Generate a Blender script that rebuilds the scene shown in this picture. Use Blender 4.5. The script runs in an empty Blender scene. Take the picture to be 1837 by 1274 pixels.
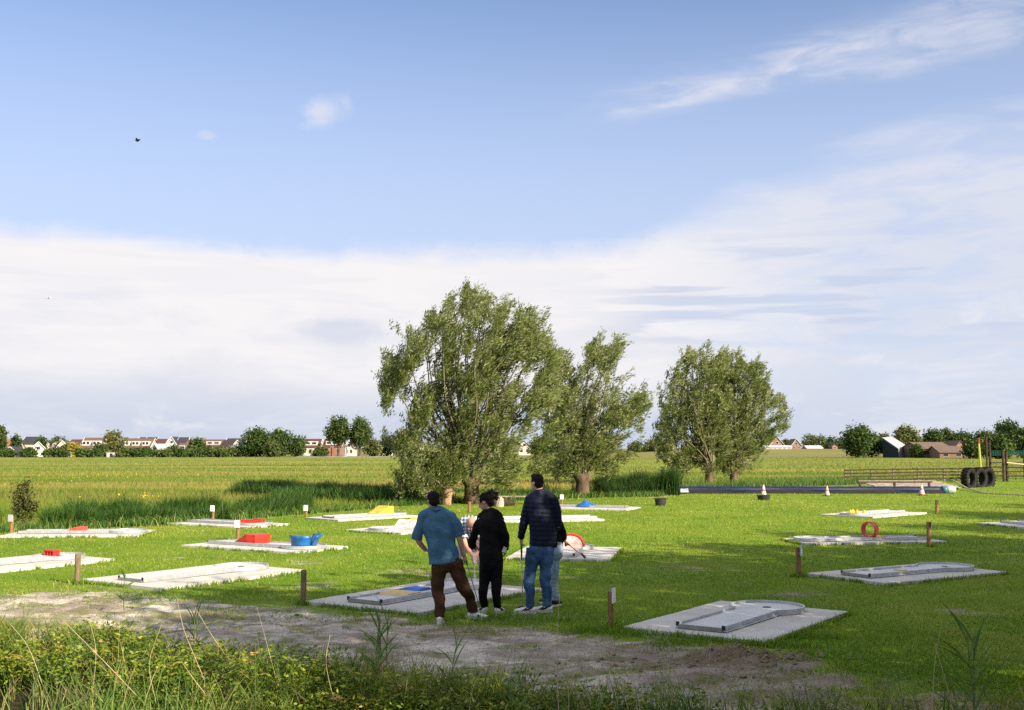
import bpy, bmesh, math, random
import numpy as np
from mathutils import Vector, Matrix
R = math.radians
random.seed(7)
rng = np.random.default_rng(11)
SC = bpy.context.scene
COL = SC.collection

# ------------------------------------------------------------------ camera
F_PX, CX, CY, HOR, EYE = 2000.0, 918.5, 637.0, 806.0, 2.25
PITCH = math.atan((HOR - CY) / F_PX)
cam_d = bpy.data.cameras.new('camera')
cam_d.sensor_width = 36.0
cam_d.lens = F_PX / 1837.0 * 36.0
cam_d.clip_start = 0.1
cam_d.clip_end = 20000.0
cam = bpy.data.objects.new('camera', cam_d)
COL.objects.link(cam)
cam.location = (0, 0, EYE)
cam.rotation_euler = (math.pi / 2 + PITCH, 0, 0)
SC.camera = cam

# ------------------------------------------------------------------ light
SUN_EL = R(27.0)
SUN_H = Vector((0.72, -0.69)).normalized()          # horizontal direction towards the sun: right of and behind the camera
SUN_DIR = Vector((SUN_H.x * math.cos(SUN_EL), SUN_H.y * math.cos(SUN_EL), math.sin(SUN_EL)))
sun_d = bpy.data.lights.new('sun', 'SUN')
sun_d.energy = 4.4
sun_d.angle = R(0.55)
sun_d.color = (1.0, 0.86, 0.64)
sun = bpy.data.objects.new('sun', sun_d)
COL.objects.link(sun)
sun.rotation_euler = SUN_DIR.to_track_quat('Z', 'Y').to_euler()
SC.view_settings.view_transform = 'Standard'
SC.view_settings.look = 'None'
SC.view_settings.gamma = 1.0
SC.view_settings.exposure = 1.2
SC.view_settings.use_curve_mapping = False
SC.cycles.use_denoising = False
SC.cycles.max_bounces = 6
SC.cycles.diffuse_bounces = 3
SC.cycles.transparent_max_bounces = 8
SC.cycles.caustics_reflective = False
SC.cycles.caustics_refractive = False


class NT:
    """small helper round a node tree"""
    def __init__(s, tree):
        s.t = tree
        s.n = tree.nodes
        s.l = tree.links

    def new(s, kind, **kw):
        n = s.n.new(kind)
        for k, v in kw.items():
            setattr(n, k, v)
        return n

    def put(s, sock, v):
        if hasattr(v, 'is_linked') or hasattr(v, 'links'):
            s.l.new(v, sock)
        else:
            sock.default_value = v

    def m(s, op, a, b=0.0, c=0.0, clamp=False):
        n = s.new('ShaderNodeMath', operation=op, use_clamp=clamp)
        s.put(n.inputs[0], a); s.put(n.inputs[1], b)
        if op in ('MULTIPLY_ADD', 'SMOOTH_MIN', 'SMOOTH_MAX', 'COMPARE'):
            s.put(n.inputs[2], c)
        return n.outputs[0]

    def smooth(s, v, lo, hi):
        n = s.new('ShaderNodeMapRange', interpolation_type='SMOOTHSTEP')
        s.put(n.inputs['Value'], v); s.put(n.inputs['From Min'], lo); s.put(n.inputs['From Max'], hi)
        return n.outputs['Result']

    def gauss(s, v):                                   # exp(-v^2)
        return s.m('EXPONENT', s.m('MULTIPLY', s.m('MULTIPLY', v, v), -1.0))

    def mixc(s, fac, a, b, blend='MIX'):
        n = s.new('ShaderNodeMix', data_type='RGBA', blend_type=blend)
        s.put(n.inputs[0], fac)
        for i, v in ((6, a), (7, b)):
            if isinstance(v, (tuple, list)):
                n.inputs[i].default_value = (v[0], v[1], v[2], 1)
            else:
                s.l.new(v, n.inputs[i])
        return n.outputs[2]

    def noise(s, vec, scale, detail=4.0, rough=0.55, dist=0.0):
        n = s.new('ShaderNodeTexNoise')
        if vec is not None:
            s.l.new(vec, n.inputs['Vector'])
        n.inputs['Scale'].default_value = scale
        n.inputs['Detail'].default_value = detail
        n.inputs['Roughness'].default_value = rough
        n.inputs['Distortion'].default_value = dist
        return n.outputs['Fac']

    def scaled(s, vec, sc):
        n = s.new('ShaderNodeVectorMath', operation='MULTIPLY')
        s.l.new(vec, n.inputs[0]); n.inputs[1].default_value = sc
        return n.outputs[0]


# ------------------------------------------------------------------ sky
world = bpy.data.worlds.new('World')
SC.world = world
world.use_nodes = True
w = NT(world.node_tree)
w.n.clear()
SKY_STRENGTH = 0.075
sky = w.new('ShaderNodeTexSky', sky_type='NISHITA', sun_disc=False)
sky.sun_elevation = SUN_EL
sky.sun_rotation = math.atan2(SUN_H.x, SUN_H.y)
sky.altitude = 0.0
sky.air_density = 1.0
sky.dust_density = 0.6
sky.ozone_density = 2.2
tc = w.new('ShaderNodeTexCoord')
dirv = tc.outputs['Generated']
sep = w.new('ShaderNodeSeparateXYZ')
w.l.new(dirv, sep.inputs[0])
az = w.m('MULTIPLY', w.m('ARCTAN2', sep.outputs[0], sep.outputs[1]), 57.2958)
el = w.m('MULTIPLY', w.m('ARCSINE', sep.outputs[2]), 57.2958)
streak = w.noise(w.scaled(dirv, (2.2, 2.2, 15.0)), 1.6, 6.0, 0.55, 0.4)
fine = w.noise(w.scaled(dirv, (7.0, 7.0, 26.0)), 2.0, 7.0, 0.6, 0.6)
lens = w.noise(w.scaled(dirv, (3.0, 3.0, 34.0)), 2.1, 4.0, 0.45, 0.3)
puff = w.noise(w.scaled(dirv, (6.0, 6.0, 9.0)), 2.9, 8.0, 0.66, 0.5)
rightw = w.m('MULTIPLY', w.smooth(az, 4.0, 21.0), w.m('SUBTRACT', 1.0, w.smooth(az, 70.0, 120.0)))
top = w.m('ADD', w.m('ADD', 10.6, w.m('MULTIPLY', rightw, 7.0)), w.m('MULTIPLY', w.m('SUBTRACT', streak, 0.5), w.m('ADD', 2.2, w.m('MULTIPLY', rightw, 9.0))))
soft = w.m('ADD', 1.3, w.m('MULTIPLY', rightw, 5.0))
top = w.m('ADD', top, w.m('MULTIPLY', w.m('SUBTRACT', puff, 0.5), 1.6))
bank = w.m('SUBTRACT', 1.0, w.smooth(el, w.m('SUBTRACT', top, soft), w.m('ADD', top, 0.35)))
thin = w.m('SUBTRACT', 1.0, w.m('MULTIPLY', rightw, w.m('ADD', 0.12, w.m('MULTIPLY', w.smooth(fine, 0.38, 0.64), 0.48))))
bank = w.m('MULTIPLY', bank, thin)
# a blue-grey gap in the bank
hole = w.gauss(w.m('DIVIDE', w.m('ADD', az, 8.6), 2.9))
hole = w.m('MULTIPLY', hole, w.gauss(w.m('DIVIDE', w.m('SUBTRACT', el, 6.0), 0.95)))
hole = w.smooth(w.m('ADD', hole, w.m('MULTIPLY', w.m('SUBTRACT', puff, 0.5), 0.9)), 0.35, 0.85)
# long grey lenses low in the bank
lz = w.m('MULTIPLY', w.smooth(el, 4.5, 6.5), w.m('SUBTRACT', 1.0, w.smooth(el, 9.0, 11.5)))
grey = w.m('MULTIPLY', w.m('MULTIPLY', w.smooth(lens, 0.48, 0.58), lz), w.m('ADD', 0.12, w.m('MULTIPLY', w.smooth(az, 3.0, 9.0), 0.68)))
low = w.smooth(w.m('ADD', el, w.m('MULTIPLY', w.m('SUBTRACT', streak, 0.5), 5.0)), 0.3, 4.8)
low = w.m('MULTIPLY', low, w.m('SUBTRACT', 1.0, w.m('MULTIPLY', rightw, 0.35)))
K = 0.44 / SKY_STRENGTH
white_c = (0.93 * K, 0.905 * K, 0.915 * K)
grey_c = (0.60 * K, 0.66 * K, 0.80 * K)
ccol = w.mixc(low, grey_c, w.mixc(w.m('MULTIPLY', rightw, 0.75), white_c, (0.76 * K, 0.775 * K, 0.86 * K)))
# bright heaps and soft grey hollows in the body of the bank
heap = w.noise(w.scaled(dirv, (5.0, 5.0, 15.0)), 1.5, 8.0, 0.62, 0.5)
ccol = w.mixc(w.m('MULTIPLY', w.m('SUBTRACT', 1.0, w.smooth(heap, 0.36, 0.58)), w.m('MULTIPLY', w.smooth(el, 9.5, 6.5), 0.30)), ccol, (0.62 * K, 0.67 * K, 0.80 * K))
ccol = w.mixc(w.m('MULTIPLY', w.smooth(heap, 0.50, 0.66), w.m('MULTIPLY', w.m('SUBTRACT', 1.0, w.smooth(el, 5.5, 8.5)), 0.55)), ccol, (0.92 * K, 0.90 * K, 0.91 * K))
shade_f = w.m('MINIMUM', w.m('ADD', w.m('MULTIPLY', hole, 0.5), grey), 0.9)
ccol = w.mixc(shade_f, ccol, (0.58 * K, 0.645 * K, 0.80 * K))
# cirrus wisp climbing to the right
line = w.m('SUBTRACT', el, w.m('ADD', 17.3, w.m('MULTIPLY', w.m('SUBTRACT', az, 5.0), 0.14)))
line = w.m('ADD', line, w.m('MULTIPLY', w.m('SUBTRACT', streak, 0.5), 4.5))
wisp = w.gauss(w.m('DIVIDE', line, w.m('ADD', 0.7, w.m('MULTIPLY', w.smooth(az, 10, 26), 1.1))))
wisp = w.m('MULTIPLY', wisp, w.m('MULTIPLY', w.smooth(az, 2.0, 8.0), w.m('SUBTRACT', 1.0, w.smooth(az, 45, 80))))
wisp = w.m('MULTIPLY', wisp, w.m('ADD', 0.12, w.m('MULTIPLY', w.smooth(fine, 0.30, 0.72), 0.75)))


def blob(a0, e0, sa, se, amt):
    g = w.m('MULTIPLY', w.gauss(w.m('DIVIDE', w.m('SUBTRACT', az, a0), sa)), w.gauss(w.m('DIVIDE', w.m('SUBTRACT', el, e0), se)))
    g = w.smooth(w.m('ADD', g, w.m('MULTIPLY', w.m('SUBTRACT', puff, 0.5), 1.7)), 0.30, 0.95)
    return w.m('MULTIPLY', g, amt)


small = w.m('ADD', blob(-9.9, 17.0, 1.5, 1.0, 0.75), blob(-15.6, 15.4, 0.55, 0.3, 0.35))
# bright broken cloud added above the view to lift the light in the shade
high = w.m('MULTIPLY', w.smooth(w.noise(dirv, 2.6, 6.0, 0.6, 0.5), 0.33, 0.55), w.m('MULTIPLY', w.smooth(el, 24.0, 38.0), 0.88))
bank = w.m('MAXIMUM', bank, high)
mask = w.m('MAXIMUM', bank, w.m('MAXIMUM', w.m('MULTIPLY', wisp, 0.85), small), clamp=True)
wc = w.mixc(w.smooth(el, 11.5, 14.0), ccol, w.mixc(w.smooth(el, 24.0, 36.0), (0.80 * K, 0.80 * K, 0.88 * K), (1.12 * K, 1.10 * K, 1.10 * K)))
tinted = w.mixc(1.0, sky.outputs[0], (0.98, 0.94, 1.02), 'MULTIPLY')
pale = w.mixc(w.m('MULTIPLY', w.m('SUBTRACT', 1.0, w.smooth(el, 9.0, 26.0)), 0.74), tinted, (0.60 * K, 0.69 * K, 0.91 * K))
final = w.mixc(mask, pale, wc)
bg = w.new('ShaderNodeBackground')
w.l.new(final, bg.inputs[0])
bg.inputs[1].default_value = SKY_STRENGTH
out = w.new('ShaderNodeOutputWorld')
w.l.new(bg.outputs[0], out.inputs[0])

# ------------------------------------------------------------------ pixel rays -> real places
CP, SP = math.cos(PITCH), math.sin(PITCH)


def gp(px, py, h=0.0):
    """where the sight line through a photo pixel meets the level z = h"""
    a, b = (px - CX) / F_PX, (CY - py) / F_PX
    y, z = CP - b * SP, SP + b * CP
    t = (h - EYE) / z
    return (a * t, y * t)


def W(px, py, Y):
    """the point at depth Y on the sight line through a photo pixel"""
    a, b = (px - CX) / F_PX, (CY - py) / F_PX
    y, z = CP - b * SP, SP + b * CP
    t = Y / y
    return Vector((a * t, Y, EYE + z * t))


# ------------------------------------------------------------------ object helpers
def link(o, parent=None):
    COL.objects.link(o)
    if parent is not None:
        o.parent = parent
    return o


def tag(o, label=None, cat=None, group=None, kind=None):
    if label: o['label'] = label
    if cat: o['category'] = cat
    if group: o['group'] = group
    if kind: o['kind'] = kind
    return o


def thing(name, label, cat, loc=(0, 0, 0), rz=0.0, group=None):
    o = bpy.data.objects.new(name, None)
    link(o)
    o.empty_display_size = 0.2
    o.location = loc
    o.rotation_euler = (0, 0, rz)
    return tag(o, label, cat, group)


class MB:
    """collects verts and faces for one mesh"""
    def __init__(s):
        s.v, s.f = [], []

    def add(s, vs, fs):
        b = len(s.v)
        s.v += [tuple(x) for x in vs]
        s.f += [tuple(i + b for i in f) for f in fs]

    def box(s, x0, x1, y0, y1, z0, z1):
        s.add([(x0, y0, z0), (x1, y0, z0), (x1, y1, z0), (x0, y1, z0), (x0, y0, z1), (x1, y0, z1), (x1, y1, z1), (x0, y1, z1)],
              [(0, 3, 2, 1), (4, 5, 6, 7), (0, 1, 5, 4), (1, 2, 6, 5), (2, 3, 7, 6), (3, 0, 4, 7)])

    def tube(s, pts, rad, n=8, cap=True, flat=1.0, side=None):
        pts = [Vector(p) for p in pts]
        k = len(pts)
        if not hasattr(rad, '__len__'):
            rad = [rad] * k
        rings = []
        ref = Vector(side) if side is not None else None
        prev = None
        for i in range(k):
            d = (pts[min(i + 1, k - 1)] - pts[max(i - 1, 0)])
            d = d.normalized() if d.length > 1e-9 else Vector((0, 0, 1))
            if ref is not None:
                u = ref - d * ref.dot(d)
            elif prev is not None:
                u = prev - d * prev.dot(d)
            else:
                u = d.orthogonal()
            if u.length < 1e-6:
                u = d.orthogonal()
            u.normalize()
            prev = u
            v = d.cross(u)
            r = rad[i]
            ra, rb = r if isinstance(r, (tuple, list)) else (r, r * flat)
            rings.append([pts[i] + u * (ra * math.cos(2 * math.pi * j / n)) + v * (rb * math.sin(2 * math.pi * j / n)) for j in range(n)])
        vs = [p for r in rings for p in r]
        fs = []
        for i in range(k - 1):
            for j in range(n):
                a, b = i * n + j, i * n + (j + 1) % n
                fs.append((a, b, b + n, a + n))
        if cap:
            fs.append(tuple(reversed(range(n))))
            fs.append(tuple((k - 1) * n + j for j in range(n)))
        s.add(vs, fs)

    def prism(s, poly, z0, z1):
        n = len(poly)
        s.add([(x, y, z0) for x, y in poly] + [(x, y, z1) for x, y in poly],
              [tuple(reversed(range(n))), tuple(range(n, 2 * n))] + [(i, (i + 1) % n, (i + 1) % n + n, i + n) for i in range(n)])

    def lathe(s, prof, n=20, c=(0, 0, 0)):
        vs = [(c[0] + r * math.cos(2 * math.pi * j / n), c[1] + r * math.sin(2 * math.pi * j / n), c[2] + z) for r, z in prof for j in range(n)]
        fs = []
        for i in range(len(prof) - 1):
            for j in range(n):
                a, b = i * n + j, i * n + (j + 1) % n
                fs.append((a, b, b + n, a + n))
        s.add(vs, fs)

    def build(s, name, m, parent=None, smooth=False, bevel=0.0):
        me = bpy.data.meshes.new(name)
        me.from_pydata(s.v, [], s.f)
        if bevel > 0:
            bm = bmesh.new(); bm.from_mesh(me)
            bmesh.ops.bevel(bm, geom=[e for e in bm.edges if len(e.link_faces) == 2 and e.calc_face_angle(0) > 0.5], offset=bevel, segments=1, affect='EDGES', clamp_overlap=True)
            bm.to_mesh(me); bm.free()
        if smooth:
            me.polygons.foreach_set('use_smooth', [True] * len(me.polygons))
        me.materials.append(m)
        me.update()
        o = bpy.data.objects.new(name, me)
        return link(o, parent)


def mesh_np(name, V, Fa, m, parent=None, tint=None, smooth=False):
    """fast mesh from numpy arrays; tint is one value per vertex"""
    V = np.ascontiguousarray(V, dtype=np.float32)
    Fa = np.ascontiguousarray(Fa, dtype=np.int32)
    k = Fa.shape[1]
    me = bpy.data.meshes.new(name)
    me.vertices.add(len(V)); me.vertices.foreach_set('co', V.ravel())
    me.loops.add(Fa.size); me.loops.foreach_set('vertex_index', Fa.ravel())
    me.polygons.add(len(Fa))
    me.polygons.foreach_set('loop_start', np.arange(0, Fa.size, k, dtype=np.int32))
    me.polygons.foreach_set('loop_total', np.full(len(Fa), k, dtype=np.int32))
    if smooth:
        me.polygons.foreach_set('use_smooth', np.ones(len(Fa), dtype=bool))
    if tint is not None:
        a = me.attributes.new('tint', 'FLOAT', 'POINT')
        a.data.foreach_set('value', np.ascontiguousarray(tint, dtype=np.float32))
    me.update(calc_edges=True)
    me.materials.append(m)
    o = bpy.data.objects.new(name, me)
    return link(o, parent)


def unit(a):
    return a / np.maximum(np.linalg.norm(a, axis=-1, keepdims=True), 1e-9)


def leaf_quads(P, D, N, L, Wd, tint):
    """diamond leaves: base P, long axis D, facing N"""
    D = unit(D); S = unit(np.cross(D, N))
    L = np.asarray(L)[:, None]; Wd = np.asarray(Wd)[:, None]
    a = P; b = P + D * L * 0.45 + S * Wd; c = P + D * L; d = P + D * L * 0.45 - S * Wd
    V = np.stack([a, b, c, d], 1).reshape(-1, 3)
    return V, np.arange(len(V)).reshape(-1, 4), np.repeat(tint, 4)


def blades(P, H, Wd, lean, tint, segs=1, az=None):
    """grass blades; one triangle each (segs=1) or a bent strip of quads"""
    n = len(P)
    az = rng.uniform(0, 2 * math.pi, n) if az is None else az
    u = np.stack([np.cos(az), np.sin(az), np.zeros(n)], 1)
    la = rng.uniform(0, 2 * math.pi, n)
    ld = np.stack([np.cos(la), np.sin(la), np.zeros(n)], 1)
    up = np.array([0, 0, 1.0])
    H = np.asarray(H)[:, None]; Wd = np.asarray(Wd)[:, None]; lean = np.asarray(lean)[:, None]
    if segs == 1:
        V = np.stack([P - u * Wd, P + u * Wd, P + up * H + ld * H * lean], 1).reshape(-1, 3)
        return V, np.arange(3 * n).reshape(-1, 3), np.repeat(tint, 3)
    rows = []
    for i in range(segs + 1):
        t = i / segs
        c = P + up * H * (t - 0.35 * lean * t * t) + ld * H * lean * t * t
        wv = Wd * (1 - t) ** 0.6 if t < 1 else Wd * 0.04
        rows += [c - u * wv, c + u * wv]
    V = np.stack(rows, 1).reshape(-1, 3)
    base = (np.arange(n) * 2 * (segs + 1))[:, None]
    fs = np.concatenate([base + np.array([[2 * i, 2 * i + 1, 2 * i + 3, 2 * i + 2]]) for i in range(segs)], 0)
    return V, fs, np.repeat(tint, 2 * (segs + 1))


# ------------------------------------------------------------------ materials
MATS = {}


def mat(name, col, rough=0.7, spec=0.3, var=0.18, scale=8.0, bump=0.0, bscale=60.0, metal=0.0, col2=None, stretch=(1, 1, 1), detail=5.0, coat=0.0):
    """principled with uneven colour and a little relief, in object space"""
    if name in MATS:
        return MATS[name]
    m = bpy.data.materials.new(name)
    m.use_nodes = True
    t = NT(m.node_tree)
    b = t.n['Principled BSDF']
    tcn = t.new('ShaderNodeTexCoord')
    vec = t.scaled(tcn.outputs['Object'], stretch)
    nz = t.noise(vec, scale, detail, 0.6)
    c2 = col2 if col2 else tuple(c * (1 - var * 1.6) for c in col)
    c1 = tuple(min(1, c * (1 + var * 0.6)) for c in col)
    t.l.new(t.mixc(t.smooth(nz, 0.3, 0.7), c2, c1), b.inputs['Base Color'])
    b.inputs['Roughness'].default_value = rough
    b.inputs['Specular IOR Level'].default_value = spec
    b.inputs['Metallic'].default_value = metal
    if coat:
        b.inputs['Coat Weight'].default_value = coat
    if bump > 0:
        bn = t.new('ShaderNodeBump')
        bn.inputs['Strength'].default_value = min(1, bump)
        bn.inputs['Distance'].default_value = 0.01
        t.l.new(t.noise(vec, bscale, 4.0, 0.6), bn.inputs['Height'])
        t.l.new(bn.outputs[0], b.inputs['Normal'])
    MATS[name] = m
    return m


def leaf_mat(name, stops, trans=0.35, rough=0.55, spec=0.25, tcol=None):
    """leaf or blade: colour picked along stops by the per-leaf tint, some light passes through"""
    m = bpy.data.materials.new(name)
    m.use_nodes = True
    t = NT(m.node_tree)
    b = t.n['Principled BSDF']
    at = t.new('ShaderNodeAttribute', attribute_name='tint')
    r = t.new('ShaderNodeValToRGB')
    cr = r.color_ramp
    while len(cr.elements) < len(stops):
        cr.elements.new(0.5)
    for e, (p, c) in zip(cr.elements, stops):
        e.position = p
        e.color = (c[0], c[1], c[2], 1)
    t.l.new(at.outputs['Fac'], r.inputs[0])
    t.l.new(r.outputs[0], b.inputs['Base Color'])
    b.inputs['Roughness'].default_value = rough
    b.inputs['Specular IOR Level'].default_value = spec
    tr = t.new('ShaderNodeBsdfTranslucent')
    t.l.new(t.mixc(1.0, r.outputs[0], tcol or (1.0, 1.0, 0.55), 'MULTIPLY'), tr.inputs[0])
    mx = t.new('ShaderNodeMixShader')
    mx.inputs[0].default_value = trans
    t.l.new(b.outputs[0], mx.inputs[1]); t.l.new(tr.outputs[0], mx.inputs[2])
    t.l.new(mx.outputs[0], t.n['Material Output'].inputs[0])
    return m
# ------------------------------------------------------------------ terrain
def vnoise(x, y, seed=0):
    xi, yi = np.floor(x).astype(np.int64), np.floor(y).astype(np.int64)
    xf, yf = x - xi, y - yi
    u, v = xf * xf * (3 - 2 * xf), yf * yf * (3 - 2 * yf)

    def h(a, b):
        n = (a * 374761393 + b * 668265263 + seed * 1442695041) & 0x7fffffff
        n = ((n ^ (n >> 13)) * 1274126177) & 0x7fffffff
        return ((n ^ (n >> 16)) & 0xffff) / 65535.0
    return (h(xi, yi) * (1 - u) + h(xi + 1, yi) * u) * (1 - v) + (h(xi, yi + 1) * (1 - u) + h(xi + 1, yi + 1) * u) * v


def fbm(x, y, seed=0, oct=4):
    s, a, t = 0.0, 0.5, 0.0
    for i in range(oct):
        s = s + a * vnoise(x * 2 ** i, y * 2 ** i, seed + i); t += a; a *= 0.5
    return s / t


def sstep(v, lo, hi):
    t = np.clip((v - lo) / (hi - lo), 0, 1)
    return t * t * (3 - 2 * t)


DITCH = np.array([(-60, 30), (-9, 14.6), (-6.8, 13.3), (-3.84, 11.7), (-2, 10.6), (-0.6, 10.0), (0.4, 9.65), (1.4, 9.35), (3, 9.0), (6, 8.5), (12, 8.0), (60, 6)])
PATH = np.array([(-60, 30), (-12, 17.6), (-8.1, 17.5), (-7.2, 18.1), (-5.5, 17.5), (-4.1, 16.5), (-2.9, 15.9), (-1.25, 14.9), (-0.4, 14.4), (0.57, 14.1), (1.3, 13.6), (2.1, 13.0), (3.0, 12.6), (3.4, 11.9), (3.8, 11.2), (4.7, 10.3), (7, 9.6), (12, 9.2), (60, 8)])
BACK = np.array([(-60, 16), (-30, 23), (-20, 26.8), (-13, 31.2), (-12.2, 32.2), (-10, 34.2), (-7.6, 38.8), (-4.4, 45.0), (-0.44, 49.4), (4.3, 53.2), (7, 54.0), (9, 60), (21.7, 71), (28, 79), (38, 83), (60, 95), (200, 140)])


def line_y(L, x):
    return np.interp(x, L[:, 0], L[:, 1])


def terrain_z(x, y):
    x = np.asarray(x, float); y = np.asarray(y, float)
    z = np.zeros(np.broadcast(x, y).shape)
    s = y - line_y(DITCH, x) + (vnoise(x * 1.3, y * 1.3, 5) - 0.5) * 0.3
    z = z - 0.95 * sstep(-s, 0.0, 1.5) + 1.15 * sstep(-(y - 3.2), 0.0, 1.2) * (s < 0)
    p = line_y(PATH, x) - y
    inpath = sstep(p, -0.1, 0.9) * sstep(s, -0.2, 0.6)
    z = z + inpath * ((fbm(x * 0.55 + y * 0.35, y * 1.9 - x * 0.5, 21, 3) - 0.55) * 0.24 + (fbm(x * 3.1, y * 4.5, 31, 3) - 0.5) * 0.11 - 0.02)
    md = np.exp(-(((x - 2.35) / 0.95) ** 2 + ((y - 12.15) / 0.42) ** 2))
    z = z + md * (0.06 + 0.22 * (fbm(x * 3.5, y * 4.5, 77, 3) - 0.3))
    z = z + (1 - inpath) * sstep(y, 11, 16) * (1 - sstep(y, 26, 34)) * (vnoise(x * 0.5, y * 0.5, 9) - 0.5) * 0.012
    b = y - line_y(BACK, x)
    z = z - 0.6 * np.exp(-((b - 1.3) / 0.85) ** 2) * (1 - sstep(x, 7.0, 9.0))
    z = z + 2.2 * sstep(y, 330, 430) * sstep(x, 20, 75) + 0.5 * sstep(y, 430, 520)
    return z


xs = np.concatenate([-np.geomspace(9.6, 4200, 42)[::-1], np.arange(-9.5, 9.55, 0.09), np.geomspace(9.6, 4200, 42)])
ys = np.concatenate([np.linspace(-40, 2, 12), np.arange(2.4, 8.0, 0.2), np.arange(8.0, 19.0, 0.075), np.arange(19.0, 60, 0.45), np.geomspace(60, 420, 46), np.geomspace(440, 7000, 14)])
GX, GY = np.meshgrid(xs, ys)
GZ = terrain_z(GX, GY)
nx, ny = len(xs), len(ys)
gs = GY - line_y(DITCH, GX)
gpth = line_y(PATH, GX) - GY
gb = GY - line_y(BACK, GX)
dirt = sstep(gpth, -0.55, 0.6) * sstep(gs, -0.25, 0.25) * (1 - 0.42 * sstep(GX, 1.4, 3.6) - 0.25 * sstep(GX, 4.0, 6.0))
WEAR = [(1.75, 13.6, 0.5, 0.35), (2.6, 12.95, 0.6, 0.3), (-2.1, 15.75, 0.6, 0.35), (-0.6, 15.3, 0.9, 0.4), (0.35, 15.2, 0.7, 0.4), (-6.3, 18.35, 0.7, 0.4), (5.5, 19.2, 0.5, 0.5), (4.2, 17.6, 0.9, 0.5), (-3.4, 18.6, 0.8, 0.5), (3.4, 21.5, 1.3, 0.8), (-7.0, 23.6, 0.9, 0.6), (-1.8, 21.0, 1.2, 0.7), (0.9, 19.8, 0.9, 0.6), (-4.2, 22.6, 0.9, 0.6), (6.2, 15.8, 0.7, 0.5)]


def wear(x, y):
    v = 0
    for a_, b_, ra_, rb_ in WEAR:
        v = v + np.exp(-((x - a_) / ra_) ** 2 - ((y - b_) / rb_) ** 2)
    return np.clip(v, 0, 1)


dirt = np.maximum(dirt, 0.52 * wear(GX, GY))
meadow = sstep(gb, -0.5, 0.5)
bankm = 1 - sstep(gs, -0.3, 0.35)

gm = bpy.data.materials.new('ground_cover')
gm.use_nodes = True
t = NT(gm.node_tree)
b = t.n['Principled BSDF']
geo = t.new('ShaderNodeNewGeometry')
pos = geo.outputs['Position']
A = {k: t.new('ShaderNodeAttribute', attribute_name=k).outputs['Fac'] for k in ('dirt', 'meadow', 'bank')}
n1 = t.noise(pos, 0.35, 5, 0.6)
n2 = t.noise(pos, 3.0, 6, 0.65)
n3 = t.noise(pos, 22.0, 4, 0.6)
n4 = t.noise(t.scaled(pos, (0.02, 0.11, 1)), 1.0, 6, 0.62)
n5 = t.noise(t.scaled(pos, (0.05, 0.16, 1)), 1.0, 5, 0.6)
lawn_c = t.mixc(t.smooth(n1, 0.3, 0.7), (0.130, 0.205, 0.018), (0.200, 0.272, 0.030))
lawn_c = t.mixc(t.m('MULTIPLY', t.smooth(t.noise(pos, 0.9, 6, 0.65), 0.56, 0.70), 0.7), lawn_c, (0.27, 0.25, 0.075))
lawn_c = t.mixc(t.m('MULTIPLY', t.smooth(n2, 0.35, 0.7), 0.5), lawn_c, (0.085, 0.175, 0.014))
mead_c = t.mixc(t.smooth(n4, 0.36, 0.62), (0.105, 0.165, 0.022), (0.235, 0.255, 0.050))
mead_c = t.mixc(t.m('MULTIPLY', t.smooth(n5, 0.52, 0.68), 0.6), mead_c, (0.140, 0.130, 0.052))
sepp = t.new('ShaderNodeSeparateXYZ'); t.l.new(pos, sepp.inputs[0])
far = t.smooth(sepp.outputs[1], 250, 330)
mead_c = t.mixc(t.m('MULTIPLY', far, 0.55), mead_c, (0.20, 0.16, 0.085))
dr1 = t.noise(t.scaled(pos, (0.9, 2.6, 1)), 1.0, 6, 0.65)
dirt_c = t.mixc(t.smooth(dr1, 0.38, 0.62), (0.28, 0.24, 0.205), (0.62, 0.56, 0.49))
dirt_c = t.mixc(t.m('MULTIPLY', t.smooth(sepp.outputs[0], 0.2, 3.0), 0.5), dirt_c, (0.19, 0.145, 0.11))
dr2 = t.noise(t.scaled(pos, (0.45, 1.1, 1)), 1.0, 7, 0.7)
dirt_c = t.mixc(t.m('MULTIPLY', t.smooth(dr2, 0.50, 0.62), 0.6), dirt_c, (0.20, 0.155, 0.115))
dirt_c = t.mixc(t.m('MULTIPLY', t.smooth(n3, 0.45, 0.75), 0.55), dirt_c, (0.17, 0.138, 0.105))
weed = t.smooth(t.noise(t.scaled(pos, (1.0, 1.7, 1)), 1.7, 6, 0.7), 0.47, 0.60)
dirt_c = t.mixc(t.m('MULTIPLY', weed, 0.72), dirt_c, (0.14, 0.150, 0.050))
mound = t.m('MULTIPLY', t.gauss(t.m('DIVIDE', t.m('SUBTRACT', sepp.outputs[0], 2.4), 1.15)), t.gauss(t.m('DIVIDE', t.m('SUBTRACT', sepp.outputs[1], 12.1), 0.55)))
dirt_c = t.mixc(t.m('MULTIPLY', mound, 0.75), dirt_c, t.mixc(t.smooth(n3, 0.35, 0.6), (0.055, 0.038, 0.026), (0.17, 0.11, 0.075)))
df = t.smooth(t.m('ADD', A['dirt'], t.m('MULTIPLY', t.m('SUBTRACT', t.noise(pos, 1.5, 8, 0.7), 0.5), 2.6)), 0.36, 0.64)
c = t.mixc(A['meadow'], lawn_c, mead_c)
c = t.mixc(df, c, dirt_c)
c = t.mixc(A['bank'], c, t.mixc(t.smooth(n2, 0.4, 0.6), (0.035, 0.040, 0.014), (0.070, 0.056, 0.030)))
t.l.new(c, b.inputs['Base Color'])
b.inputs['Roughness'].default_value = 0.95
b.inputs['Specular IOR Level'].default_value = 0.08
bn = t.new('ShaderNodeBump')
bn.inputs['Strength'].default_value = 0.7
bn.inputs['Distance'].default_value = 0.03
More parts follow.
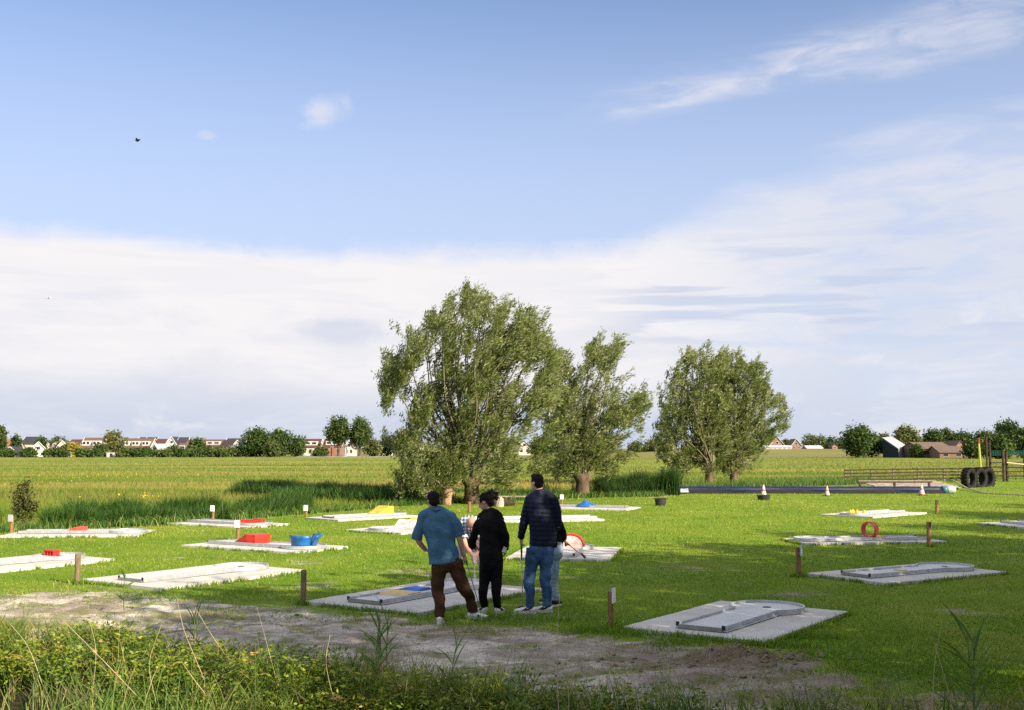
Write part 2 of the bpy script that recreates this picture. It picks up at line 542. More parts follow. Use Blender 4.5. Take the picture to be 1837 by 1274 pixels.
t.l.new(t.m('ADD', n3, t.m('MULTIPLY', t.noise(pos, 90, 3, 0.6), 0.6)), bn.inputs['Height'])
t.l.new(bn.outputs[0], b.inputs['Normal'])

idx = np.arange(nx * ny).reshape(ny, nx)
quads = np.stack([idx[:-1, :-1], idx[:-1, 1:], idx[1:, 1:], idx[1:, :-1]], -1).reshape(-1, 4)
fs_ = ((gs[:-1, :-1] + gs[1:, 1:]) / 2).ravel()
fp_ = ((gpth[:-1, :-1] + gpth[1:, 1:]) / 2).ravel()
fb_ = ((gb[:-1, :-1] + gb[1:, 1:]) / 2).ravel()
region = np.where(fs_ < 0, 0, np.where(fp_ > 0, 1, np.where(fb_ > 0, 3, 2)))
GV = np.stack([GX, GY, GZ], -1).reshape(-1, 3)
for r_, nm in ((0, 'ditch_bank'), (1, 'dirt_path'), (2, 'lawn'), (3, 'meadow')):
    q = quads[region == r_]
    used, inv = np.unique(q, return_inverse=True)
    o = mesh_np(nm, GV[used], inv.reshape(-1, 4), gm, smooth=True)
    for k, arr in (('dirt', dirt), ('meadow', meadow), ('bank', bankm)):
        a = o.data.attributes.new(k, 'FLOAT', 'POINT')
        a.data.foreach_set('value', arr.ravel()[used].astype(np.float32))
    tag(o, kind='structure')

wm = bpy.data.materials.new('ditch_water')
wm.use_nodes = True
t = NT(wm.node_tree)
b = t.n['Principled BSDF']
b.inputs['Base Color'].default_value = (0.022, 0.020, 0.012, 1)
b.inputs['Roughness'].default_value = 0.08
b.inputs['IOR'].default_value = 1.33
bn = t.new('ShaderNodeBump'); bn.inputs['Strength'].default_value = 0.12; bn.inputs['Distance'].default_value = 0.02
geo = t.new('ShaderNodeNewGeometry')
t.l.new(t.noise(geo.outputs['Position'], 5.0, 3, 0.5), bn.inputs['Height'])
t.l.new(bn.outputs[0], b.inputs['Normal'])
mb = MB()
dx = np.linspace(-40, 30, 60)
top_ = [(x, float(line_y(DITCH, x)) + 0.2, -0.43) for x in dx]
bot_ = [(x, 2.3, -0.43) for x in dx]
mb.add(top_ + bot_, [(i, i + 60, i + 61, i + 1) for i in range(59)])
tag(mb.build('ditch_water', wm), kind='structure')
mb = MB()
dx = np.linspace(-40, 9, 80)
mb.add([(x, float(line_y(BACK, x)) + 0.1, -0.27) for x in dx] + [(x, float(line_y(BACK, x)) + 2.6, -0.27) for x in dx], [(i, i + 1, i + 81, i + 80) for i in range(79)])
tag(mb.build('back_ditch_water', wm), kind='structure')
# ------------------------------------------------------------------ miniature golf lanes
M_conc0 = mat('pale_concrete', (0.66, 0.635, 0.60), 0.9, 0.15, 0.17, 1.7, 0.45, 60, detail=10)
M_conc = bpy.data.materials.new('stained_concrete'); M_conc.use_nodes = True
t = NT(M_conc.node_tree)
b = t.n['Principled BSDF']
pos = t.new('ShaderNodeNewGeometry').outputs['Position']
c = t.mixc(t.smooth(t.noise(pos, 1.3, 8, 0.65), 0.32, 0.68), (0.46, 0.44, 0.41), (0.58, 0.555, 0.525))
c = t.mixc(t.m('MULTIPLY', t.smooth(t.noise(pos, 2.6, 7, 0.7), 0.55, 0.72), 0.55), c, (0.30, 0.275, 0.235))
c = t.mixc(t.m('MULTIPLY', t.smooth(t.noise(pos, 26.0, 4, 0.6), 0.60, 0.72), 0.5), c, (0.30, 0.29, 0.24))
c = t.mixc(t.m('MULTIPLY', t.smooth(t.noise(pos, 0.8, 8, 0.7), 0.58, 0.70), 0.35), c, (0.33, 0.35, 0.24))
t.l.new(c, b.inputs['Base Color'])
b.inputs['Roughness'].default_value = 0.92
b.inputs['Specular IOR Level'].default_value = 0.15
bn = t.new('ShaderNodeBump'); bn.inputs['Strength'].default_value = 0.4; bn.inputs['Distance'].default_value = 0.008
t.l.new(t.noise(pos, 70.0, 4, 0.6), bn.inputs['Height']); t.l.new(bn.outputs[0], b.inputs['Normal'])
M_bed = mat('lane_fibre_cement', (0.55, 0.55, 0.55), 0.55, 0.3, 0.07, 3.0, 0.1, 40)
M_rail = mat('galvanised_rail', (0.50, 0.52, 0.54), 0.42, 0.5, 0.12, 9.0, 0.1, 50, metal=0.55)
M_plate_m = mat('dull_start_plate', (0.22, 0.23, 0.21), 0.5, 0.4, 0.15, 9)
M_dark = mat('dark_end_cap', (0.02, 0.02, 0.022), 0.6, 0.3, 0.2)
M_red = mat('red_painted_metal', (0.62, 0.035, 0.02), 0.45, 0.4, 0.24, 7, 0.25, 30, detail=9)
M_orange = mat('orange_red_steel', (0.66, 0.085, 0.045), 0.45, 0.4, 0.24, 7, 0.25, 30, detail=9)
M_blue = mat('blue_painted_fibreglass', (0.015, 0.13, 0.36), 0.35, 0.45, 0.24, 7, 0.25, 30, detail=9)
M_blue2 = mat('bright_blue_paint', (0.01, 0.13, 0.50), 0.4, 0.4, 0.24, 7, 0.25, 30, detail=9)
M_yel = mat('yellow_paint', (0.80, 0.52, 0.05), 0.45, 0.35, 0.24, 7, 0.25, 30, detail=9)
M_tan = mat('tan_patch', (0.62, 0.44, 0.20), 0.6, 0.3, 0.08, 9)
M_white = mat('white_paint', (0.66, 0.64, 0.61), 0.5, 0.35, 0.24, 7, 0.25, 30, detail=9)
M_pink = mat('faded_pink_paint', (0.72, 0.40, 0.36), 0.55, 0.3, 0.24, 7, 0.25, 30, detail=9)
SLAB_TOP = 0.055


def lane(label, cx, cy, ang, L, Wd, obstacles=None, circle=True, rail_h=0.068, bw=0.29, off=0.0, cr=0.48, npan=3, start=0.28, endcap=True):
    th = thing('minigolf_lane', label, 'minigolf lane', (cx, cy, 0), R(ang), 'minigolf lanes on the lawn')
    gap = 0.018
    for i in range(npan):                                   # concrete panels side by side along the lane
        x0 = -L / 2 + i * L / npan + gap / 2
        x1 = -L / 2 + (i + 1) * L / npan - gap / 2
        dz = random.uniform(-0.003, 0.003)
        mb = MB(); mb.box(x0, x1, -Wd / 2, Wd / 2, -0.05, SLAB_TOP + dz)
        mb.build('concrete_panel', M_conc, th, bevel=0.008)
    z0 = SLAB_TOP + 0.006
    zb = z0 + 0.035
    xs_, xe = -L / 2 + start, L / 2 - 0.08
    xc = xe - cr if circle else xe
    xj = xc - math.sqrt(cr * cr - bw * bw) if circle else xe
    mb = MB()
    if circle:
        poly = [(xs_, off - bw), (xj, off - bw)]
        a0 = math.atan2(-bw, xj - xc)
        a1 = math.atan2(bw, xj - xc)
        n = 30
        arc = [(xc + cr * math.cos(a0 + (a1 + 2 * math.pi - a0) * i / n) if False else xc + cr * math.cos(a0 + ((a1 - a0) % (2 * math.pi)) * i / n), off + cr * math.sin(a0 + ((a1 - a0) % (2 * math.pi)) * i / n)) for i in range(1, n)]
        poly += arc + [(xj, off + bw), (xs_, off + bw)]
    else:
        poly = [(xs_, off - bw), (xe, off - bw), (xe, off + bw), (xs_, off + bw)]
        arc = None
    mb.prism(poly, z0, zb)
    mb.build('playing_bed', M_bed, th)
    t_ = 0.022
    zt = z0 + rail_h
    for sgn in (-1, 1):
        mb = MB()
        y0 = off + sgn * (bw + 0.003)
        y1 = off + sgn * (bw + 0.003 + t_)
        mb.box(xs_ - 0.004, xj, min(y0, y1), max(y0, y1), z0, zt)
        y2 = off + sgn * (bw + 0.052)
        mb.box(xs_ - 0.004, xj, min(y1, y2), max(y1, y2), z0, z0 + 0.014)     # foot flange
        rl = mb.build('side_rail', M_rail, th, bevel=0.003)
        if endcap:
            mb = MB(); mb.box(xs_ - 0.014, xs_ - 0.005, min(y0, y1) - 0.012, max(y0, y1) + 0.012, zt - 0.045, zt + 0.008)
            mb.build('end_cap', M_dark, rl)
    if circle:
        mb = MB()
        n = 36
        ang_ = [a0 + ((a1 - a0) % (2 * math.pi)) * i / n for i in range(n + 1)]
        vs = []
        for a_ in ang_:
            for r_, z_ in ((cr + 0.003, z0), (cr + 0.003, zt), (cr + 0.026, zt), (cr + 0.026, z0)):
                vs.append((xc + r_ * math.cos(a_), off + r_ * math.sin(a_), z_))
        fs = []
        for i in range(n):
            for k in range(4):
                p, q = i * 4 + k, i * 4 + (k + 1) % 4
                fs.append((p, q, q + 4, p + 4))
        mb.add(vs, fs)
        mb.build('round_rail', M_rail, th)
        mb = MB(); mb.lathe([(0.05, zb + 0.002), (0.062, zb + 0.004)], 16, (xc, off, 0)); mb.lathe([(0.0, zb + 0.0015), (0.05, zb + 0.002)], 16, (xc, off, 0))
        mb.build('cup', M_dark, th)
    else:
        mb = MB(); mb.box(xe + 0.004, xe + 0.026, off - bw - 0.02, off + bw + 0.02, z0, zt)
        mb.build('end_rail', M_rail, th, bevel=0.003)
    mb = MB(); mb.box(xs_ - 0.024, xs_ - 0.006, off - bw, off + bw, z0, z0 + 0.05)
    mb.build('start_plate', M_plate_m, th)
    if obstacles:
        obstacles(th, zb + 0.002, xs_, xc, off, bw)
    return th


def wedge(th, m, x0, x1, yh, z, h, name='ramp', plateau=0.0, off=0.0):
    mb = MB()
    x2 = x1 - plateau
    mb.add([(x0, off - yh, z), (x0, off + yh, z), (x1, off - yh, z), (x1, off + yh, z), (x2, off - yh, z + h), (x2, off + yh, z + h), (x1, off - yh, z + h * 0.97), (x1, off + yh, z + h * 0.97)],
           [(0, 4, 5, 1), (4, 6, 7, 5), (2, 3, 7, 6), (0, 2, 6, 4), (1, 5, 7, 3), (0, 1, 3, 2)])
    return mb.build(name, m, th, bevel=0.006)


def hump(th, m, x0, x1, yh, z, h, name='hump', off=0.0, pw=1.0, n=14):
    mb = MB()
    vs, fs = [], []
    for i in range(n + 1):
        t_ = i / n
        zz = z + h * math.sin(math.pi * t_) ** pw
        x = x0 + (x1 - x0) * t_
        vs += [(x, off - yh, z - 0.001), (x, off - yh, zz), (x, off + yh, zz), (x, off + yh, z - 0.001)]
    for i in range(n):
        a_ = i * 4
        fs += [(a_, a_ + 4, a_ + 5, a_ + 1), (a_ + 1, a_ + 5, a_ + 6, a_ + 2), (a_ + 2, a_ + 6, a_ + 7, a_ + 3)]
    mb.add(vs, fs)
    return mb.build(name, m, th, smooth=False)


def ob_patches(th, z, xs_, xc, off, bw):
    def patch(m, x0, x1, y0, y1):
        mb = MB(); mb.add([(x0, y0, z), (x1, y0, z), (x1, y1, z), (x0, y1, z), (x0 + 0.05, y0, z + 0.035), (x1 - 0.05, y0, z + 0.035), (x1 - 0.05, y1, z + 0.035), (x0 + 0.05, y1, z + 0.035)],
                           [(0, 3, 2, 1), (4, 5, 6, 7), (0, 1, 5, 4), (1, 2, 6, 5), (2, 3, 7, 6), (3, 0, 4, 7)])
        mb.build('low_bump', m, th)
    patch(M_tan, xs_ + 0.62, xs_ + 1.02, off - 0.25, off + 0.27)
    patch(M_blue2, xs_ + 1.25, xs_ + 1.55, off - 0.02, off + 0.27)


def ob_wedge_shell(th, z, xs_, xc, off, bw):
    wedge(th, M_red, xs_ + 0.72, xs_ + 1.42, 0.25, z, 0.21, 'red_ramp', 0.30, off)
    for sgn, a0, a1, sc in ((-1, 196, 342, 1.0), (1, 350, 462, 1.05)):         # two curved upright blue shells on the round end
        mb = MB(); n, k = 12, 4
        vs, fs = [], []
        for i in range(n + 1):
            a_ = R(a0 + (a1 - a0) * i / n)
            edge = 0.88 + 0.12 * math.sin(math.pi * i / n) ** 0.5
            for j in range(k + 1):
                hh = 0.25 * sc * edge * j / k
                rr = 0.27 + (0.06 if sgn < 0 else 0.15) * (j / k) ** 1.5
                vs.append((xc + rr * math.cos(a_) + 0.01 * sgn, off + rr * math.sin(a_), z + hh))
            for j in range(k, -1, -1):
                hh = 0.25 * sc * edge * j / k
                rr = 0.24 + (0.06 if sgn < 0 else 0.15) * (j / k) ** 1.5
                vs.append((xc + rr * math.cos(a_) + 0.01 * sgn, off + rr * math.sin(a_), z + hh))
        w_ = 2 * (k + 1)
        for i in range(n):
            for j in range(w_):
                p, q = i * w_ + j, i * w_ + (j + 1) % w_
                fs.append((p, p + w_, q + w_, q))
        fs += [tuple(range(w_)), tuple(reversed(range(n * w_, n * w_ + w_)))]
        mb.add(vs, fs)
        mb.build('blue_shell', M_blue, th, smooth=True)


def ob_ring(th, z, xs_, xc, off, bw):
    mb = MB(); n = 36
    vs, fs = [], []
    x = (xs_ + xc) / 2 - 0.05
    yaw = R(32)
    for i in range(n):
        a_ = 2 * math.pi * i / n
        for r_, t_ in ((0.168, -0.085), (0.195, -0.085), (0.195, 0.085), (0.168, 0.085)):
            lx, ly = t_, r_ * math.cos(a_)
            vs.append((x + lx * math.cos(yaw) - ly * math.sin(yaw), off + lx * math.sin(yaw) + ly * math.cos(yaw), z + 0.197 + r_ * math.sin(a_)))
    for i in range(n):
        for k in range(4):
            p, q = i * 4 + k, i * 4 + (k + 1) % 4
            p2, q2 = ((i + 1) % n) * 4 + k, ((i + 1) % n) * 4 + (k + 1) % 4
            fs.append((p, p2, q2, q))
    mb.add(vs, fs)
    mb.build('ring_tunnel', M_orange, th, smooth=False)
    hump(th, M_yel, xs_ + 0.95, xs_ + 1.25, 0.2, z, 0.05, 'yellow_hump', off)


def ob_cones(th, z, xs_, xc, off, bw):
    for i, (dx_, dy) in enumerate(((-0.22, -0.22), (-0.05, 0.05), (0.12, -0.1), (-0.15, 0.25))):
        mb = MB(); mb.lathe([(0.0, z), (0.07, z), (0.06, z + 0.06), (0.02, z + 0.12), (0, z + 0.125)], 12, (xc + dx_, off + dy, 0))
        mb.build('yellow_cone', M_yel, th, smooth=True)


def ob_flatcone(th, z, xs_, xc, off, bw):
    x = (xs_ + xc) / 2 + 0.1
    mb = MB(); mb.lathe([(0.43, z), (0.43, z + 0.015), (0.30, z + 0.06), (0.14, z + 0.125), (0.12, z + 0.16), (0.095, z + 0.20), (0, z + 0.205)], 24, (x, off, 0))
    mb.build('blue_flat_cone', M_blue2, th, smooth=True)


def ob_pinkhill(th, z, xs_, xc, off, bw):
    """an arch-shaped white board with a red rim standing across the lane, a low hump before it"""
    x = xc - 0.06
    n = 16
    arc = [(0.27 * math.cos(math.pi * i / n), 0.25 * math.sin(math.pi * i / n) ** 0.8) for i in range(n + 1)]
    mb = MB()
    k = len(arc)
    mb.add([(x - 0.02, off + a, z + h) for a, h in arc] + [(x + 0.02, off + a, z + h) for a, h in arc], [tuple(range(k)), tuple(reversed(range(k, 2 * k)))] + [(i, i + k, i + k + 1, i + 1) for i in range(k - 1)])
    mb.build('white_board', M_white, th)
    mb = MB(); mb.tube([(x, off + a * 1.06, z + h * 1.06) for a, h in arc], 0.030, 8); mb.build('red_rim', M_red, th, smooth=True)
    hump(th, M_pink, x - 0.45, x - 0.03, 0.25, z, 0.10, 'pink_hump', off, 1.2)


def ob_redbox(th, z, xs_, xc, off, bw):
    bx = MB()
    x, yy = xc + 0.02, off + 0.22
    for i in range(4):                                                    # a low red block with gates
        y = yy - 0.135 + i * 0.09
        bx.box(x - 0.10, x + 0.05, y - 0.016, y + 0.016, z, z + 0.085)
    bx.box(x - 0.105, x + 0.06, yy - 0.16, yy + 0.16, z + 0.0855, z + 0.115)
    bx.box(x + 0.03, x + 0.049, yy - 0.15, yy + 0.15, z, z + 0.085)
    bx.build('red_gate_block', M_red, th)


def ob_redlow(th, z, xs_, xc, off, bw):
    wedge(th, M_orange, xs_ + 1.15, xs_ + 1.6, 0.26, z, 0.11, 'low_red_ramp', 0.2, off)


def ob_redplate(th, z, xs_, xc, off, bw):
    for i, (dx_, dy, a_) in enumerate(((-0.15, -0.16, 25), (0.1, 0.12, -20), (0.25, -0.2, 15), (-0.05, 0.3, -5))):
        mb = MB()
        c_, s_ = math.cos(R(a_)), math.sin(R(a_))
        pts = [(-0.24, -0.03), (0.24, -0.03), (0.24, 0.03), (-0.24, 0.03)]
        mb.prism([(xc - 0.1 + dx_ + x * c_ - y * s_, off + dy + x * s_ + y * c_) for x, y in pts], z, z + 0.10)
        mb.build('red_baffle', M_red, th, bevel=0.004)


def ob_yelramp(th, z, xs_, xc, off, bw):
    wedge(th, M_yel, xs_ + 1.75, xs_ + 2.45, 0.28, z, 0.27, 'yellow_ramp', 0.22, off)


def ob_yelhumps(th, z, xs_, xc, off, bw):
    hump(th, M_white, xc - 1.15, xc - 0.62, 0.28, z, 0.20, 'white_hump', off, 1.3)
    hump(th, M_yel, xc - 1.72, xc - 1.16, 0.28, z, 0.23, 'yellow_hump', off, 1.3)


def ob_strip(th, z, xs_, xc, off, bw):
    mb = MB(); mb.box((xs_ + xc) / 2 - 0.1, (xs_ + xc) / 2 + 0.02, off - 0.1, off + 0.1, z, z + 0.012)
    mb.build('hatch', M_tan, th)


lane('bare grey minigolf lane with round end on pale slab, nearest of all, dappled in shade', 2.97, 14.75, 55, 2.92, 1.88, None)
lane('bare grey lane with round end, shaded, second slab beside the lone post', 7.08, 20.24, 32, 3.23, 1.78, ob_strip)
lane('lane carrying an upright orange-red ring and a low yellow hump', 8.55, 27.45, 189, 3.6, 1.5, ob_ring)
lane('pale sunlit lane with small yellow cones on its round end', 12.47, 38.67, 222, 3.6, 1.95, ob_cones)
lane('shaded grey lane cut by the picture edge under the off-frame trees', 15.27, 32.46, -75, 3.2, 1.9, None)
lane('lane with a flat bright blue cone, beyond the tall man', 3.0, 42.75, 158, 3.4, 1.9, ob_flatcone, circle=False)
lane('plain pale lane half hidden behind the group of players', 1.05, 35.8, 15, 3.4, 1.8, None, circle=False)
lane('lane with a white arched board rimmed in red, behind the standing players', 1.16, 24.16, 80, 2.85, 2.13, ob_pinkhill)
lane('shaded lane with tan and blue low bumps that the players stand around', -1.28, 17.2, 57, 3.2, 2.1, ob_patches, off=0.12)
lane('bare sunlit lane with round end beside the dirt path and a reed leaf', -5.55, 19.9, 56, 3.25, 2.1, None, off=0.05)
lane('sunlit lane with a small red gated block on its round end', -9.72, 21.94, 58, 3.2, 2.1, ob_redbox)
lane('pale lane with a low red ramp and round end near the leafy shrub', -11.4, 29.75, 4, 3.55, 2.0, ob_redlow)
lane('dark grey lane with red baffles on its end, close to the reeds', -8.5, 33.55, -32, 3.45, 1.75, ob_redplate)
lane('lane with a red ramp and two blue curved shells', -5.67, 25.8, -31, 3.5, 1.75, ob_wedge_shell)
lane('lane with one tall yellow ramp near the dark reeds', -4.9, 36.9, 45, 3.3, 1.8, ob_yelramp, circle=False)
lane('lane with a white and a yellow hump beside the blue-shirted man', -2.8, 31.6, 235, 3.3, 2.0, ob_yelhumps)

# ------------------------------------------------------------------ number posts
M_post = mat('brown_post_wood', (0.27, 0.155, 0.075), 0.85, 0.15, 0.25, 9, 0.5, 60, stretch=(6, 6, 1))
M_post_w = mat('weathered_post_wood', (0.20, 0.15, 0.095), 0.9, 0.12, 0.25, 9, 0.5, 60, stretch=(6, 6, 1))
M_plate = mat('white_number_plate', (0.80, 0.80, 0.78), 0.5, 0.3, 0.04)
M_plate_g = mat('grey_number_plate', (0.50, 0.52, 0.54), 0.5, 0.3, 0.06)


def post(label, X, Y, h, r=0.038, plate=None, yaw=0.0, wood=None, tilt=0.0, pw=0.075, ph=0.10):
    th = thing('marker_post', label, 'post', (X, Y, 0), yaw, 'marker posts beside the lanes')
    mb = MB()
    n = 10
    mb.tube([(0, 0, -0.1), (tilt * h * 0.5, 0, h * 0.5), (tilt * h, 0, h - 0.01), (tilt * h, 0, h)], [r, r, r, r * 0.8], n)
    mb.build('pole', wood or M_post, th, smooth=False)
    if plate:
        mb = MB(); mb.box(tilt * h - pw, tilt * h + pw, -r - 0.014, -r - 0.003, h - ph * 1.5, h + ph * 0.35)
        mb.build('number_plate', plate, th, bevel=0.003)
    return th


post('short post with a grey plate beside the leafy shrub', -13.17, 29.62, 0.50, 0.05, M_plate_g, R(-18))
post('thick brown post without a visible plate at the corner of the path', -7.28, 18.92, 0.50, 0.048, None, 0, M_post_w)
post('post with a white plate in front of the sunlit reeds', -9.32, 35.05, 0.47, 0.042, M_plate, R(-15))
post('post with a white plate behind the red ramp lane', -6.77, 27.83, 0.47, 0.05, M_plate, R(-14))
post('slim dark brown post at the corner of the shaded lane', -3.03, 16.43, 0.50, 0.042, None, 0, M_post_w)
post('small post with a white plate between the reeds and the yellow ramp', -6.78, 37.04, 0.38, 0.042, M_plate, R(-12))
post('brown post in weeds with a white plate turned sideways, nearest of all', 1.24, 14.27, 0.47, 0.035, M_plate, R(68), M_post, 0.01, 0.07)
post('brown post with plate edge-on beside the second shaded lane', 5.07, 19.98, 0.52, 0.045, M_plate_g, R(62), M_post, 0, 0.07)
post('brown post standing in front of the ring lane', 9.66, 26.09, 0.57, 0.05, M_plate_g, R(75), M_post, 0, 0.05)
post('bare brown post beyond the cone-studded lane', 14.72, 38.93, 0.50, 0.055, None, 0, M_post)
post('post with round-looking white plate before the blue cone lane', 2.0, 45.06, 0.40, 0.045, M_plate, 0)
post('plain post behind the bending man at the foot of the big willow', -1.5, 39.6, 0.40, 0.055, None, 0, M_post)
# ------------------------------------------------------------------ far end of the lawn: long tube, tubs, cones, tyres, fence
M_navy = mat('navy_plastic_sheet', (0.006, 0.014, 0.060), 0.5, 0.3, 0.3, 3, 0.4, 12, stretch=(1, 6, 6))
M_black = mat('black_rubber', (0.014, 0.013, 0.013), 0.75, 0.25, 0.3, 8, 0.4, 40)
M_ltblue = mat('pale_blue_plastic', (0.42, 0.47, 0.49), 0.4, 0.4, 0.2, 6, 0.5, 14)
M_teal = mat('teal_plastic', (0.05, 0.15, 0.20), 0.4, 0.4, 0.2, 6)
M_tub = mat('dark_grey_tub', (0.035, 0.034, 0.036), 0.6, 0.3, 0.2, 8)
M_cone_o = mat('orange_cone_plastic', (0.55, 0.09, 0.035), 0.5, 0.4, 0.1)
M_cone_g = mat('dark_green_cone_base', (0.015, 0.035, 0.025), 0.6, 0.3, 0.1)
M_timber = mat('dark_timber', (0.075, 0.055, 0.04), 0.9, 0.15, 0.3, 7, 0.4, 50, stretch=(1, 1, 1))
M_timber_l = mat('grey_board', (0.34, 0.29, 0.235), 0.9, 0.15, 0.25, 5, 0.4, 50)
M_fence = mat('fence_timber', (0.055, 0.045, 0.028), 0.9, 0.12, 0.3, 5, 0.4, 50)
M_fence_l = mat('fence_post_grey', (0.25, 0.21, 0.15), 0.9, 0.12, 0.25, 5, 0.4, 50)
M_hose = mat('yellowish_hose', (0.50, 0.45, 0.26), 0.6, 0.3, 0.1)
M_ypole = mat('yellow_green_pole', (0.42, 0.43, 0.09), 0.5, 0.3, 0.1)
M_rust = mat('rusty_red', (0.26, 0.07, 0.035), 0.8, 0.2, 0.3)
M_net = mat('dark_green_net', (0.012, 0.085, 0.065), 0.8, 0.15, 0.3, 12)

YT = 57.3
xa, xb = W(1207, 880, YT).x, W(1690, 880, YT).x
th = thing('long_tube', 'long dark navy and black plastic tube lying across the lawn end', 'tube', ((xa + xb) / 2, YT, 0))
hl = (xb - xa) / 2
rt = 0.185
pts = []
rad = []
for i in range(40):
    u = -hl + 2 * hl * i / 39
    pts.append((u, 0.05 * math.sin(i * 0.5), rt - 0.01 + 0.008 * math.sin(i * 1.9)))
    rad.append(rt * (1 + 0.03 * math.sin(i * 2.7)))
mb = MB(); mb.tube(pts, rad, 16); mb.build('body', M_navy, th, smooth=True)
mb = MB()                                                                        # black lower skirt folded under the tube
sk = [(-hl + 2 * hl * i / 30, -rt - 0.015 - 0.02 * abs(math.sin(i * 1.7)), 0.0) for i in range(31)]
mb.add([(p[0], p[1] - 0.03, 0.012) for p in sk] + [(p[0], -rt * 1.02, rt * 1.02) for p in sk], [(i, i + 1, i + 32, i + 31) for i in range(30)])
mb.build('skirt', M_black, th)
mb = MB(); mb.tube([(hl - 0.02, 0, rt), (hl + 0.12, 0, rt), (hl + 0.22, 0, rt)], [rt * 1.03, rt * 1.06, rt * 1.04], 16); mb.build('teal_band', M_teal, th, smooth=True)
mb = MB(); mb.tube([(hl + 0.22, 0, rt), (hl + 0.35, 0, rt), (hl + 0.55, 0, rt * 0.98), (hl + 0.66, 0, rt * 0.9), (hl + 0.70, 0, rt * 0.85)], [rt * 1.04, rt * 1.08, rt * 1.05, rt * 0.85, rt * 0.3], 16); mb.build('end_bag', M_ltblue, th, smooth=True)
mb = MB(); n = 9
vs = []
for i in range(n):
    for j in range(6):
        x_ = -hl - 0.75 + 1.5 * i / (n - 1)
        y_ = -0.55 + 0.9 * j / 5
        vs.append((x_, y_, 0.03 + 0.14 * fbm(np.array([x_ * 2.2 + 9]), np.array([y_ * 2.5 + 4]), 3)[0] + (0.16 if abs(y_) < 0.25 and x_ > -hl - 0.3 else 0)))
fs = [(i * 6 + j, (i + 1) * 6 + j, (i + 1) * 6 + j + 1, i * 6 + j + 1) for i in range(n - 1) for j in range(5)]
mb.add(vs, fs); mb.build('loose_sheet', M_ltblue, th, smooth=True)


def tub(label, px, py, r, h):
    X, Y = gp(px, py)
    th = thing('rubber_tub', label, 'tub', (X, Y, 0), R(30), 'black tubs on the lawn')
    mb = MB(); mb.lathe([(0, 0.005), (r * 0.82, 0.005), (r * 0.86, 0.02), (r, h), (r * 1.05, h), (r * 1.05, h + 0.025), (r * 0.96, h + 0.025), (r * 0.82, 0.05), (0, 0.05)], 24)
    mb.build('bowl', M_tub, th, smooth=False)
    for s in (-1, 1):
        mb = MB(); mb.tube([(s * r * 1.0, -0.06, h - 0.01), (s * (r + 0.07), -0.05, h + 0.01), (s * (r + 0.07), 0.05, h + 0.01), (s * r * 1.0, 0.06, h - 0.01)], 0.014, 6)
        mb.build('handle', M_tub, th)


tub('dark rubber tub alone on the lawn at the blue end of the tube', 1185, 907, 0.24, 0.27)
tub('low dark tub in front of the tube with a cone showing above it', 1370, 897, 0.29, 0.20)


def cone(label, px, py, h, slim=1.0):
    X, Y = gp(px, py)
    th = thing('traffic_cone', label, 'cone', (X, Y, 0), R(20), 'traffic cones along the tube')
    r = h * 0.26 * slim
    mb = MB(); mb.box(-r * 1.35, r * 1.35, -r * 1.35, r * 1.35, 0.0, 0.03); mb.build('base', M_cone_g, th, bevel=0.006)
    bands = [(0.03, 0.14, M_cone_o), (0.14, 0.50, M_white), (0.50, 0.62, M_cone_o), (0.62, 0.93, M_white), (0.93, 1.0, M_cone_o)]
    for z0, z1, m in bands:
        mb = MB(); mb.lathe([(r * (1 - z0 * 0.82), h * z0 + 0.002), (r * (1 - z1 * 0.82), h * z1 + 0.001)] + ([(0, h * z1 + 0.001)] if z1 == 1.0 else []), 18)
        mb.build('band', m, th, smooth=True)


cone('white banded traffic cone standing just behind the low tub', 1370, 893, 0.62)
cone('orange and white traffic cone before the middle of the tube', 1484, 890, 0.50)
cone('orange and white traffic cone before the pale end of the tube', 1654, 889, 0.56)

# low board platform and a bench-like rail behind the tube
X0, X1 = W(1560, 866, 64).x, W(1706, 866, 64).x
th = thing('board_platform', 'weathered grey board platform lying behind the tube', 'platform', ((X0 + X1) / 2, 63.5, 0), R(4))
for i in range(9):
    mb = MB(); z = 0.10 + 0.035 * i + random.uniform(-0.01, 0.01)
    hl2 = (X1 - X0) / 2 + random.uniform(-0.1, 0.1)
    mb.box(-hl2, hl2, -1.2 + i * 0.42, -1.2 + i * 0.42 + 0.40, z, z + 0.04); mb.build('plank', M_timber_l, th)
mb = MB()
for i in (-1, 0, 1):
    mb.box(i * 2.0 - 0.06, i * 2.0 + 0.06, -1.1, 2.2, 0.0, 0.098)
mb.build('bearer', M_timber, th)
X0, X1 = W(1537, 864, 60).x, W(1672, 864, 60).x
th = thing('low_rail', 'low dark rail on short legs between tube and board platform', 'rail', ((X0 + X1) / 2, 60, 0))
mb = MB(); mb.box(-(X1 - X0) / 2, (X1 - X0) / 2, -0.08, 0.08, 0.46, 0.54); mb.build('beam', M_timber, th, bevel=0.008)
for u in (-0.46, 0.0, 0.46):
    mb = MB(); mb.box(u * (X1 - X0) - 0.05, u * (X1 - X0) + 0.05, -0.06, 0.06, 0, 0.458); mb.build('leg', M_timber, th)


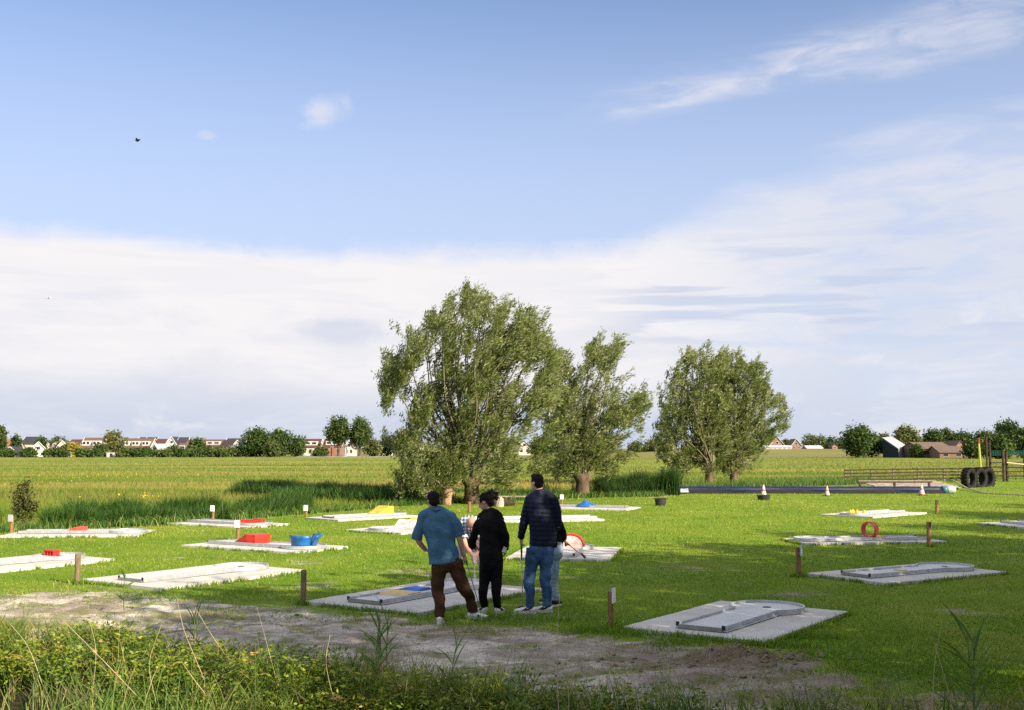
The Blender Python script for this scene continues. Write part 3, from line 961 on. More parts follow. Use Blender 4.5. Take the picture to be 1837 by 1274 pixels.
def tyre(label, X, Y, D, Wt, yaw):
    th = thing('tractor_tyre', label, 'tyre', (X, Y, 0), yaw, 'tractor tyres set upright in the grass')
    zc = D * 0.36
    ro, ri = D / 2, D * 0.29
    mb = MB(); n = 40
    prof = [(ri, -Wt * 0.36), (ro * 0.86, -Wt * 0.5), (ro * 0.97, -Wt * 0.42), (ro, 0), (ro * 0.97, Wt * 0.42), (ro * 0.86, Wt * 0.5), (ri, Wt * 0.36), (ri + 0.03, 0)]
    k = len(prof)
    vs = [(r * math.cos(2 * math.pi * i / n), y, zc + r * math.sin(2 * math.pi * i / n)) for i in range(n) for r, y in prof]
    fs = [(i * k + j, ((i + 1) % n) * k + j, ((i + 1) % n) * k + (j + 1) % k, i * k + (j + 1) % k) for i in range(n) for j in range(k)]
    mb.add(vs, fs); mb.build('carcass', M_black, th, smooth=True)
    mb = MB()
    for i in range(22):
        for s in (-1, 1):
            a = 2 * math.pi * (i + (0.5 if s > 0 else 0)) / 22
            q = []
            for da, yy in ((-0.04, 0.0), (0.04, 0.0), (0.14, 0.5), (0.06, 0.5)):
                for r in (ro * 0.95, ro * 1.05):
                    q.append((r * math.cos(a + da), s * yy * Wt * 0.98, zc + r * math.sin(a + da)))
            mb.add(q, [(0, 2, 4, 6), (1, 7, 5, 3), (0, 1, 3, 2), (2, 3, 5, 4), (4, 5, 7, 6), (6, 7, 1, 0)])
    mb.build('tread_lugs', M_black, th)


tyre('upright tractor tyre with its tread turned to us, nearest the tube', W(1739, 874, 65.5).x, 65.5, 1.35, 0.42, R(42))
tyre('middle upright tractor tyre of the three', W(1757, 872, 66.6).x, 66.6, 1.35, 0.40, R(38))
tyre('upright tractor tyre nearest the timber gate', W(1771, 870, 67.7).x, 67.7, 1.35, 0.40, R(38))

# post and rail fence
th = thing('rail_fence', 'dark timber post and rail fence along the meadow edge', 'fence', (0, 0, 0))
fpx = [(1516, 74), (1527, 74.5), (1563, 75.5), (1602, 76.5), (1647, 78), (1693, 79.5), (1738, 81), (1772, 82)]
fpt = [(W(px, 850, Y).x, Y) for px, Y in fpx]
for i, (X, Y) in enumerate(fpt):
    mb = MB(); hh = 0.95 + random.uniform(-0.05, 0.05)
    mb.tube([(X, Y, -0.1), (X + random.uniform(-0.02, 0.02), Y, hh)], 0.065, 8); mb.build('post', M_fence_l, th)
for i in range(len(fpt) - 1):
    (xa_, ya_), (xb_, yb_) = fpt[i], fpt[i + 1]
    for z in (0.22, 0.45, 0.66, 0.88):
        mb = MB(); s0, s1 = random.uniform(-0.02, 0.02), random.uniform(-0.02, 0.02)
        a, b2 = Vector((xa_, ya_ - 0.09, z + s0)), Vector((xb_, yb_ - 0.09, z + s1))
        mb.tube([a, (a + b2) / 2 + Vector((0, 0, -0.01)), b2], [0.05, 0.05, 0.05], 6, flat=0.5, side=(0, 0, 1)); mb.build('rail', M_fence, th)

th = thing('timber_gateway', 'dark timber gate frame with tall posts and green net at the fence end', 'gate', (0, 0, 0))
YG = 78.0
for px, y0, y1, r in ((1769, 784, 864, 0.07), (1775, 790, 864, 0.055), (1776, 819, 864, 0.10), (1799, 808, 864, 0.10), (1805, 811, 864, 0.10), (1837, 816, 864, 0.08)):
    p = W(px, y0, YG)
    mb = MB(); mb.tube([(p.x, YG, -0.1), (p.x, YG, p.z)], r, 8); mb.build('post', M_timber, th)
for (pa, pb) in ((1777, 1798), (1806, 1836), (1838, 1880)):
    for y in (830, 838, 846, 854):
        a, b2 = W(pa, y, YG - 0.12), W(pb, y + random.uniform(-0.6, 0.6), YG - 0.12)
        mb = MB(); mb.tube([a, b2], 0.05, 6); mb.build('rail', M_timber, th)
for i, (pa, pb) in enumerate(((1777, 1798), (1806, 1890))):                      # net strung along the top
    a, b2 = W(pa, 809, YG), W(pb, 809, YG)
    mb = MB()
    nn = int((b2.x - a.x) / 0.16)
    for k in range(nn + 1):
        x = a.x + (b2.x - a.x) * k / nn
        mb.tube([(x, YG, a.z), (x + 0.03, YG, a.z - 0.30)], 0.022, 4)
    for k in range(4):
        mb.tube([(a.x, YG, a.z - 0.1 * k), (b2.x, YG, a.z - 0.1 * k)], 0.022, 4)
    mb.build('net', M_net, th)
mb = MB(); a, b2 = W(1806, 830, YG - 0.2), W(1880, 832, YG - 0.2)
mb.tube([a, (a + b2) / 2 + Vector((0, 0, -0.12)), b2], 0.05, 6); mb.build('rope', M_hose, th)

p0, p1 = W(1757.5, 843, 72), W(1757, 786, 72)
th = thing('yellow_pole', 'thin yellow pole with a rusty red top behind the tyres', 'pole', (p0.x, 72, 0))
z2 = p1.z
mb = MB(); mb.tube([(0.12, 0, -0.1), (0, 0, z2 - 0.35)], 0.07, 8); mb.build('shaft', M_ypole, th)
mb = MB(); mb.tube([(0, 0, z2 - 0.35), (-0.01, 0, z2)], 0.085, 8); mb.build('cap', M_rust, th)

pts = [Vector((*gp(1700, 875), 0.35)), Vector((*gp(1712, 874), 0.36)), Vector((*gp(1735, 880), 0.12)), Vector((*gp(1765, 886), 0.04)), Vector((*gp(1850, 890), 0.03))]
mb = MB(); mb.tube(pts, 0.045, 6)
tag(mb.build('hose', M_hose), 'yellowish hose trailing from the pale end of the tube', 'hose')

# bits under the big willow
th = thing('log_bench', 'weathered plank laid on stumps at the foot of the willows', 'bench', (W(925, 893, 46.5).x, 46.5, 0))
mb = MB(); mb.box(-0.75, 0.75, -0.12, 0.12, 0.28, 0.33); mb.build('plank', M_timber_l, th)
for u in (-0.55, 0.55):
    mb = MB(); mb.tube([(u, 0, -0.05), (u, 0, 0.278)], 0.11, 8); mb.build('stump', M_timber, th)
mb = MB(); mb.tube([(-0.5, 0.1, 0.12), (-0.1, 0, 0.16), (0.4, 0.05, 0.13)], [0.10, 0.13, 0.11], 8)
lo = mb.build('fallen_log', M_timber); lo.location = (W(905, 893, 44.5).x, 44.5, 0)
tag(lo, 'short dark log lying in the grass under the big willow', 'log')
mb = MB(); mb.lathe([(0, 0), (0.17, 0.0), (0.16, 0.18), (0.10, 0.34), (0.03, 0.38), (0, 0.38)], 9)
so = mb.build('boulder', mat('pale_stone', (0.50, 0.41, 0.32), 0.9, 0.15, 0.2, 6, 0.6, 30)); so.location = (W(896, 905, 44).x, 44, 0); so.rotation_euler = (0.1, 0.15, 0.3)
tag(so, 'pale upright stone behind the dark-haired woman', 'stone')

# ------------------------------------------------------------------ things in the air
M_air = mat('aircraft_grey', (0.42, 0.43, 0.45), 0.5, 0.4, 0.05)
c0 = W(87, 535, 5200)
th = thing('airplane', 'tiny grey airplane low over the cloud bank', 'airplane', c0, R(8))
mb = MB(); mb.tube([(-15, 0, 0), (-13, 0, 0), (-8, 0, 0), (9, 0, 0.2), (15, 0, 1.0)], [0.5, 1.6, 2.0, 1.9, 0.5], 12); mb.build('fuselage', M_air, th, smooth=True)
for s in (-1, 1):
    mb = MB(); mb.add([(-3, 0, -0.6), (2.5, 0, -0.6), (6, s * 15, 1.3), (4.2, s * 15, 1.3), (-3, 0, 0.1), (2.5, 0, 0.1), (6, s * 15, 1.5), (4.2, s * 15, 1.5)], [(0, 1, 2, 3), (7, 6, 5, 4), (0, 4, 5, 1), (1, 5, 6, 2), (2, 6, 7, 3), (3, 7, 4, 0)])
    mb.build('wing', M_air, th)
    mb = MB(); mb.tube([(-2.5, s * 5, -1.4), (1.5, s * 5, -1.3)], [1.1, 0.9], 10); mb.build('engine', M_air, th)
mb = MB(); mb.add([(10, -0.2, 1), (15, -0.2, 1.3), (16.5, -0.15, 6.5), (14.2, -0.15, 6.5), (10, 0.2, 1), (15, 0.2, 1.3), (16.5, 0.15, 6.5), (14.2, 0.15, 6.5)], [(0, 1, 2, 3), (7, 6, 5, 4), (0, 4, 5, 1), (1, 5, 6, 2), (2, 6, 7, 3), (3, 7, 4, 0)]); mb.build('tail_fin', M_air, th)

M_bird = mat('black_feathers', (0.012, 0.012, 0.016), 0.7, 0.2, 0.2)
c0 = W(246, 252, 55)
th = thing('bird', 'small black bird with folded wings high in the blue sky', 'bird', c0, R(-25))
mb = MB(); mb.tube([(-0.12, 0, 0.0), (-0.10, 0, 0.01), (-0.06, 0, 0.02), (0.0, 0, 0.0), (0.07, 0, 0.0), (0.15, 0, 0.01), (0.22, 0, 0.015)], [0.008, 0.03, 0.045, 0.072, 0.06, 0.03, 0.012], 12)
mb.tube([(-0.12, 0, 0.005), (-0.16, 0, -0.003)], [0.012, 0.002], 6)
mb.build('body', M_bird, th, smooth=True)
for s in (-1, 1):
    mb = MB(); mb.add([(-0.05, s * 0.03, 0.03), (0.06, s * 0.03, 0.02), (0.12, s * 0.13, 0.07), (0.0, s * 0.12, 0.09), (-0.05, s * 0.03, 0.04), (0.06, s * 0.03, 0.03), (0.12, s * 0.13, 0.075), (0.0, s * 0.12, 0.096)], [(0, 1, 2, 3), (7, 6, 5, 4), (0, 4, 5, 1), (1, 5, 6, 2), (2, 6, 7, 3), (3, 7, 4, 0)])
    mb.build('wing', M_bird, th)
# ------------------------------------------------------------------ people
def cloth_mat(name, col, rough=0.85, var=0.15, scale=6, bump=0.5, bscale=30, spec=0.15):
    return mat(name, col, rough, spec, var, scale, bump, bscale)


M_skin = mat('skin', (0.50, 0.29, 0.20), 0.5, 0.35, 0.08, 12)
M_skin2 = mat('skin_ruddy', (0.56, 0.28, 0.20), 0.5, 0.35, 0.10, 12)
M_hair = mat('dark_brown_hair', (0.014, 0.010, 0.008), 0.75, 0.15, 0.4, 40, 0.6, 90)
M_shoe = mat('white_sneaker', (0.76, 0.74, 0.70), 0.6, 0.3, 0.06, 20)
M_sole = mat('sneaker_sole', (0.68, 0.66, 0.60), 0.7, 0.2, 0.08, 20)
M_ink = mat('black_print', (0.015, 0.014, 0.015), 0.6, 0.3, 0.1)
M_wine = mat('wine_stripe', (0.10, 0.015, 0.03), 0.6, 0.3, 0.1)


def spline(pts, k=5):
    """Catmull-Rom through the given points"""
    P = [Vector(p) for p in pts]
    if len(P) < 3:
        return [P[0].lerp(P[-1], i / k) for i in range(k + 1)]
    Q = [P[0] * 2 - P[1]] + P + [P[-1] * 2 - P[-2]]
    o = []
    for i in range(1, len(Q) - 2):
        a, b_, c_, d_ = Q[i - 1], Q[i], Q[i + 1], Q[i + 2]
        for j in range(k):
            t_ = j / k
            o.append(0.5 * ((2 * b_) + (c_ - a) * t_ + (2 * a - 5 * b_ + 4 * c_ - d_) * t_ ** 2 + (-a + 3 * b_ - 3 * c_ + d_) * t_ ** 3))
    o.append(P[-1])
    return o


def rlerp(rad, k, n):
    o = []
    for i in range(n):
        t_ = min(i / k, len(rad) - 1 - 1e-6)
        j = int(t_)
        f_ = t_ - j
        a, b_ = rad[j], rad[j + 1]
        if not isinstance(a, tuple): a = (a, a)
        if not isinstance(b_, tuple): b_ = (b_, b_)
        o.append((a[0] + (b_[0] - a[0]) * f_, a[1] + (b_[1] - a[1]) * f_))
    return o


def limb(mb, pts, rad, side=None, n=14, k=5, round_ends=True):
    S = spline(pts, k)
    r = rlerp(rad, k, len(S)) if len(pts) >= 3 else rlerp(rad, k, len(S))
    if round_ends:
        d0 = (S[0] - S[1]).normalized(); d1 = (S[-1] - S[-2]).normalized()
        ra, rb = min(r[0]), min(r[-1])
        S = [S[0] + d0 * ra * 0.85, S[0] + d0 * ra * 0.5] + S + [S[-1] + d1 * rb * 0.5, S[-1] + d1 * rb * 0.85]
        r = [(r[0][0] * 0.5, r[0][1] * 0.5), (r[0][0] * 0.86, r[0][1] * 0.86)] + r + [(r[-1][0] * 0.86, r[-1][1] * 0.86), (r[-1][0] * 0.5, r[-1][1] * 0.5)]
    mb.tube(S, r, n, True, side=side)


def core(mb, pts, rad, side=None, n=14, k=5, round_ends=True):
    """a limb that clothing hides: kept well inside the cloth"""
    limb(mb, pts, [tuple(x * 0.62 for x in r) if isinstance(r, tuple) else (r * 0.55 if i < len(rad) - 1 else r * 0.8) for i, r in enumerate(rad)], side, n, k, round_ends)


def sleeve(mb, pts, rad, side=None, n=14, k=4, round_ends=False):
    limb(mb, pts, rad, side, n, k, False)
    ball(mb, pts[0], rad[0] * 1.0)
    d = (Vector(pts[0]) - Vector(pts[1])).normalized()
    ball(mb, Vector(pts[0]) + d * rad[0] * 0.10, rad[0] * 0.92)


def ball(mb, c, rx, ry=None, rz=None, M=None, n=14):
    ry = ry or rx; rz = rz or rx
    vs, fs = [], []
    m_ = n // 2
    for i in range(m_ + 1):
        p = math.pi * i / m_
        for j in range(n):
            q = 2 * math.pi * j / n
            v = Vector((rx * math.sin(p) * math.cos(q), ry * math.sin(p) * math.sin(q), rz * math.cos(p)))
            if M is not None: v = M @ v
            vs.append(Vector(c) + v)
    for i in range(m_):
        for j in range(n):
            a, b_ = i * n + j, i * n + (j + 1) % n
            fs.append((a, a + n, b_ + n, b_))
    mb.add(vs, fs)


def fuse(mb, name, m, parent, voxel=0.012, smooth=3, disp=None):
    """weld overlapping closed shapes into one continuous skin"""
    me = bpy.data.meshes.new(name)
    me.from_pydata(mb.v, [], mb.f)
    bm = bmesh.new(); bm.from_mesh(me)
    bmesh.ops.remove_doubles(bm, verts=bm.verts, dist=1e-6)
    bmesh.ops.recalc_face_normals(bm, faces=bm.faces)
    bm.to_mesh(me); bm.free()
    tmp = bpy.data.objects.new(name, me); COL.objects.link(tmp)
    md = tmp.modifiers.new('r', 'REMESH'); md.mode = 'VOXEL'; md.voxel_size = voxel
    if smooth:
        ms = tmp.modifiers.new('s', 'SMOOTH'); ms.factor = 0.5; ms.iterations = smooth
    dg = bpy.context.evaluated_depsgraph_get()
    me2 = bpy.data.meshes.new_from_object(tmp.evaluated_get(dg))
    bpy.data.objects.remove(tmp); bpy.data.meshes.remove(me)
    if disp is not None:
        n = len(me2.vertices)
        co = np.zeros(n * 3, np.float32); me2.vertices.foreach_get('co', co)
        no = np.zeros(n * 3, np.float32); me2.vertex_normals.foreach_get('vector', no)
        co = co.reshape(-1, 3); no = no.reshape(-1, 3)
        co = co + no * disp(co)[:, None]
        me2.vertices.foreach_set('co', co.ravel().astype(np.float32))
    me2.polygons.foreach_set('use_smooth', [True] * len(me2.polygons))
    me2.materials.clear(); me2.materials.append(m)
    me2.update()
    o = bpy.data.objects.new(name, me2)
    return link(o, parent)


def folds(amp, seed, fx=7.0, fz=11.0):
    def f_(co):
        return (fbm(co[:, 0] * fx + co[:, 2] * fz * 0.6, co[:, 2] * fz + co[:, 1] * fx, seed, 3) - 0.5) * 2 * amp
    return f_


def head(mb, c, face, tilt=0.0, s=1.0):
    """head as a skull, jaw, nose, ears, brow, lips; face is the horizontal looking direction"""
    fx = Vector((face[0], face[1], 0)).normalized()
    rt_ = Vector((fx.y, -fx.x, 0))
    up = Vector((0, 0, 1))
    q = Matrix.Rotation(-tilt, 3, rt_)
    fx = q @ fx; up = q @ up
    M = Matrix((rt_, fx, up)).transposed()
    c = Vector(c)

    def at(x, y, z): return c + M @ Vector((x * s, y * s, z * s))
    ball(mb, at(0, -0.008, 0.025), 0.074 * s, 0.094 * s, 0.088 * s, M)
    ball(mb, at(0, 0.022, -0.045), 0.058 * s, 0.068 * s, 0.068 * s, M)
    ball(mb, at(0, 0.062, -0.085), 0.028 * s, 0.024 * s, 0.024 * s, M, 10)
    mb.tube([at(0, 0.078, 0.020), at(0, 0.098, -0.012), at(0, 0.104, -0.026), at(0, 0.085, -0.034)], [0.008 * s, 0.012 * s, 0.015 * s, 0.012 * s], 8)
    for e in (-1, 1):
        ball(mb, at(e * 0.076, -0.012, -0.008), 0.010 * s, 0.020 * s, 0.032 * s, M, 10)
        ball(mb, at(e * 0.032, 0.076, 0.026), 0.026 * s, 0.012 * s, 0.008 * s, M, 10)
        ball(mb, at(e * 0.030, 0.074, 0.008), 0.013 * s, 0.012 * s, 0.010 * s, M, 10)
    ball(mb, at(0, 0.084, -0.056), 0.024 * s, 0.010 * s, 0.008 * s, M, 10)
    return at, M


def hand(mb, wrist, palm_dir, back, curl=0.7, s=1.0, thumb_side=1, grip=None):
    """palm, four unequal bent fingers and a thumb from the side of the palm"""
    d = Vector(palm_dir).normalized(); bk = Vector(back); bk = (bk - d * bk.dot(d)).normalized()
    sd = d.cross(bk) * thumb_side
    w0 = Vector(wrist)
    c = w0 + d * 0.05 * s
    Mh = Matrix((sd, bk, d)).transposed()
    ball(mb, c, 0.042 * s, 0.019 * s, 0.056 * s, Mh, 12)
    for i, (off, ln) in enumerate(((0.030, 0.070), (0.010, 0.080), (-0.010, 0.074), (-0.029, 0.058))):
        b0 = w0 + d * 0.092 * s + sd * off * s
        a1 = curl * 0.9; a2 = curl * 2.0; a3 = curl * 2.8
        p1 = b0 + (d * math.cos(a1) - bk * math.sin(a1)) * ln * 0.45 * s
        p2 = p1 + (d * math.cos(a2) - bk * math.sin(a2)) * ln * 0.32 * s
        p3 = p2 + (d * math.cos(a3) - bk * math.sin(a3)) * ln * 0.25 * s
        mb.tube([b0 - d * 0.02 * s, b0, p1, p2, p3], [0.010 * s, 0.0098 * s, 0.0092 * s, 0.0085 * s, 0.006 * s], 8)
    t0 = w0 + d * 0.03 * s + sd * 0.034 * s
    t1 = t0 + (sd * 0.6 + d * 0.7 - bk * 0.35).normalized() * 0.038 * s
    t2 = t1 + (d * 0.8 - bk * 0.6 + sd * 0.05).normalized() * 0.030 * s
    mb.tube([t0 - sd * 0.012 * s, t0, t1, t2], [0.013 * s, 0.0125 * s, 0.011 * s, 0.008 * s], 8)


def shoe(parent, ankle, toe_dir, mats=(None, None), L=0.285, marks=None, name='shoe', zg=0.0):
    d = Vector((toe_dir[0], toe_dir[1], 0)).normalized()
    sd = Vector((-d.y, d.x, 0))
    a = Vector((ankle[0], ankle[1], zg))
    h0 = a - d * L * 0.26

    def at(u, v, z): return h0 + d * (u * L) + sd * v + Vector((0, 0, z))
    mb = MB()
    mb.tube([at(0.02, 0, 0.055), at(0.10, 0, 0.062), at(0.28, 0, 0.062), at(0.5, 0, 0.052), at(0.72, 0, 0.042), at(0.9, 0, 0.036), at(0.98, 0, 0.032)],
            [(0.030, 0.034), (0.038, 0.042), (0.042, 0.045), (0.045, 0.040), (0.049, 0.032), (0.042, 0.026), (0.022, 0.015)], 14, True, side=sd)
    mb.tube([at(0.22, 0, 0.06), at(0.22, 0, 0.11)], [0.042, 0.040], 12)
    up = fuse(mb, name, mats[0] or M_shoe, parent, 0.008, 2)
    mb = MB()
    out = []
    n = 22
    for i in range(n):
        q = 2 * math.pi * i / n
        u = 0.5 - 0.5 * math.cos(q)
        wv = 0.043 + 0.008 * math.sin(math.pi * min(1, max(0, u - 0.35) * 1.6))
        out.append((h0 + d * (u * 1.02 - 0.01) * L + sd * wv * math.sin(q) * (1.0 if abs(math.sin(q)) > 0.3 else 1.0)))
    mb.add([(p.x, p.y, zg + 0.0) for p in out] + [(p.x, p.y, zg + 0.030) for p in out], [tuple(range(n))[::-1], tuple(range(n, 2 * n))] + [(i, (i + 1) % n, (i + 1) % n + n, i + n) for i in range(n)])
    mb.build('sole', mats[1] or M_sole, up)
    if marks == 'letters':                                           # black hand-drawn marks on the outer side
        for s_ in (-1, 1):
            y = s_ * 0.0505
            strokes = [[(0.40, 0.075), (0.43, 0.075), (0.43, 0.045), (0.41, 0.04)], [(0.47, 0.072), (0.50, 0.070), (0.51, 0.055), (0.50, 0.042), (0.47, 0.042), (0.47, 0.072)], [(0.55, 0.068), (0.58, 0.066), (0.565, 0.067), (0.565, 0.040)]]
            for st in strokes:
                mb = MB(); mb.tube([at(u, y * (1.0 - 0.3 * max(0, z - 0.05) / 0.03), z) for u, z in st], 0.0035, 5); mb.build('print', M_ink, up)
    elif marks == 'swoosh' or marks == 'wine':
        m_ = M_ink if marks == 'swoosh' else M_wine
        for s_ in (-1, 1):
            y = s_ * 0.0475
            mb = MB(); mb.tube([at(0.16, y * 0.92, 0.085), at(0.30, y, 0.066), at(0.45, y * 1.06, 0.056), at(0.62, y * 1.07, 0.050)], [0.004, 0.012, 0.013, 0.004], 6, flat=0.35, side=(0, 0, 1)); mb.build('side_stripe', m_, up)
            mb = MB(); mb.tube([at(0.40, y * 0.9, 0.082), at(0.52, y * 0.98, 0.062)], [0.007, 0.007], 6, flat=0.4, side=(0, 0, 1)); mb.build('side_stripe', m_, up)
    return up


def rehome(o):
    """shift world-built children so that they sit under their parent Empty at its base"""
    loc = Vector(o.location)
    for ch in o.children:
        ch.location = -loc


M_grip = mat('green_rubber_grip', (0.03, 0.30, 0.07), 0.6, 0.3, 0.15)
M_grip_r = mat('red_rubber_grip', (0.55, 0.05, 0.05), 0.6, 0.3, 0.15)
M_grip_w = mat('white_rubber_grip', (0.62, 0.62, 0.60), 0.6, 0.3, 0.1)
M_shaft = mat('steel_shaft', (0.62, 0.63, 0.62), 0.3, 0.5, 0.05, metal=0.7)
M_shaft_y = mat('pale_painted_shaft', (0.66, 0.64, 0.46), 0.45, 0.4, 0.05)


def putter(label, top, bottom, grip, shaft, head_dir, grip_len=0.26):
    top, bottom = Vector(top), Vector(bottom)
    d = (bottom - top).normalized()
    th = thing('putter', label, 'putter', bottom, 0, 'putters held by the players')
    o = bottom
    mb = MB(); mb.tube([top - o, top + d * grip_len * 0.6 - o, top + d * grip_len - o], [0.0155, 0.014, 0.011], 10); mb.build('grip', grip, th, smooth=True)
    mb = MB(); mb.tube([top + d * (grip_len - 0.01) - o, bottom - o], [0.0075, 0.0065], 8); mb.build('shaft', shaft, th, smooth=True)
    h = Vector(head_dir); h = (h - d * h.dot(d) * 0.3).normalized()
    mb = MB(); c = Vector((0, 0, 0.012))
    mb.tube([c - h * 0.035, c - h * 0.03, c + h * 0.06, c + h * 0.065], [0.010, 0.017, 0.017, 0.010], 10); mb.build('head', M_tub, th, smooth=True)
    return th


Z0 = 0.0
# ---- man in the blue shirt -------------------------------------------------
Y = 14.75


def P(px, py, dy=0.0):
    return W(px, py, Y + dy)


M_shirt = cloth_mat('blue_chambray', (0.062, 0.150, 0.235), 0.9, 0.16, 5, 0.5, 60)
M_trs = cloth_mat('brown_trousers', (0.058, 0.028, 0.014), 0.9, 0.2, 6, 0.4, 50)
lf, rf = Vector((*gp(789, 1119), 0)), Vector((*gp(851, 1112), 0))
th = thing('person', 'man in a short-sleeved blue shirt and brown trousers seen from behind, holding a putter', 'person', (lf.x + 0.22, lf.y + 0.1, 0))
sh = Vector((1, 0.1, 0))
mb = MB()
at_, Mh = head(mb, P(777, 899), (-0.35, 0.94), 0.25, 1.0)
limb(mb, [P(778, 904), P(781, 913), P(784, 925)], [0.056, 0.055, 0.065])
core(mb, [P(784, 926), P(786, 945), P(793, 975), P(800, 1005)], [(0.15, 0.085), (0.16, 0.10), (0.145, 0.095), (0.15, 0.10)], sh)
limb(mb, [P(757, 928), P(750, 966, 0.03), P(763, 986, 0.16)], [0.05, 0.042, 0.03])
limb(mb, [P(812, 928), P(824, 964, 0.0), P(832, 996, 0.08)], [0.05, 0.042, 0.030])
hand(mb, P(832, 996, 0.08), P(836, 1008, 0.13) - P(832, 996, 0.08), (1, -0.6, 0.2), 0.75, 1.0, 1)
hand(mb, P(763, 986, 0.16), P(772, 990, 0.2) - P(763, 986, 0.16), (-0.3, -0.3, 0.9), 0.6)
la, ra = Vector((lf.x, lf.y, 0.07)), Vector((rf.x - 0.02, rf.y, 0.07))
core(mb, [P(791, 1008), P(786, 1060, -0.02), la], [0.08, 0.055, 0.04])
core(mb, [P(815, 1008), P(834, 1058, 0.05), Vector((ra.x - 0.045, ra.y, 0.30)), ra], [0.08, 0.055, 0.05, 0.04])
fuse(mb, 'body', M_skin, th, 0.008, 2)
mb = MB()
for s_ in range(1):
    ball(mb, at_(0, -0.020, 0.045), 0.083, 0.100, 0.088, Mh)
    ball(mb, at_(0, -0.050, -0.005), 0.074, 0.062, 0.075, Mh)
    ball(mb, at_(0, 0.045, 0.098), 0.060, 0.045, 0.035, Mh)
fuse(mb, 'hair', M_hair, th, 0.008, 1, folds(0.008, 5, 40, 40))
mb = MB()
limb(mb, [P(781, 919), P(784, 929), P(786, 948), P(792, 975), P(796, 1000), P(797, 1010)], [(0.12, 0.085), (0.185, 0.105), (0.205, 0.125), (0.192, 0.130), (0.196, 0.138), (0.198, 0.140)], sh, 18, 5, False)
sleeve(mb, [P(760, 926), P(752, 947, 0.01), P(748, 968, 0.03)], [0.070, 0.066, 0.070], None, 14, 4, False)
sleeve(mb, [P(810, 926), P(819, 944, 0.0), P(825, 962, 0.01)], [0.070, 0.066, 0.070], None, 14, 4, False)
limb(mb, [P(779, 912), P(781, 921)], [0.062, 0.09], None, 12, 3, False)
limb(mb, [P(760, 926), P(772, 920), P(782, 914), P(797, 920), P(810, 926)], [0.07, 0.075, 0.068, 0.075, 0.07])
shirt = fuse(mb, 'shirt', M_shirt, th, 0.010, 3, folds(0.019, 3, 5, 8))
mb = MB(); mb.tube([P(776, 913, -0.07), P(781, 915, -0.095), P(788, 914, -0.06)], [0.018, 0.02, 0.018], 8); mb.build('collar', M_shirt, shirt, smooth=True)
mb = MB()
limb(mb, [P(797, 995), P(801, 1012)], [(0.175, 0.125), (0.180, 0.135)], sh, 16, 4)
limb(mb, [P(789, 1008), P(786, 1035, -0.01), P(785, 1062, -0.02), Vector((la.x, la.y, 0.30)), Vector((la.x, la.y, 0.085))], [0.112, 0.098, 0.078, 0.068, 0.066], None, 16, 5, False)
limb(mb, [P(814, 1008), P(824, 1034, 0.02), P(834, 1058, 0.05), Vector((ra.x - 0.045, ra.y, 0.30)), Vector((ra.x, ra.y, 0.09))], [0.112, 0.098, 0.080, 0.070, 0.066], None, 16, 5, False)
fuse(mb, 'trousers', M_trs, th, 0.010, 3, folds(0.016, 8, 6, 12))
shoe(th, la, (0.05, 1), L=0.28, marks='letters')
shoe(th, ra, (0.93, 0.30), L=0.29, marks='letters')
rehome(th)
g0 = P(833, 1000, 0.10)
putter('green-gripped putter held by the blue-shirted man', g0 + Vector((-0.01, -0.01, 0.06)), Vector((*gp(862, 1096), 0.015)), M_grip, M_shaft, (1, 0.3, 0))

# ---- woman in black ----------------------------------------------------------
Y = 15.35
M_blk = cloth_mat('black_cardigan', (0.0085, 0.008, 0.008), 0.92, 0.3, 6, 0.6, 50)
M_blk2 = cloth_mat('black_jeans', (0.0075, 0.0075, 0.008), 0.9, 0.3, 8, 0.4, 60)
rf = Vector((*gp(893, 1102), 0)); lf = Vector((*gp(869, 1101), 0))
th = thing('person', 'dark-haired woman dressed all in black between the two men, head bowed', 'person', ((lf.x + rf.x) / 2, rf.y, 0))
sh = Vector((0.85, 0.5, 0))
mb = MB()
at_, Mh = head(mb, P(870, 901), (-0.90, 0.30), 0.45, 0.98)
limb(mb, [P(873, 906), P(876, 915), P(879, 926)], [0.050, 0.048, 0.06])
core(mb, [P(879, 927), P(879, 945), P(880, 975), P(881, 1002)], [(0.12, 0.085), (0.14, 0.10), (0.12, 0.09), (0.14, 0.11)], sh)
limb(mb, [P(862, 930), P(850, 962, 0.05), P(848, 980, 0.22)], [0.045, 0.036, 0.027])
limb(mb, [P(897, 932), P(905, 962, -0.03), P(906, 984, 0.05)], [0.045, 0.036, 0.027])
hand(mb, P(906, 984, 0.05), P(906, 996, 0.07) - P(906, 984, 0.05), (1, -0.4, 0), 0.8, 0.92)
hand(mb, P(848, 980, 0.22), P(855, 982, 0.25) - P(848, 980, 0.22), (-0.2, -0.6, 0.5), 0.7, 0.92)
la, ra = Vector((lf.x, lf.y, 0.06)), Vector((rf.x, rf.y, 0.06))
core(mb, [P(873, 1000), P(868, 1050, 0.03), la], [0.075, 0.048, 0.035])
core(mb, [P(889, 1000), P(890, 1050, 0.0), ra], [0.075, 0.048, 0.035])
fuse(mb, 'body', M_skin, th, 0.008, 2)
mb = MB()
ball(mb, at_(0, -0.030, 0.040), 0.086, 0.098, 0.092, Mh)
ball(mb, at_(0, -0.085, 0.030), 0.075, 0.070, 0.080, Mh)
ball(mb, at_(0, -0.115, 0.065), 0.062, 0.060, 0.058, Mh)
ball(mb, at_(0, -0.075, -0.040), 0.064, 0.050, 0.060, Mh)
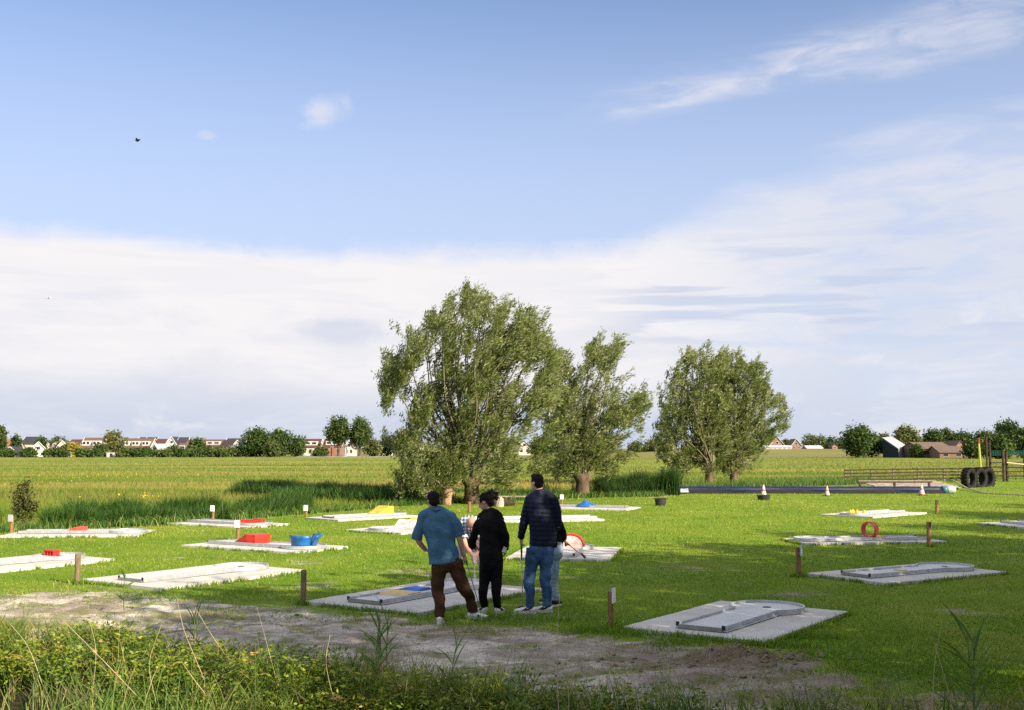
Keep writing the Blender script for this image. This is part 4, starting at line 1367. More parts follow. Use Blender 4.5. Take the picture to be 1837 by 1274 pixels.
for i in range(26):                                                        # loose windblown strands
    a = random.uniform(-1, 1); e = random.uniform(0.0, 0.11)
    q = at_(a * 0.06, -0.10, e)
    mb.tube([q, q + Vector((0.035, -0.01, 0.02 + random.uniform(-0.03, 0.02))), q + Vector((random.uniform(0.07, 0.13), random.uniform(-0.03, 0.03), random.uniform(-0.06, 0.04)))], [0.018, 0.013, 0.005], 6)
fuse(mb, 'hair', M_hair, th, 0.008, 1, folds(0.012, 15, 36, 36))
mb = MB()
limb(mb, [P(876, 918), P(878, 927), P(879, 948), P(880, 975), P(881, 1000), P(882, 1008)], [(0.08, 0.07), (0.150, 0.105), (0.165, 0.130), (0.158, 0.128), (0.165, 0.140), (0.155, 0.135)], sh, 18, 5, False)
sleeve(mb, [P(864, 927), P(853, 955, 0.04), P(846, 974, 0.12), P(848, 980, 0.21)], [0.066, 0.060, 0.056, 0.048], None, 14, 4, False)
sleeve(mb, [P(895, 929), P(904, 955, -0.03), P(907, 974, 0.0), P(906, 984, 0.05)], [0.066, 0.060, 0.052, 0.046], None, 14, 4, False)
limb(mb, [P(864, 928), P(871, 922), P(877, 917), P(886, 922), P(895, 929)], [0.066, 0.07, 0.062, 0.07, 0.066])
fuse(mb, 'cardigan', M_blk, th, 0.010, 3, folds(0.022, 23, 5, 8))
mb = MB()
limb(mb, [P(880, 995), P(881, 1010)], [(0.16, 0.13), (0.165, 0.14)], sh, 16, 4)
limb(mb, [P(873, 1004), P(869, 1040, 0.03), P(866, 1065, 0.03), Vector((la.x, la.y, 0.09))], [0.102, 0.078, 0.060, 0.050], None, 16, 5, False)
limb(mb, [P(890, 1004), P(891, 1040, 0.0), P(890, 1065, 0), Vector((ra.x, ra.y, 0.09))], [0.102, 0.080, 0.062, 0.052], None, 16, 5, False)
fuse(mb, 'trousers', M_blk2, th, 0.010, 3, folds(0.011, 28, 6, 12))
shoe(th, ra, (0.35, 0.9), L=0.265, marks='swoosh')
shoe(th, la, (-0.35, 0.9), L=0.265, marks='swoosh')
rehome(th)
q = P(905, 986, -0.03)
mb = MB(); mb.box(-0.028, 0.028, -0.006, 0.006, -0.04, 0.04)
sp = mb.build('phone', M_white, bevel=0.004); sp.location = q; sp.rotation_euler = (0.2, 0.3, 0.4)
tag(sp, 'small white phone-like item in the lowered hand of the woman in black', 'phone')

# ---- tall man in the navy quilted jacket ---------------------------------------
Y = 15.6
M_puff = mat('navy_quilted_nylon', (0.0055, 0.010, 0.028), 0.6, 0.2, 0.2, 6, 0.35, 40)
M_jean = cloth_mat('blue_denim', (0.060, 0.125, 0.255), 0.9, 0.28, 5, 0.5, 90)
lf, rf = Vector((*gp(951, 1101), 0)), Vector((*gp(981, 1099), 0))
th = thing('person', 'tall man in a navy quilted jacket and blue jeans leaning on a putter', 'person', ((lf.x + rf.x) / 2, rf.y, 0))
sh = Vector((0.88, 0.42, 0))
mb = MB()
at_, Mh = head(mb, P(963, 867), (-0.62, 0.72), 0.05, 1.0)
limb(mb, [P(965, 873), P(968, 883), P(970, 893)], [0.058, 0.058, 0.07])
core(mb, [P(971, 894), P(972, 920), P(973, 955), P(971, 985)], [(0.15, 0.09), (0.17, 0.11), (0.15, 0.1), (0.15, 0.11)], sh)
limb(mb, [P(949, 900), P(941, 940, 0.02), P(935, 966, 0.06)], [0.052, 0.044, 0.032])
limb(mb, [P(994, 902), P(1000, 942, 0.05), P(985, 962, 0.25)], [0.052, 0.044, 0.032])
hand(mb, P(935, 964, 0.06), P(935, 976, 0.08) - P(935, 964, 0.06), (-0.9, -0.4, 0), 0.75)
hand(mb, P(985, 962, 0.25), P(978, 966, 0.3) - P(985, 962, 0.25), (0.4, -0.4, 0.6), 0.6)
la, ra = Vector((lf.x, lf.y, 0.07)), Vector((rf.x, rf.y, 0.07))
core(mb, [P(958, 985), P(952, 1040), la], [0.085, 0.055, 0.04])
core(mb, [P(980, 985), P(979, 1040, 0.03), ra], [0.085, 0.055, 0.04])
fuse(mb, 'body', M_skin, th, 0.008, 2)
mb = MB()
ball(mb, at_(0, -0.018, 0.050), 0.081, 0.098, 0.086, Mh)
ball(mb, at_(0, -0.048, 0.0), 0.072, 0.062, 0.078, Mh)
ball(mb, at_(0, 0.040, 0.100), 0.060, 0.050, 0.034, Mh)
fuse(mb, 'hair', M_hair, th, 0.008, 1, folds(0.007, 45, 40, 40))
mb = MB()
limb(mb, [P(968, 886), P(971, 896), P(972, 920), P(974, 950), P(974, 970), P(974, 979)], [(0.10, 0.085), (0.185, 0.115), (0.210, 0.14), (0.205, 0.145), (0.200, 0.145), (0.190, 0.14)], sh, 18, 5, False)
limb(mb, [P(966, 878), P(968, 888)], [0.078, 0.095], None, 14, 3, False)
sleeve(mb, [P(951, 897), P(943, 925, 0.01), P(938, 946, 0.03), P(934, 967, 0.06)], [0.080, 0.072, 0.064, 0.050], None, 14, 4, False)
sleeve(mb, [P(993, 898), P(999, 925, 0.03), P(998, 945, 0.08), P(985, 962, 0.24)], [0.080, 0.072, 0.064, 0.050], None, 14, 4, False)


limb(mb, [P(951, 897), P(960, 891), P(968, 885), P(981, 891), P(993, 898)], [0.08, 0.085, 0.078, 0.085, 0.08])


def quilt(co):
    return 0.0065 * np.abs(np.sin(math.pi * (co[:, 2] + 0.05 * (co[:, 0] - 0.4)) / 0.062)) ** 0.6 - 0.008 + folds(0.005, 61)(co)


fuse(mb, 'quilted_jacket', M_puff, th, 0.008, 2, quilt)
mb = MB()
limb(mb, [P(970, 970), P(970, 990)], [(0.165, 0.12), (0.17, 0.13)], sh, 16, 4)
limb(mb, [P(958, 985), P(953, 1015), P(949, 1045, 0.0), Vector((la.x, la.y, 0.30)), Vector((la.x, la.y, 0.085))], [0.108, 0.094, 0.078, 0.066, 0.062], None, 16, 5, False)
limb(mb, [P(980, 985), P(980, 1015, 0.02), P(978, 1045, 0.03), Vector((ra.x, ra.y, 0.30)), Vector((ra.x, ra.y, 0.085))], [0.108, 0.094, 0.078, 0.066, 0.062], None, 16, 5, False)
fuse(mb, 'jeans', M_jean, th, 0.010, 3, folds(0.014, 71, 6, 13))
shoe(th, la, (-0.97, 0.12), L=0.31, marks='wine')
shoe(th, ra, (-0.95, 0.15), L=0.31, marks='swoosh')
rehome(th)
g0 = P(935, 971, 0.07)
putter('green-gripped putter on which the tall man leans', g0 + Vector((0.0, -0.01, 0.03)), Vector((*gp(938, 1093), 0.015)), M_grip, M_shaft_y, (-1, 0.2, 0), 0.30)

# ---- person half hidden behind the tall man -------------------------------------
Y = 16.25
M_ljean = cloth_mat('light_blue_denim', (0.30, 0.40, 0.52), 0.9, 0.18, 5, 0.4, 80)
rf = Vector((*gp(996, 1088), 0)); lf = Vector((*gp(983, 1088), 0)); lf.y += 0.2
th = thing('person', 'person in black jacket and light jeans half hidden by the tall man', 'person', ((lf.x + rf.x) / 2, rf.y, 0))
sh = Vector((0.6, 0.8, 0))
mb = MB()
at_, Mh = head(mb, P(980, 898), (-0.8, 0.6), 0.2, 0.97)
limb(mb, [P(982, 904), P(984, 915), P(986, 924)], [0.05, 0.048, 0.06])
core(mb, [P(986, 925), P(987, 950), P(990, 990)], [(0.13, 0.085), (0.14, 0.1), (0.14, 0.12)], sh)
limb(mb, [P(998, 930), P(1008, 955, -0.02), P(1012, 970, 0.06)], [0.045, 0.036, 0.028])
limb(mb, [P(976, 930, 0.2), P(972, 955, 0.2), P(980, 972, 0.3)], [0.045, 0.036, 0.028])
hand(mb, P(1012, 970, 0.06), (0.5, 0.75, -0.4), (0.5, -0.4, 0.6), 0.8, 0.92)
hand(mb, P(980, 972, 0.3), (0.2, 0.3, -0.9), (-0.5, -0.4, 0.2), 0.6, 0.92)
la, ra = Vector((lf.x, lf.y, 0.06)), Vector((rf.x, rf.y, 0.06))
core(mb, [P(985, 988, 0.1), P(982, 1035, 0.12), la], [0.075, 0.05, 0.036])
core(mb, [P(992, 988), P(992, 1035), ra], [0.075, 0.05, 0.036])
fuse(mb, 'body', M_skin, th, 0.008, 2)
mb = MB()
ball(mb, at_(0, -0.02, 0.045), 0.084, 0.1, 0.09, Mh); ball(mb, at_(0, -0.06, -0.02), 0.072, 0.06, 0.09, Mh)
fuse(mb, 'hair', M_hair, th, 0.008, 1, folds(0.009, 55, 36, 36))
mb = MB()
limb(mb, [P(984, 916), P(986, 927), P(988, 950), P(991, 972), P(992, 982)], [(0.09, 0.07), (0.165, 0.11), (0.17, 0.13), (0.165, 0.145), (0.165, 0.145)], sh, 18, 5, False)
sleeve(mb, [P(996, 928), P(1006, 950, -0.02), P(1011, 968, 0.05)], [0.080, 0.070, 0.052], None, 14, 4, False)
sleeve(mb, [P(976, 928, 0.2), P(972, 955, 0.2), P(980, 970, 0.29)], [0.080, 0.070, 0.052], None, 14, 4, False)
limb(mb, [P(976, 928, 0.2), P(985, 918, 0.1), P(996, 928)], [0.07, 0.065, 0.07])
fuse(mb, 'jacket', M_blk, th, 0.010, 3, folds(0.012, 83))
mb = MB()
limb(mb, [P(991, 975), P(991, 992)], [(0.145, 0.145), (0.15, 0.16)], sh, 16, 4)
limb(mb, [P(984, 990, 0.1), P(983, 1030, 0.12), P(982, 1055, 0.15), Vector((la.x, la.y, 0.09))], [0.098, 0.076, 0.060, 0.052], None, 16, 5, False)
limb(mb, [P(993, 990), P(993, 1030), P(994, 1055), Vector((ra.x, ra.y, 0.09))], [0.105, 0.080, 0.062, 0.055], None, 16, 5, False)
fuse(mb, 'light_jeans', M_ljean, th, 0.010, 3, folds(0.013, 88, 6, 12))
shoe(th, ra, (0.45, 0.85), (M_ink, M_sole), 0.27, None)
shoe(th, la, (-0.5, 0.85), (M_ink, M_sole), 0.27, None)
rehome(th)
g0 = P(1014, 972, 0.10)
dend = W(1045, 997, 16.95)
putter('red-gripped putter held forward by the half hidden person', g0 - (dend - g0).normalized() * 0.06, dend, M_grip_r, M_shaft, (0.6, -0.3, -0.6), 0.24)

# ---- bald man bending over the lane ------------------------------------------------
Y = 18.95
m = bpy.data.materials.new('blue_white_check_shirt'); m.use_nodes = True
t = NT(m.node_tree)
tcn = t.new('ShaderNodeTexCoord')
wv = []
for ax in ('X', 'Z'):
    wn = t.new('ShaderNodeTexWave', bands_direction=ax)
    wn.inputs['Scale'].default_value = 5.5; wn.inputs['Distortion'].default_value = 2.0; wn.inputs['Detail Scale'].default_value = 1.5
    t.l.new(tcn.outputs['Object'], wn.inputs['Vector'])
    wv.append(t.smooth(wn.outputs['Fac'], 0.45, 0.55))
chk = t.m('MULTIPLY', t.m('ADD', wv[0], wv[1]), 0.5)
t.l.new(t.mixc(chk, (0.045, 0.075, 0.17), (0.66, 0.70, 0.74)), t.n['Principled BSDF'].inputs['Base Color'])
t.n['Principled BSDF'].inputs['Roughness'].default_value = 0.9
M_check = m
M_lgrey = cloth_mat('light_grey_trousers', (0.42, 0.40, 0.37), 0.9, 0.12)
lf = Vector((*gp(806, 1047), 0)); rf = Vector((*gp(876, 1047), 0))
th = thing('person', 'bald man in a blue and white checked shirt bending over the lane', 'person', ((lf.x + rf.x) / 2, lf.y, 0))
sh = Vector((1, 0, 0))
mb = MB()
at_, Mh = head(mb, P(846, 939, -0.50), (-0.05, -1.0), 1.15, 1.02)
limb(mb, [P(845, 938, -0.42), P(844, 936, -0.34), P(844, 936, -0.26)], [0.058, 0.058, 0.07])
core(mb, [P(844, 938, -0.25), P(843, 945, -0.05), P(842, 965, 0.12)], [(0.15, 0.1), (0.15, 0.11), (0.15, 0.12)], sh)
limb(mb, [P(828, 944, -0.28), P(834, 974, -0.38), P(848, 998, -0.50)], [0.05, 0.042, 0.031])
limb(mb, [P(861, 946, -0.28), P(862, 974, -0.40), P(853, 998, -0.50)], [0.05, 0.042, 0.031])
hand(mb, P(848, 998, -0.50), (0.1, -0.15, -1), (-0.7, -0.6, 0), 0.8, 1.0, 1)
hand(mb, P(853, 998, -0.50), (-0.1, -0.15, -1), (0.7, -0.6, 0), 0.8, 1.0, -1)
la, ra = Vector((lf.x, lf.y, 0.07)), Vector((rf.x, rf.y, 0.07))
core(mb, [P(832, 972, 0.12), P(816, 1012, -0.02), la], [0.085, 0.06, 0.042])
core(mb, [P(854, 972, 0.12), P(868, 1012, -0.02), ra], [0.085, 0.06, 0.042])
for e in (-1, 1):
    pass
fuse(mb, 'body', M_skin2, th, 0.008, 2)
mb = MB()
limb(mb, [P(844, 936, -0.33), P(844, 938, -0.25), P(843, 944, -0.08), P(842, 962, 0.12), P(842, 972, 0.14)], [(0.10, 0.09), (0.20, 0.13), (0.205, 0.15), (0.19, 0.15), (0.19, 0.15)], sh, 18, 5, False)
sleeve(mb, [P(832, 940, -0.24), P(828, 954, -0.31), P(833, 968, -0.36)], [0.088, 0.082, 0.082], None, 14, 4, False)
sleeve(mb, [P(858, 941, -0.24), P(862, 955, -0.32), P(862, 968, -0.38)], [0.088, 0.082, 0.082], None, 14, 4, False)
limb(mb, [P(832, 940, -0.24), P(844, 936, -0.30), P(858, 941, -0.24)], [0.08, 0.085, 0.08])
fuse(mb, 'checked_shirt', M_check, th, 0.010, 3, folds(0.010, 93))
mb = MB()
limb(mb, [P(842, 966, 0.13), P(842, 978, 0.13)], [(0.17, 0.14), (0.175, 0.14)], sh, 16, 4)
limb(mb, [P(832, 976, 0.12), P(822, 1000, 0.03), P(814, 1020, 0), Vector((la.x, la.y, 0.09))], [0.108, 0.09, 0.075, 0.066], None, 16, 5, False)
limb(mb, [P(854, 976, 0.12), P(862, 1000, 0.03), P(869, 1020, 0), Vector((ra.x, ra.y, 0.09))], [0.108, 0.09, 0.075, 0.066], None, 16, 5, False)
fuse(mb, 'grey_trousers', M_lgrey, th, 0.010, 3, folds(0.008, 98))
shoe(th, la, (-0.35, -0.93), L=0.29); shoe(th, ra, (0.35, -0.93), L=0.29)
rehome(th)
g0 = P(850.5, 1001, -0.56)
putter('steel putter in both hands of the bending man', g0 + Vector((0, 0, 0.08)), W(853, 1066, 17.75), M_grip_w, M_shaft, (-1, -0.1, 0), 0.24)
# ------------------------------------------------------------------ willows
M_bark = mat('willow_bark', (0.13, 0.095, 0.065), 0.95, 0.1, 0.35, 5, 0.9, 24, stretch=(1, 1, 0.35))
M_bark_l = mat('split_willow_wood', (0.34, 0.22, 0.14), 0.9, 0.15, 0.3, 7, 0.9, 24, stretch=(1, 1, 0.25), col2=(0.10, 0.07, 0.045))
M_twig = mat('willow_twig', (0.19, 0.165, 0.11), 0.9, 0.15, 0.25, 6)
M_wleaf = leaf_mat('willow_leaf', [(0.0, (0.068, 0.100, 0.026)), (0.35, (0.138, 0.180, 0.046)), (0.7, (0.215, 0.250, 0.080)), (0.9, (0.30, 0.325, 0.145)), (1.0, (0.40, 0.41, 0.28))], 0.42, 0.45, 0.4)


def crown_leaves(P, D, n_per, L, tint0, spread=0.10, wind=(0.5, 0.0, 0.0), droop=0.15):
    """leaves scattered about twig points P heading along D"""
    P = np.repeat(np.asarray(P), n_per, 0); D = np.repeat(np.asarray(D), n_per, 0); tint0 = np.repeat(np.asarray(tint0), n_per)
    n = len(P)
    P = P + rng.normal(0, spread, (n, 3))
    D = unit(D) + rng.normal(0, 0.40, (n, 3)) + np.array(wind) + np.array([0, 0, -droop])
    N = rng.normal(0, 1, (n, 3))
    ll = L * rng.uniform(0.7, 1.3, n)
    tn = np.clip(tint0 + rng.normal(0, 0.20, n), 0, 1)
    return leaf_quads(P, D, N, ll, ll * rng.uniform(0.10, 0.16, n), tn)


def inside(poly, x, y):
    c = np.zeros(len(x), bool)
    n = len(poly)
    for i in range(n):
        (x0, y0), (x1, y1) = poly[i], poly[(i + 1) % n]
        c ^= ((y0 > y) != (y1 > y)) & (x < (x1 - x0) * (y - y0) / (y1 - y0 + 1e-9) + x0)
    return c


def willow(label, base, head_z, trunk_r, tips, outline, nbr, ncl, Y, leafL=0.15, lean=0.0, depth=1.5, seed=1, trunk_m=None, thin=0.445):
    """pollard: short trunk, many upswept limbs to the tips, foliage filling the outline's body with loose windblown sprays"""
    rs = random.Random(seed); rn = np.random.default_rng(seed)
    th = thing('willow_tree', label, 'tree', (base[0], base[1], 0), 0, 'pollard willows by the ditch')
    b0 = Vector((0, 0, -0.1)); hd = Vector((lean, 0, head_z))
    mb = MB()
    mb.tube([b0, Vector((lean * 0.2, 0.02, head_z * 0.3)), Vector((lean * 0.7, -0.03, head_z * 0.75)), hd, hd + Vector((0, 0, trunk_r * 0.6))], [trunk_r * 1.25, trunk_r, trunk_r * 0.95, trunk_r * 1.35, trunk_r * 0.7], 12)
    mb.build('trunk', trunk_m or M_bark, th, smooth=True)
    org = Vector((base[0], base[1], 0))
    xs_ = [p[0] for p in outline]; ys_ = [p[1] for p in outline]
    outline = [(x, y + 12 * max(0.0, (max(ys_) - y) / (max(ys_) - min(ys_)) - 0.5) * 2) for x, y in outline]
    cxp, hwp = (min(xs_) + max(xs_)) / 2, (max(xs_) - min(xs_)) / 2
    T = [W(px, py, Y + rs.uniform(-0.5, 0.5) * depth) - org for px, py in tips]
    for i in range(nbr):
        a, b_ = rs.choice(tips), rs.choice(tips)
        f_ = rs.random()
        q = W(a[0] + (b_[0] - a[0]) * f_, a[1] + (b_[1] - a[1]) * f_, Y) - org
        q = hd + (q - hd) * rs.uniform(0.55, 0.95)
        q.y += rs.gauss(0, depth * 0.6)
        T.append(q)
    br = MB()
    PP, DD, TT = [], [], []
    for tip in T:
        s0 = hd + Vector((rs.uniform(-1, 1) * trunk_r * 0.8, rs.uniform(-1, 1) * trunk_r * 0.8, rs.uniform(-0.15, 0.3) * trunk_r))
        v = tip - s0; ln = v.length
        mid = s0 + v * 0.5 + Vector((v.x * 0.08 - 0.05 * ln, v.y * 0.10, 0.03 * ln)) + Vector((rs.gauss(0, 0.12), rs.gauss(0, 0.12), 0))
        q3 = s0 + v * 0.8 + Vector((-0.04 * ln, 0, 0.03 * ln)) + Vector((rs.gauss(0, 0.1), rs.gauss(0, 0.1), 0))
        S = spline([s0, s0 + (mid - s0) * 0.5 + Vector((0, 0, 0.03 * ln)), mid, q3, tip], 4)
        n = len(S)
        r0 = 0.020 + 0.006 * ln * rs.uniform(0.6, 1.1)
        br.tube(S, [r0 * (1 - 0.9 * i / (n - 1)) + 0.006 for i in range(n)], 5, False)
        bt = rs.gauss(0.52, 0.14)
        for j in range(int(4 + 1.6 * ln)):
            t_ = 1 - (rs.random() ** 1.2) * 0.7
            i0 = min(int(t_ * (n - 1)), n - 2)
            p = S[i0].lerp(S[i0 + 1], t_ * (n - 1) - i0)
            tg = (S[i0 + 1] - S[i0]).normalized()
            dr = (tg + Vector((rs.gauss(0, 0.4) + 0.25, rs.gauss(0, 0.4), rs.gauss(0.05, 0.28)))).normalized()
            e = p + dr * rs.uniform(0.3, 0.6)
            if rs.random() < 0.5:
                br.tube([p, (p + e) / 2 + Vector((0, 0, 0.02)), e], [0.009, 0.006, 0.003], 3, False)
            tw = bt + rs.gauss(0, 0.12)
            for u in range(6):
                PP.append(p.lerp(e, (u + rs.random()) / 6)); DD.append(dr); TT.append(tw)
    # loose sprays through the whole body of the crown
    px = rn.uniform(min(xs_), max(xs_), ncl * 9); py = rn.uniform(min(ys_), max(ys_), ncl * 9)
    jit = rn.normal(0, 5, (2, len(px)))
    ok = inside(outline, px + jit[0], py + jit[1])
    sl = px + 0.35 * py                                                     # plumes stand in slanting streaks
    dn = fbm(sl * 0.040 + seed, py * 0.016, 200 + seed, 3)
    dn2 = fbm(sl * 0.11 + seed, py * 0.05, 300 + seed, 2)
    ok &= rn.random(len(px)) < (0.03 + 0.97 * sstep(dn, thin, thin + 0.11)) * (0.18 + 0.82 * sstep(dn2, 0.38, 0.52))
    px, py, dn = px[ok][:ncl], py[ok][:ncl], dn[ok][:ncl]
    hb = py.max()
    for a, b_, d_ in zip(px, py, dn):
        half = depth * math.sqrt(max(0.15, 1 - ((a - cxp) / (hwp * 1.05)) ** 2))
        c = W(a - 9, b_ + 4, Y + rs.uniform(-1, 1) * half * 1.2) - org
        rad = c - hd
        rad.z = abs(rad.z)
        rad = rad.normalized() if rad.length > 0.2 else Vector((0, 0, 1))
        ct = rs.gauss(0.48, 0.18) + 0.5 * (d_ - 0.5)
        for q in range(3):
            dr = (rad * 0.5 + Vector((0.32 + rs.gauss(0, 0.36), rs.gauss(0, 0.4), 0.70 + rs.gauss(0, 0.32)))).normalized()
            p = c + Vector((rs.gauss(0, 0.13), rs.gauss(0, 0.13), rs.gauss(0, 0.13)))
            ln = rs.uniform(0.28, 0.55)
            for u in range(6):
                PP.append(p + dr * ln * (u + rs.random()) / 6); DD.append(dr); TT.append(ct)
    br.build('limbs', M_twig, th)
    V, Fq, tn = crown_leaves([tuple(x) for x in PP], [tuple(x) for x in DD], 4, leafL, TT, 0.06)
    mesh_np('crown', V, Fq, M_wleaf, th, tn)
    return th


big = [(705, 700), (712, 650), (730, 605), (765, 575), (806, 550), (830, 535), (850, 520), (885, 525), (937, 560), (972, 575), (985, 610), (995, 660), (1000, 720), (720, 790), (735, 840), (970, 820), (780, 610), (840, 600), (920, 600)]
big_o = [(690, 705), (698, 668), (706, 640), (722, 590), (748, 572), (768, 555), (800, 552), (815, 530), (838, 518), (850, 508), (866, 530), (884, 514), (900, 540), (930, 545), (952, 560), (985, 572), (984, 615), (1000, 640), (1006, 700), (1004, 760), (996, 810), (978, 838), (940, 862), (885, 868), (830, 866), (765, 864), (724, 838), (708, 800), (704, 760)]
willow('biggest willow with wide fan crown, behind the blue-shirted man', gp(846, 904), 0.95, 0.32, big, big_o, 62, 1180, 46.9, 0.155, 0.0, 2.0, 3)
willow('low leaning old pollard at the side of the biggest willow', gp(800, 906), 0.55, 0.20, [(735, 820), (730, 850), (745, 880), (770, 820), (790, 830), (815, 860)], [(728, 800), (770, 790), (810, 820), (822, 880), (780, 893), (735, 885), (718, 845)], 8, 150, 45.6, 0.14, 0.10, 0.7, 4, M_bark_l)
mid_t = [(1000, 640), (1018, 655), (1062, 632), (1078, 608), (1110, 608), (1122, 622), (1130, 665), (1145, 710), (1155, 735), (1150, 770), (1125, 815), (1000, 720), (995, 800), (1090, 845), (1070, 690), (1035, 700), (1105, 710)]
mid_o = [(985, 660), (1002, 625), (1025, 640), (1034, 690), (1050, 650), (1062, 620), (1078, 598), (1090, 640), (1104, 604), (1122, 600), (1128, 640), (1142, 685), (1165, 715), (1164, 745), (1150, 780), (1138, 820), (1106, 846), (1070, 862), (1015, 862), (987, 838), (978, 780), (984, 720)]
willow('middle willow with two plumes bent by wind, behind the tall man', gp(1045, 891), 0.95, 0.34, mid_t, mid_o, 44, 590, 54.1, 0.16, 0.0, 1.8, 9)
t3a = [(1195, 750), (1205, 700), (1228, 665), (1242, 632), (1268, 625), (1282, 650), (1298, 660), (1200, 805), (1215, 835), (1250, 710), (1290, 750)]
t3a_o = [(1181, 765), (1186, 725), (1200, 690), (1222, 660), (1236, 622), (1246, 618), (1258, 640), (1268, 612), (1280, 645), (1300, 625), (1312, 660), (1316, 740), (1312, 810), (1290, 845), (1245, 852), (1205, 845), (1190, 810)]
t3b = [(1302, 632), (1322, 636), (1358, 645), (1372, 680), (1390, 715), (1405, 745), (1390, 770), (1356, 805), (1340, 700), (1310, 700), (1335, 830)]
t3b_o = [(1285, 660), (1300, 618), (1318, 640), (1326, 624), (1342, 652), (1360, 634), (1372, 662), (1386, 690), (1400, 715), (1417, 742), (1404, 768), (1378, 795), (1366, 825), (1338, 848), (1300, 842), (1282, 800), (1278, 730)]
willow('willow behind the long tube, on the side towards the other willows', gp(1272, 874), 1.3, 0.24, t3a, t3a_o, 40, 560, 67.8, 0.185, 0.05, 1.7, 12, None, 0.31)
willow('willow behind the long tube, on the side towards the farm', gp(1316, 872), 1.3, 0.24, t3b, t3b_o, 40, 520, 69.9, 0.185, 0.05, 1.7, 14, None, 0.31)

# ------------------------------------------------------------------ the row of trees off to the right that shades the lawn
M_sleaf = leaf_mat('broad_leaf', [(0.0, (0.030, 0.060, 0.012)), (0.5, (0.060, 0.105, 0.020)), (1.0, (0.115, 0.150, 0.035))], 0.35, 0.5, 0.3)


def leafy_tree(name, label, X, Y, h, rad, n_clump, per, leafL, trunk_r, crown_z=0.32, group=None, leafm=None, bark=None, seed=1, cat='tree', sq=1.0, tint=0.5, limbs=7):
    rs = np.random.default_rng(seed)
    th = thing(name, label, cat, (X, Y, 0), 0, group)
    z0 = float(terrain_z(np.array([X]), np.array([Y]))[0]) - 0.05
    zc = h * (crown_z + 1) / 2; hz = h * (1 - crown_z) / 2
    mb = MB()
    mb.tube([(0, 0, z0), (trunk_r * 0.2, 0, h * 0.18), (0, trunk_r * 0.3, h * 0.42), (0, 0, h * 0.74)], [trunk_r * 1.3, trunk_r, trunk_r * 0.75, trunk_r * 0.2], 8)
    for i in range(limbs):
        a = 2 * math.pi * i / limbs + rs.uniform(-0.3, 0.3)
        zz = h * rs.uniform(0.22, 0.5)
        e = (math.cos(a) * rad * rs.uniform(0.5, 0.85), math.sin(a) * rad * rs.uniform(0.5, 0.85), zz + h * rs.uniform(0.1, 0.3))
        mb.tube([(0, 0, zz), (e[0] * 0.5, e[1] * 0.5, zz + (e[2] - zz) * 0.65), e], [trunk_r * 0.45, trunk_r * 0.28, trunk_r * 0.08], 6)
    mb.build('trunk', bark or M_bark, th)
    d = unit(rs.normal(0, 1, (n_clump, 3)))
    rr = rs.uniform(0.25, 1.0, n_clump) ** 0.55
    C = d * rr[:, None] * np.array([rad, rad, hz])
    C[:, 2] = np.where(C[:, 2] < 0, C[:, 2] * 0.9, C[:, 2]) + zc
    wob = 1 + 0.22 * np.sin(3 * np.arctan2(d[:, 1], d[:, 0]) + seed) + rs.normal(0, 0.08, n_clump)
    C[:, :2] *= wob[:, None] * sq
    P = np.repeat(C, per, 0) + rs.normal(0, 1, (n_clump * per, 3)) * (rad * 0.105 + leafL * 0.4)
    n = len(P)
    ct = np.repeat(np.clip(rs.normal(tint, 0.15, n_clump), 0, 1), per)
    L = leafL * rs.uniform(0.7, 1.3, n)
    V, Fq, tn = leaf_quads(P, rs.normal(0, 1, (n, 3)) + np.array([0.1, 0, -0.2]), rs.normal(0, 1, (n, 3)) + np.array([0, 0, 0.6]), L, L * rs.uniform(0.28, 0.42, n), np.clip(ct + rs.normal(0, 0.12, n), 0, 0.84 if tint < 0.9 else 1.0))
    mesh_np('crown', V, Fq, leafm or M_sleaf, th, tn)
    return th


row = [(5.9, 1.7, 5.2, 2.1), (6.9, 6.3, 7.9, 2.8), (10.1, 9.6, 8.0, 2.9), (13.2, 12.6, 8.2, 2.9), (16.3, 15.4, 7.8, 2.7), (20.0, 18.3, 8.3, 2.9), (23.6, 22.5, 8.0, 2.3), (27.0, 29.0, 8.2, 2.4), (31.5, 34.0, 8.2, 2.2), (9.8, 3.2, 7.0, 2.6), (14.5, 7.5, 7.5, 2.6)]
whr = ['first', 'second', 'third', 'fourth', 'fifth', 'sixth', 'seventh', 'eighth', 'ninth']
for i, (x, y, h, r_) in enumerate(row):
    lab = 'leafy tree outside the frame, %s of the row that shades the lawn' % whr[i] if i < 9 else ('leafy tree outside the frame, behind the row, nearer the viewer' if i == 9 else 'leafy tree outside the frame, behind the row, farther off')
    leafy_tree('shade_tree', lab, x, y, h, r_, 160 if i < 2 else 135, 50, 0.28, 0.14, 0.22, 'trees outside the frame shading the lawn', seed=40 + i)
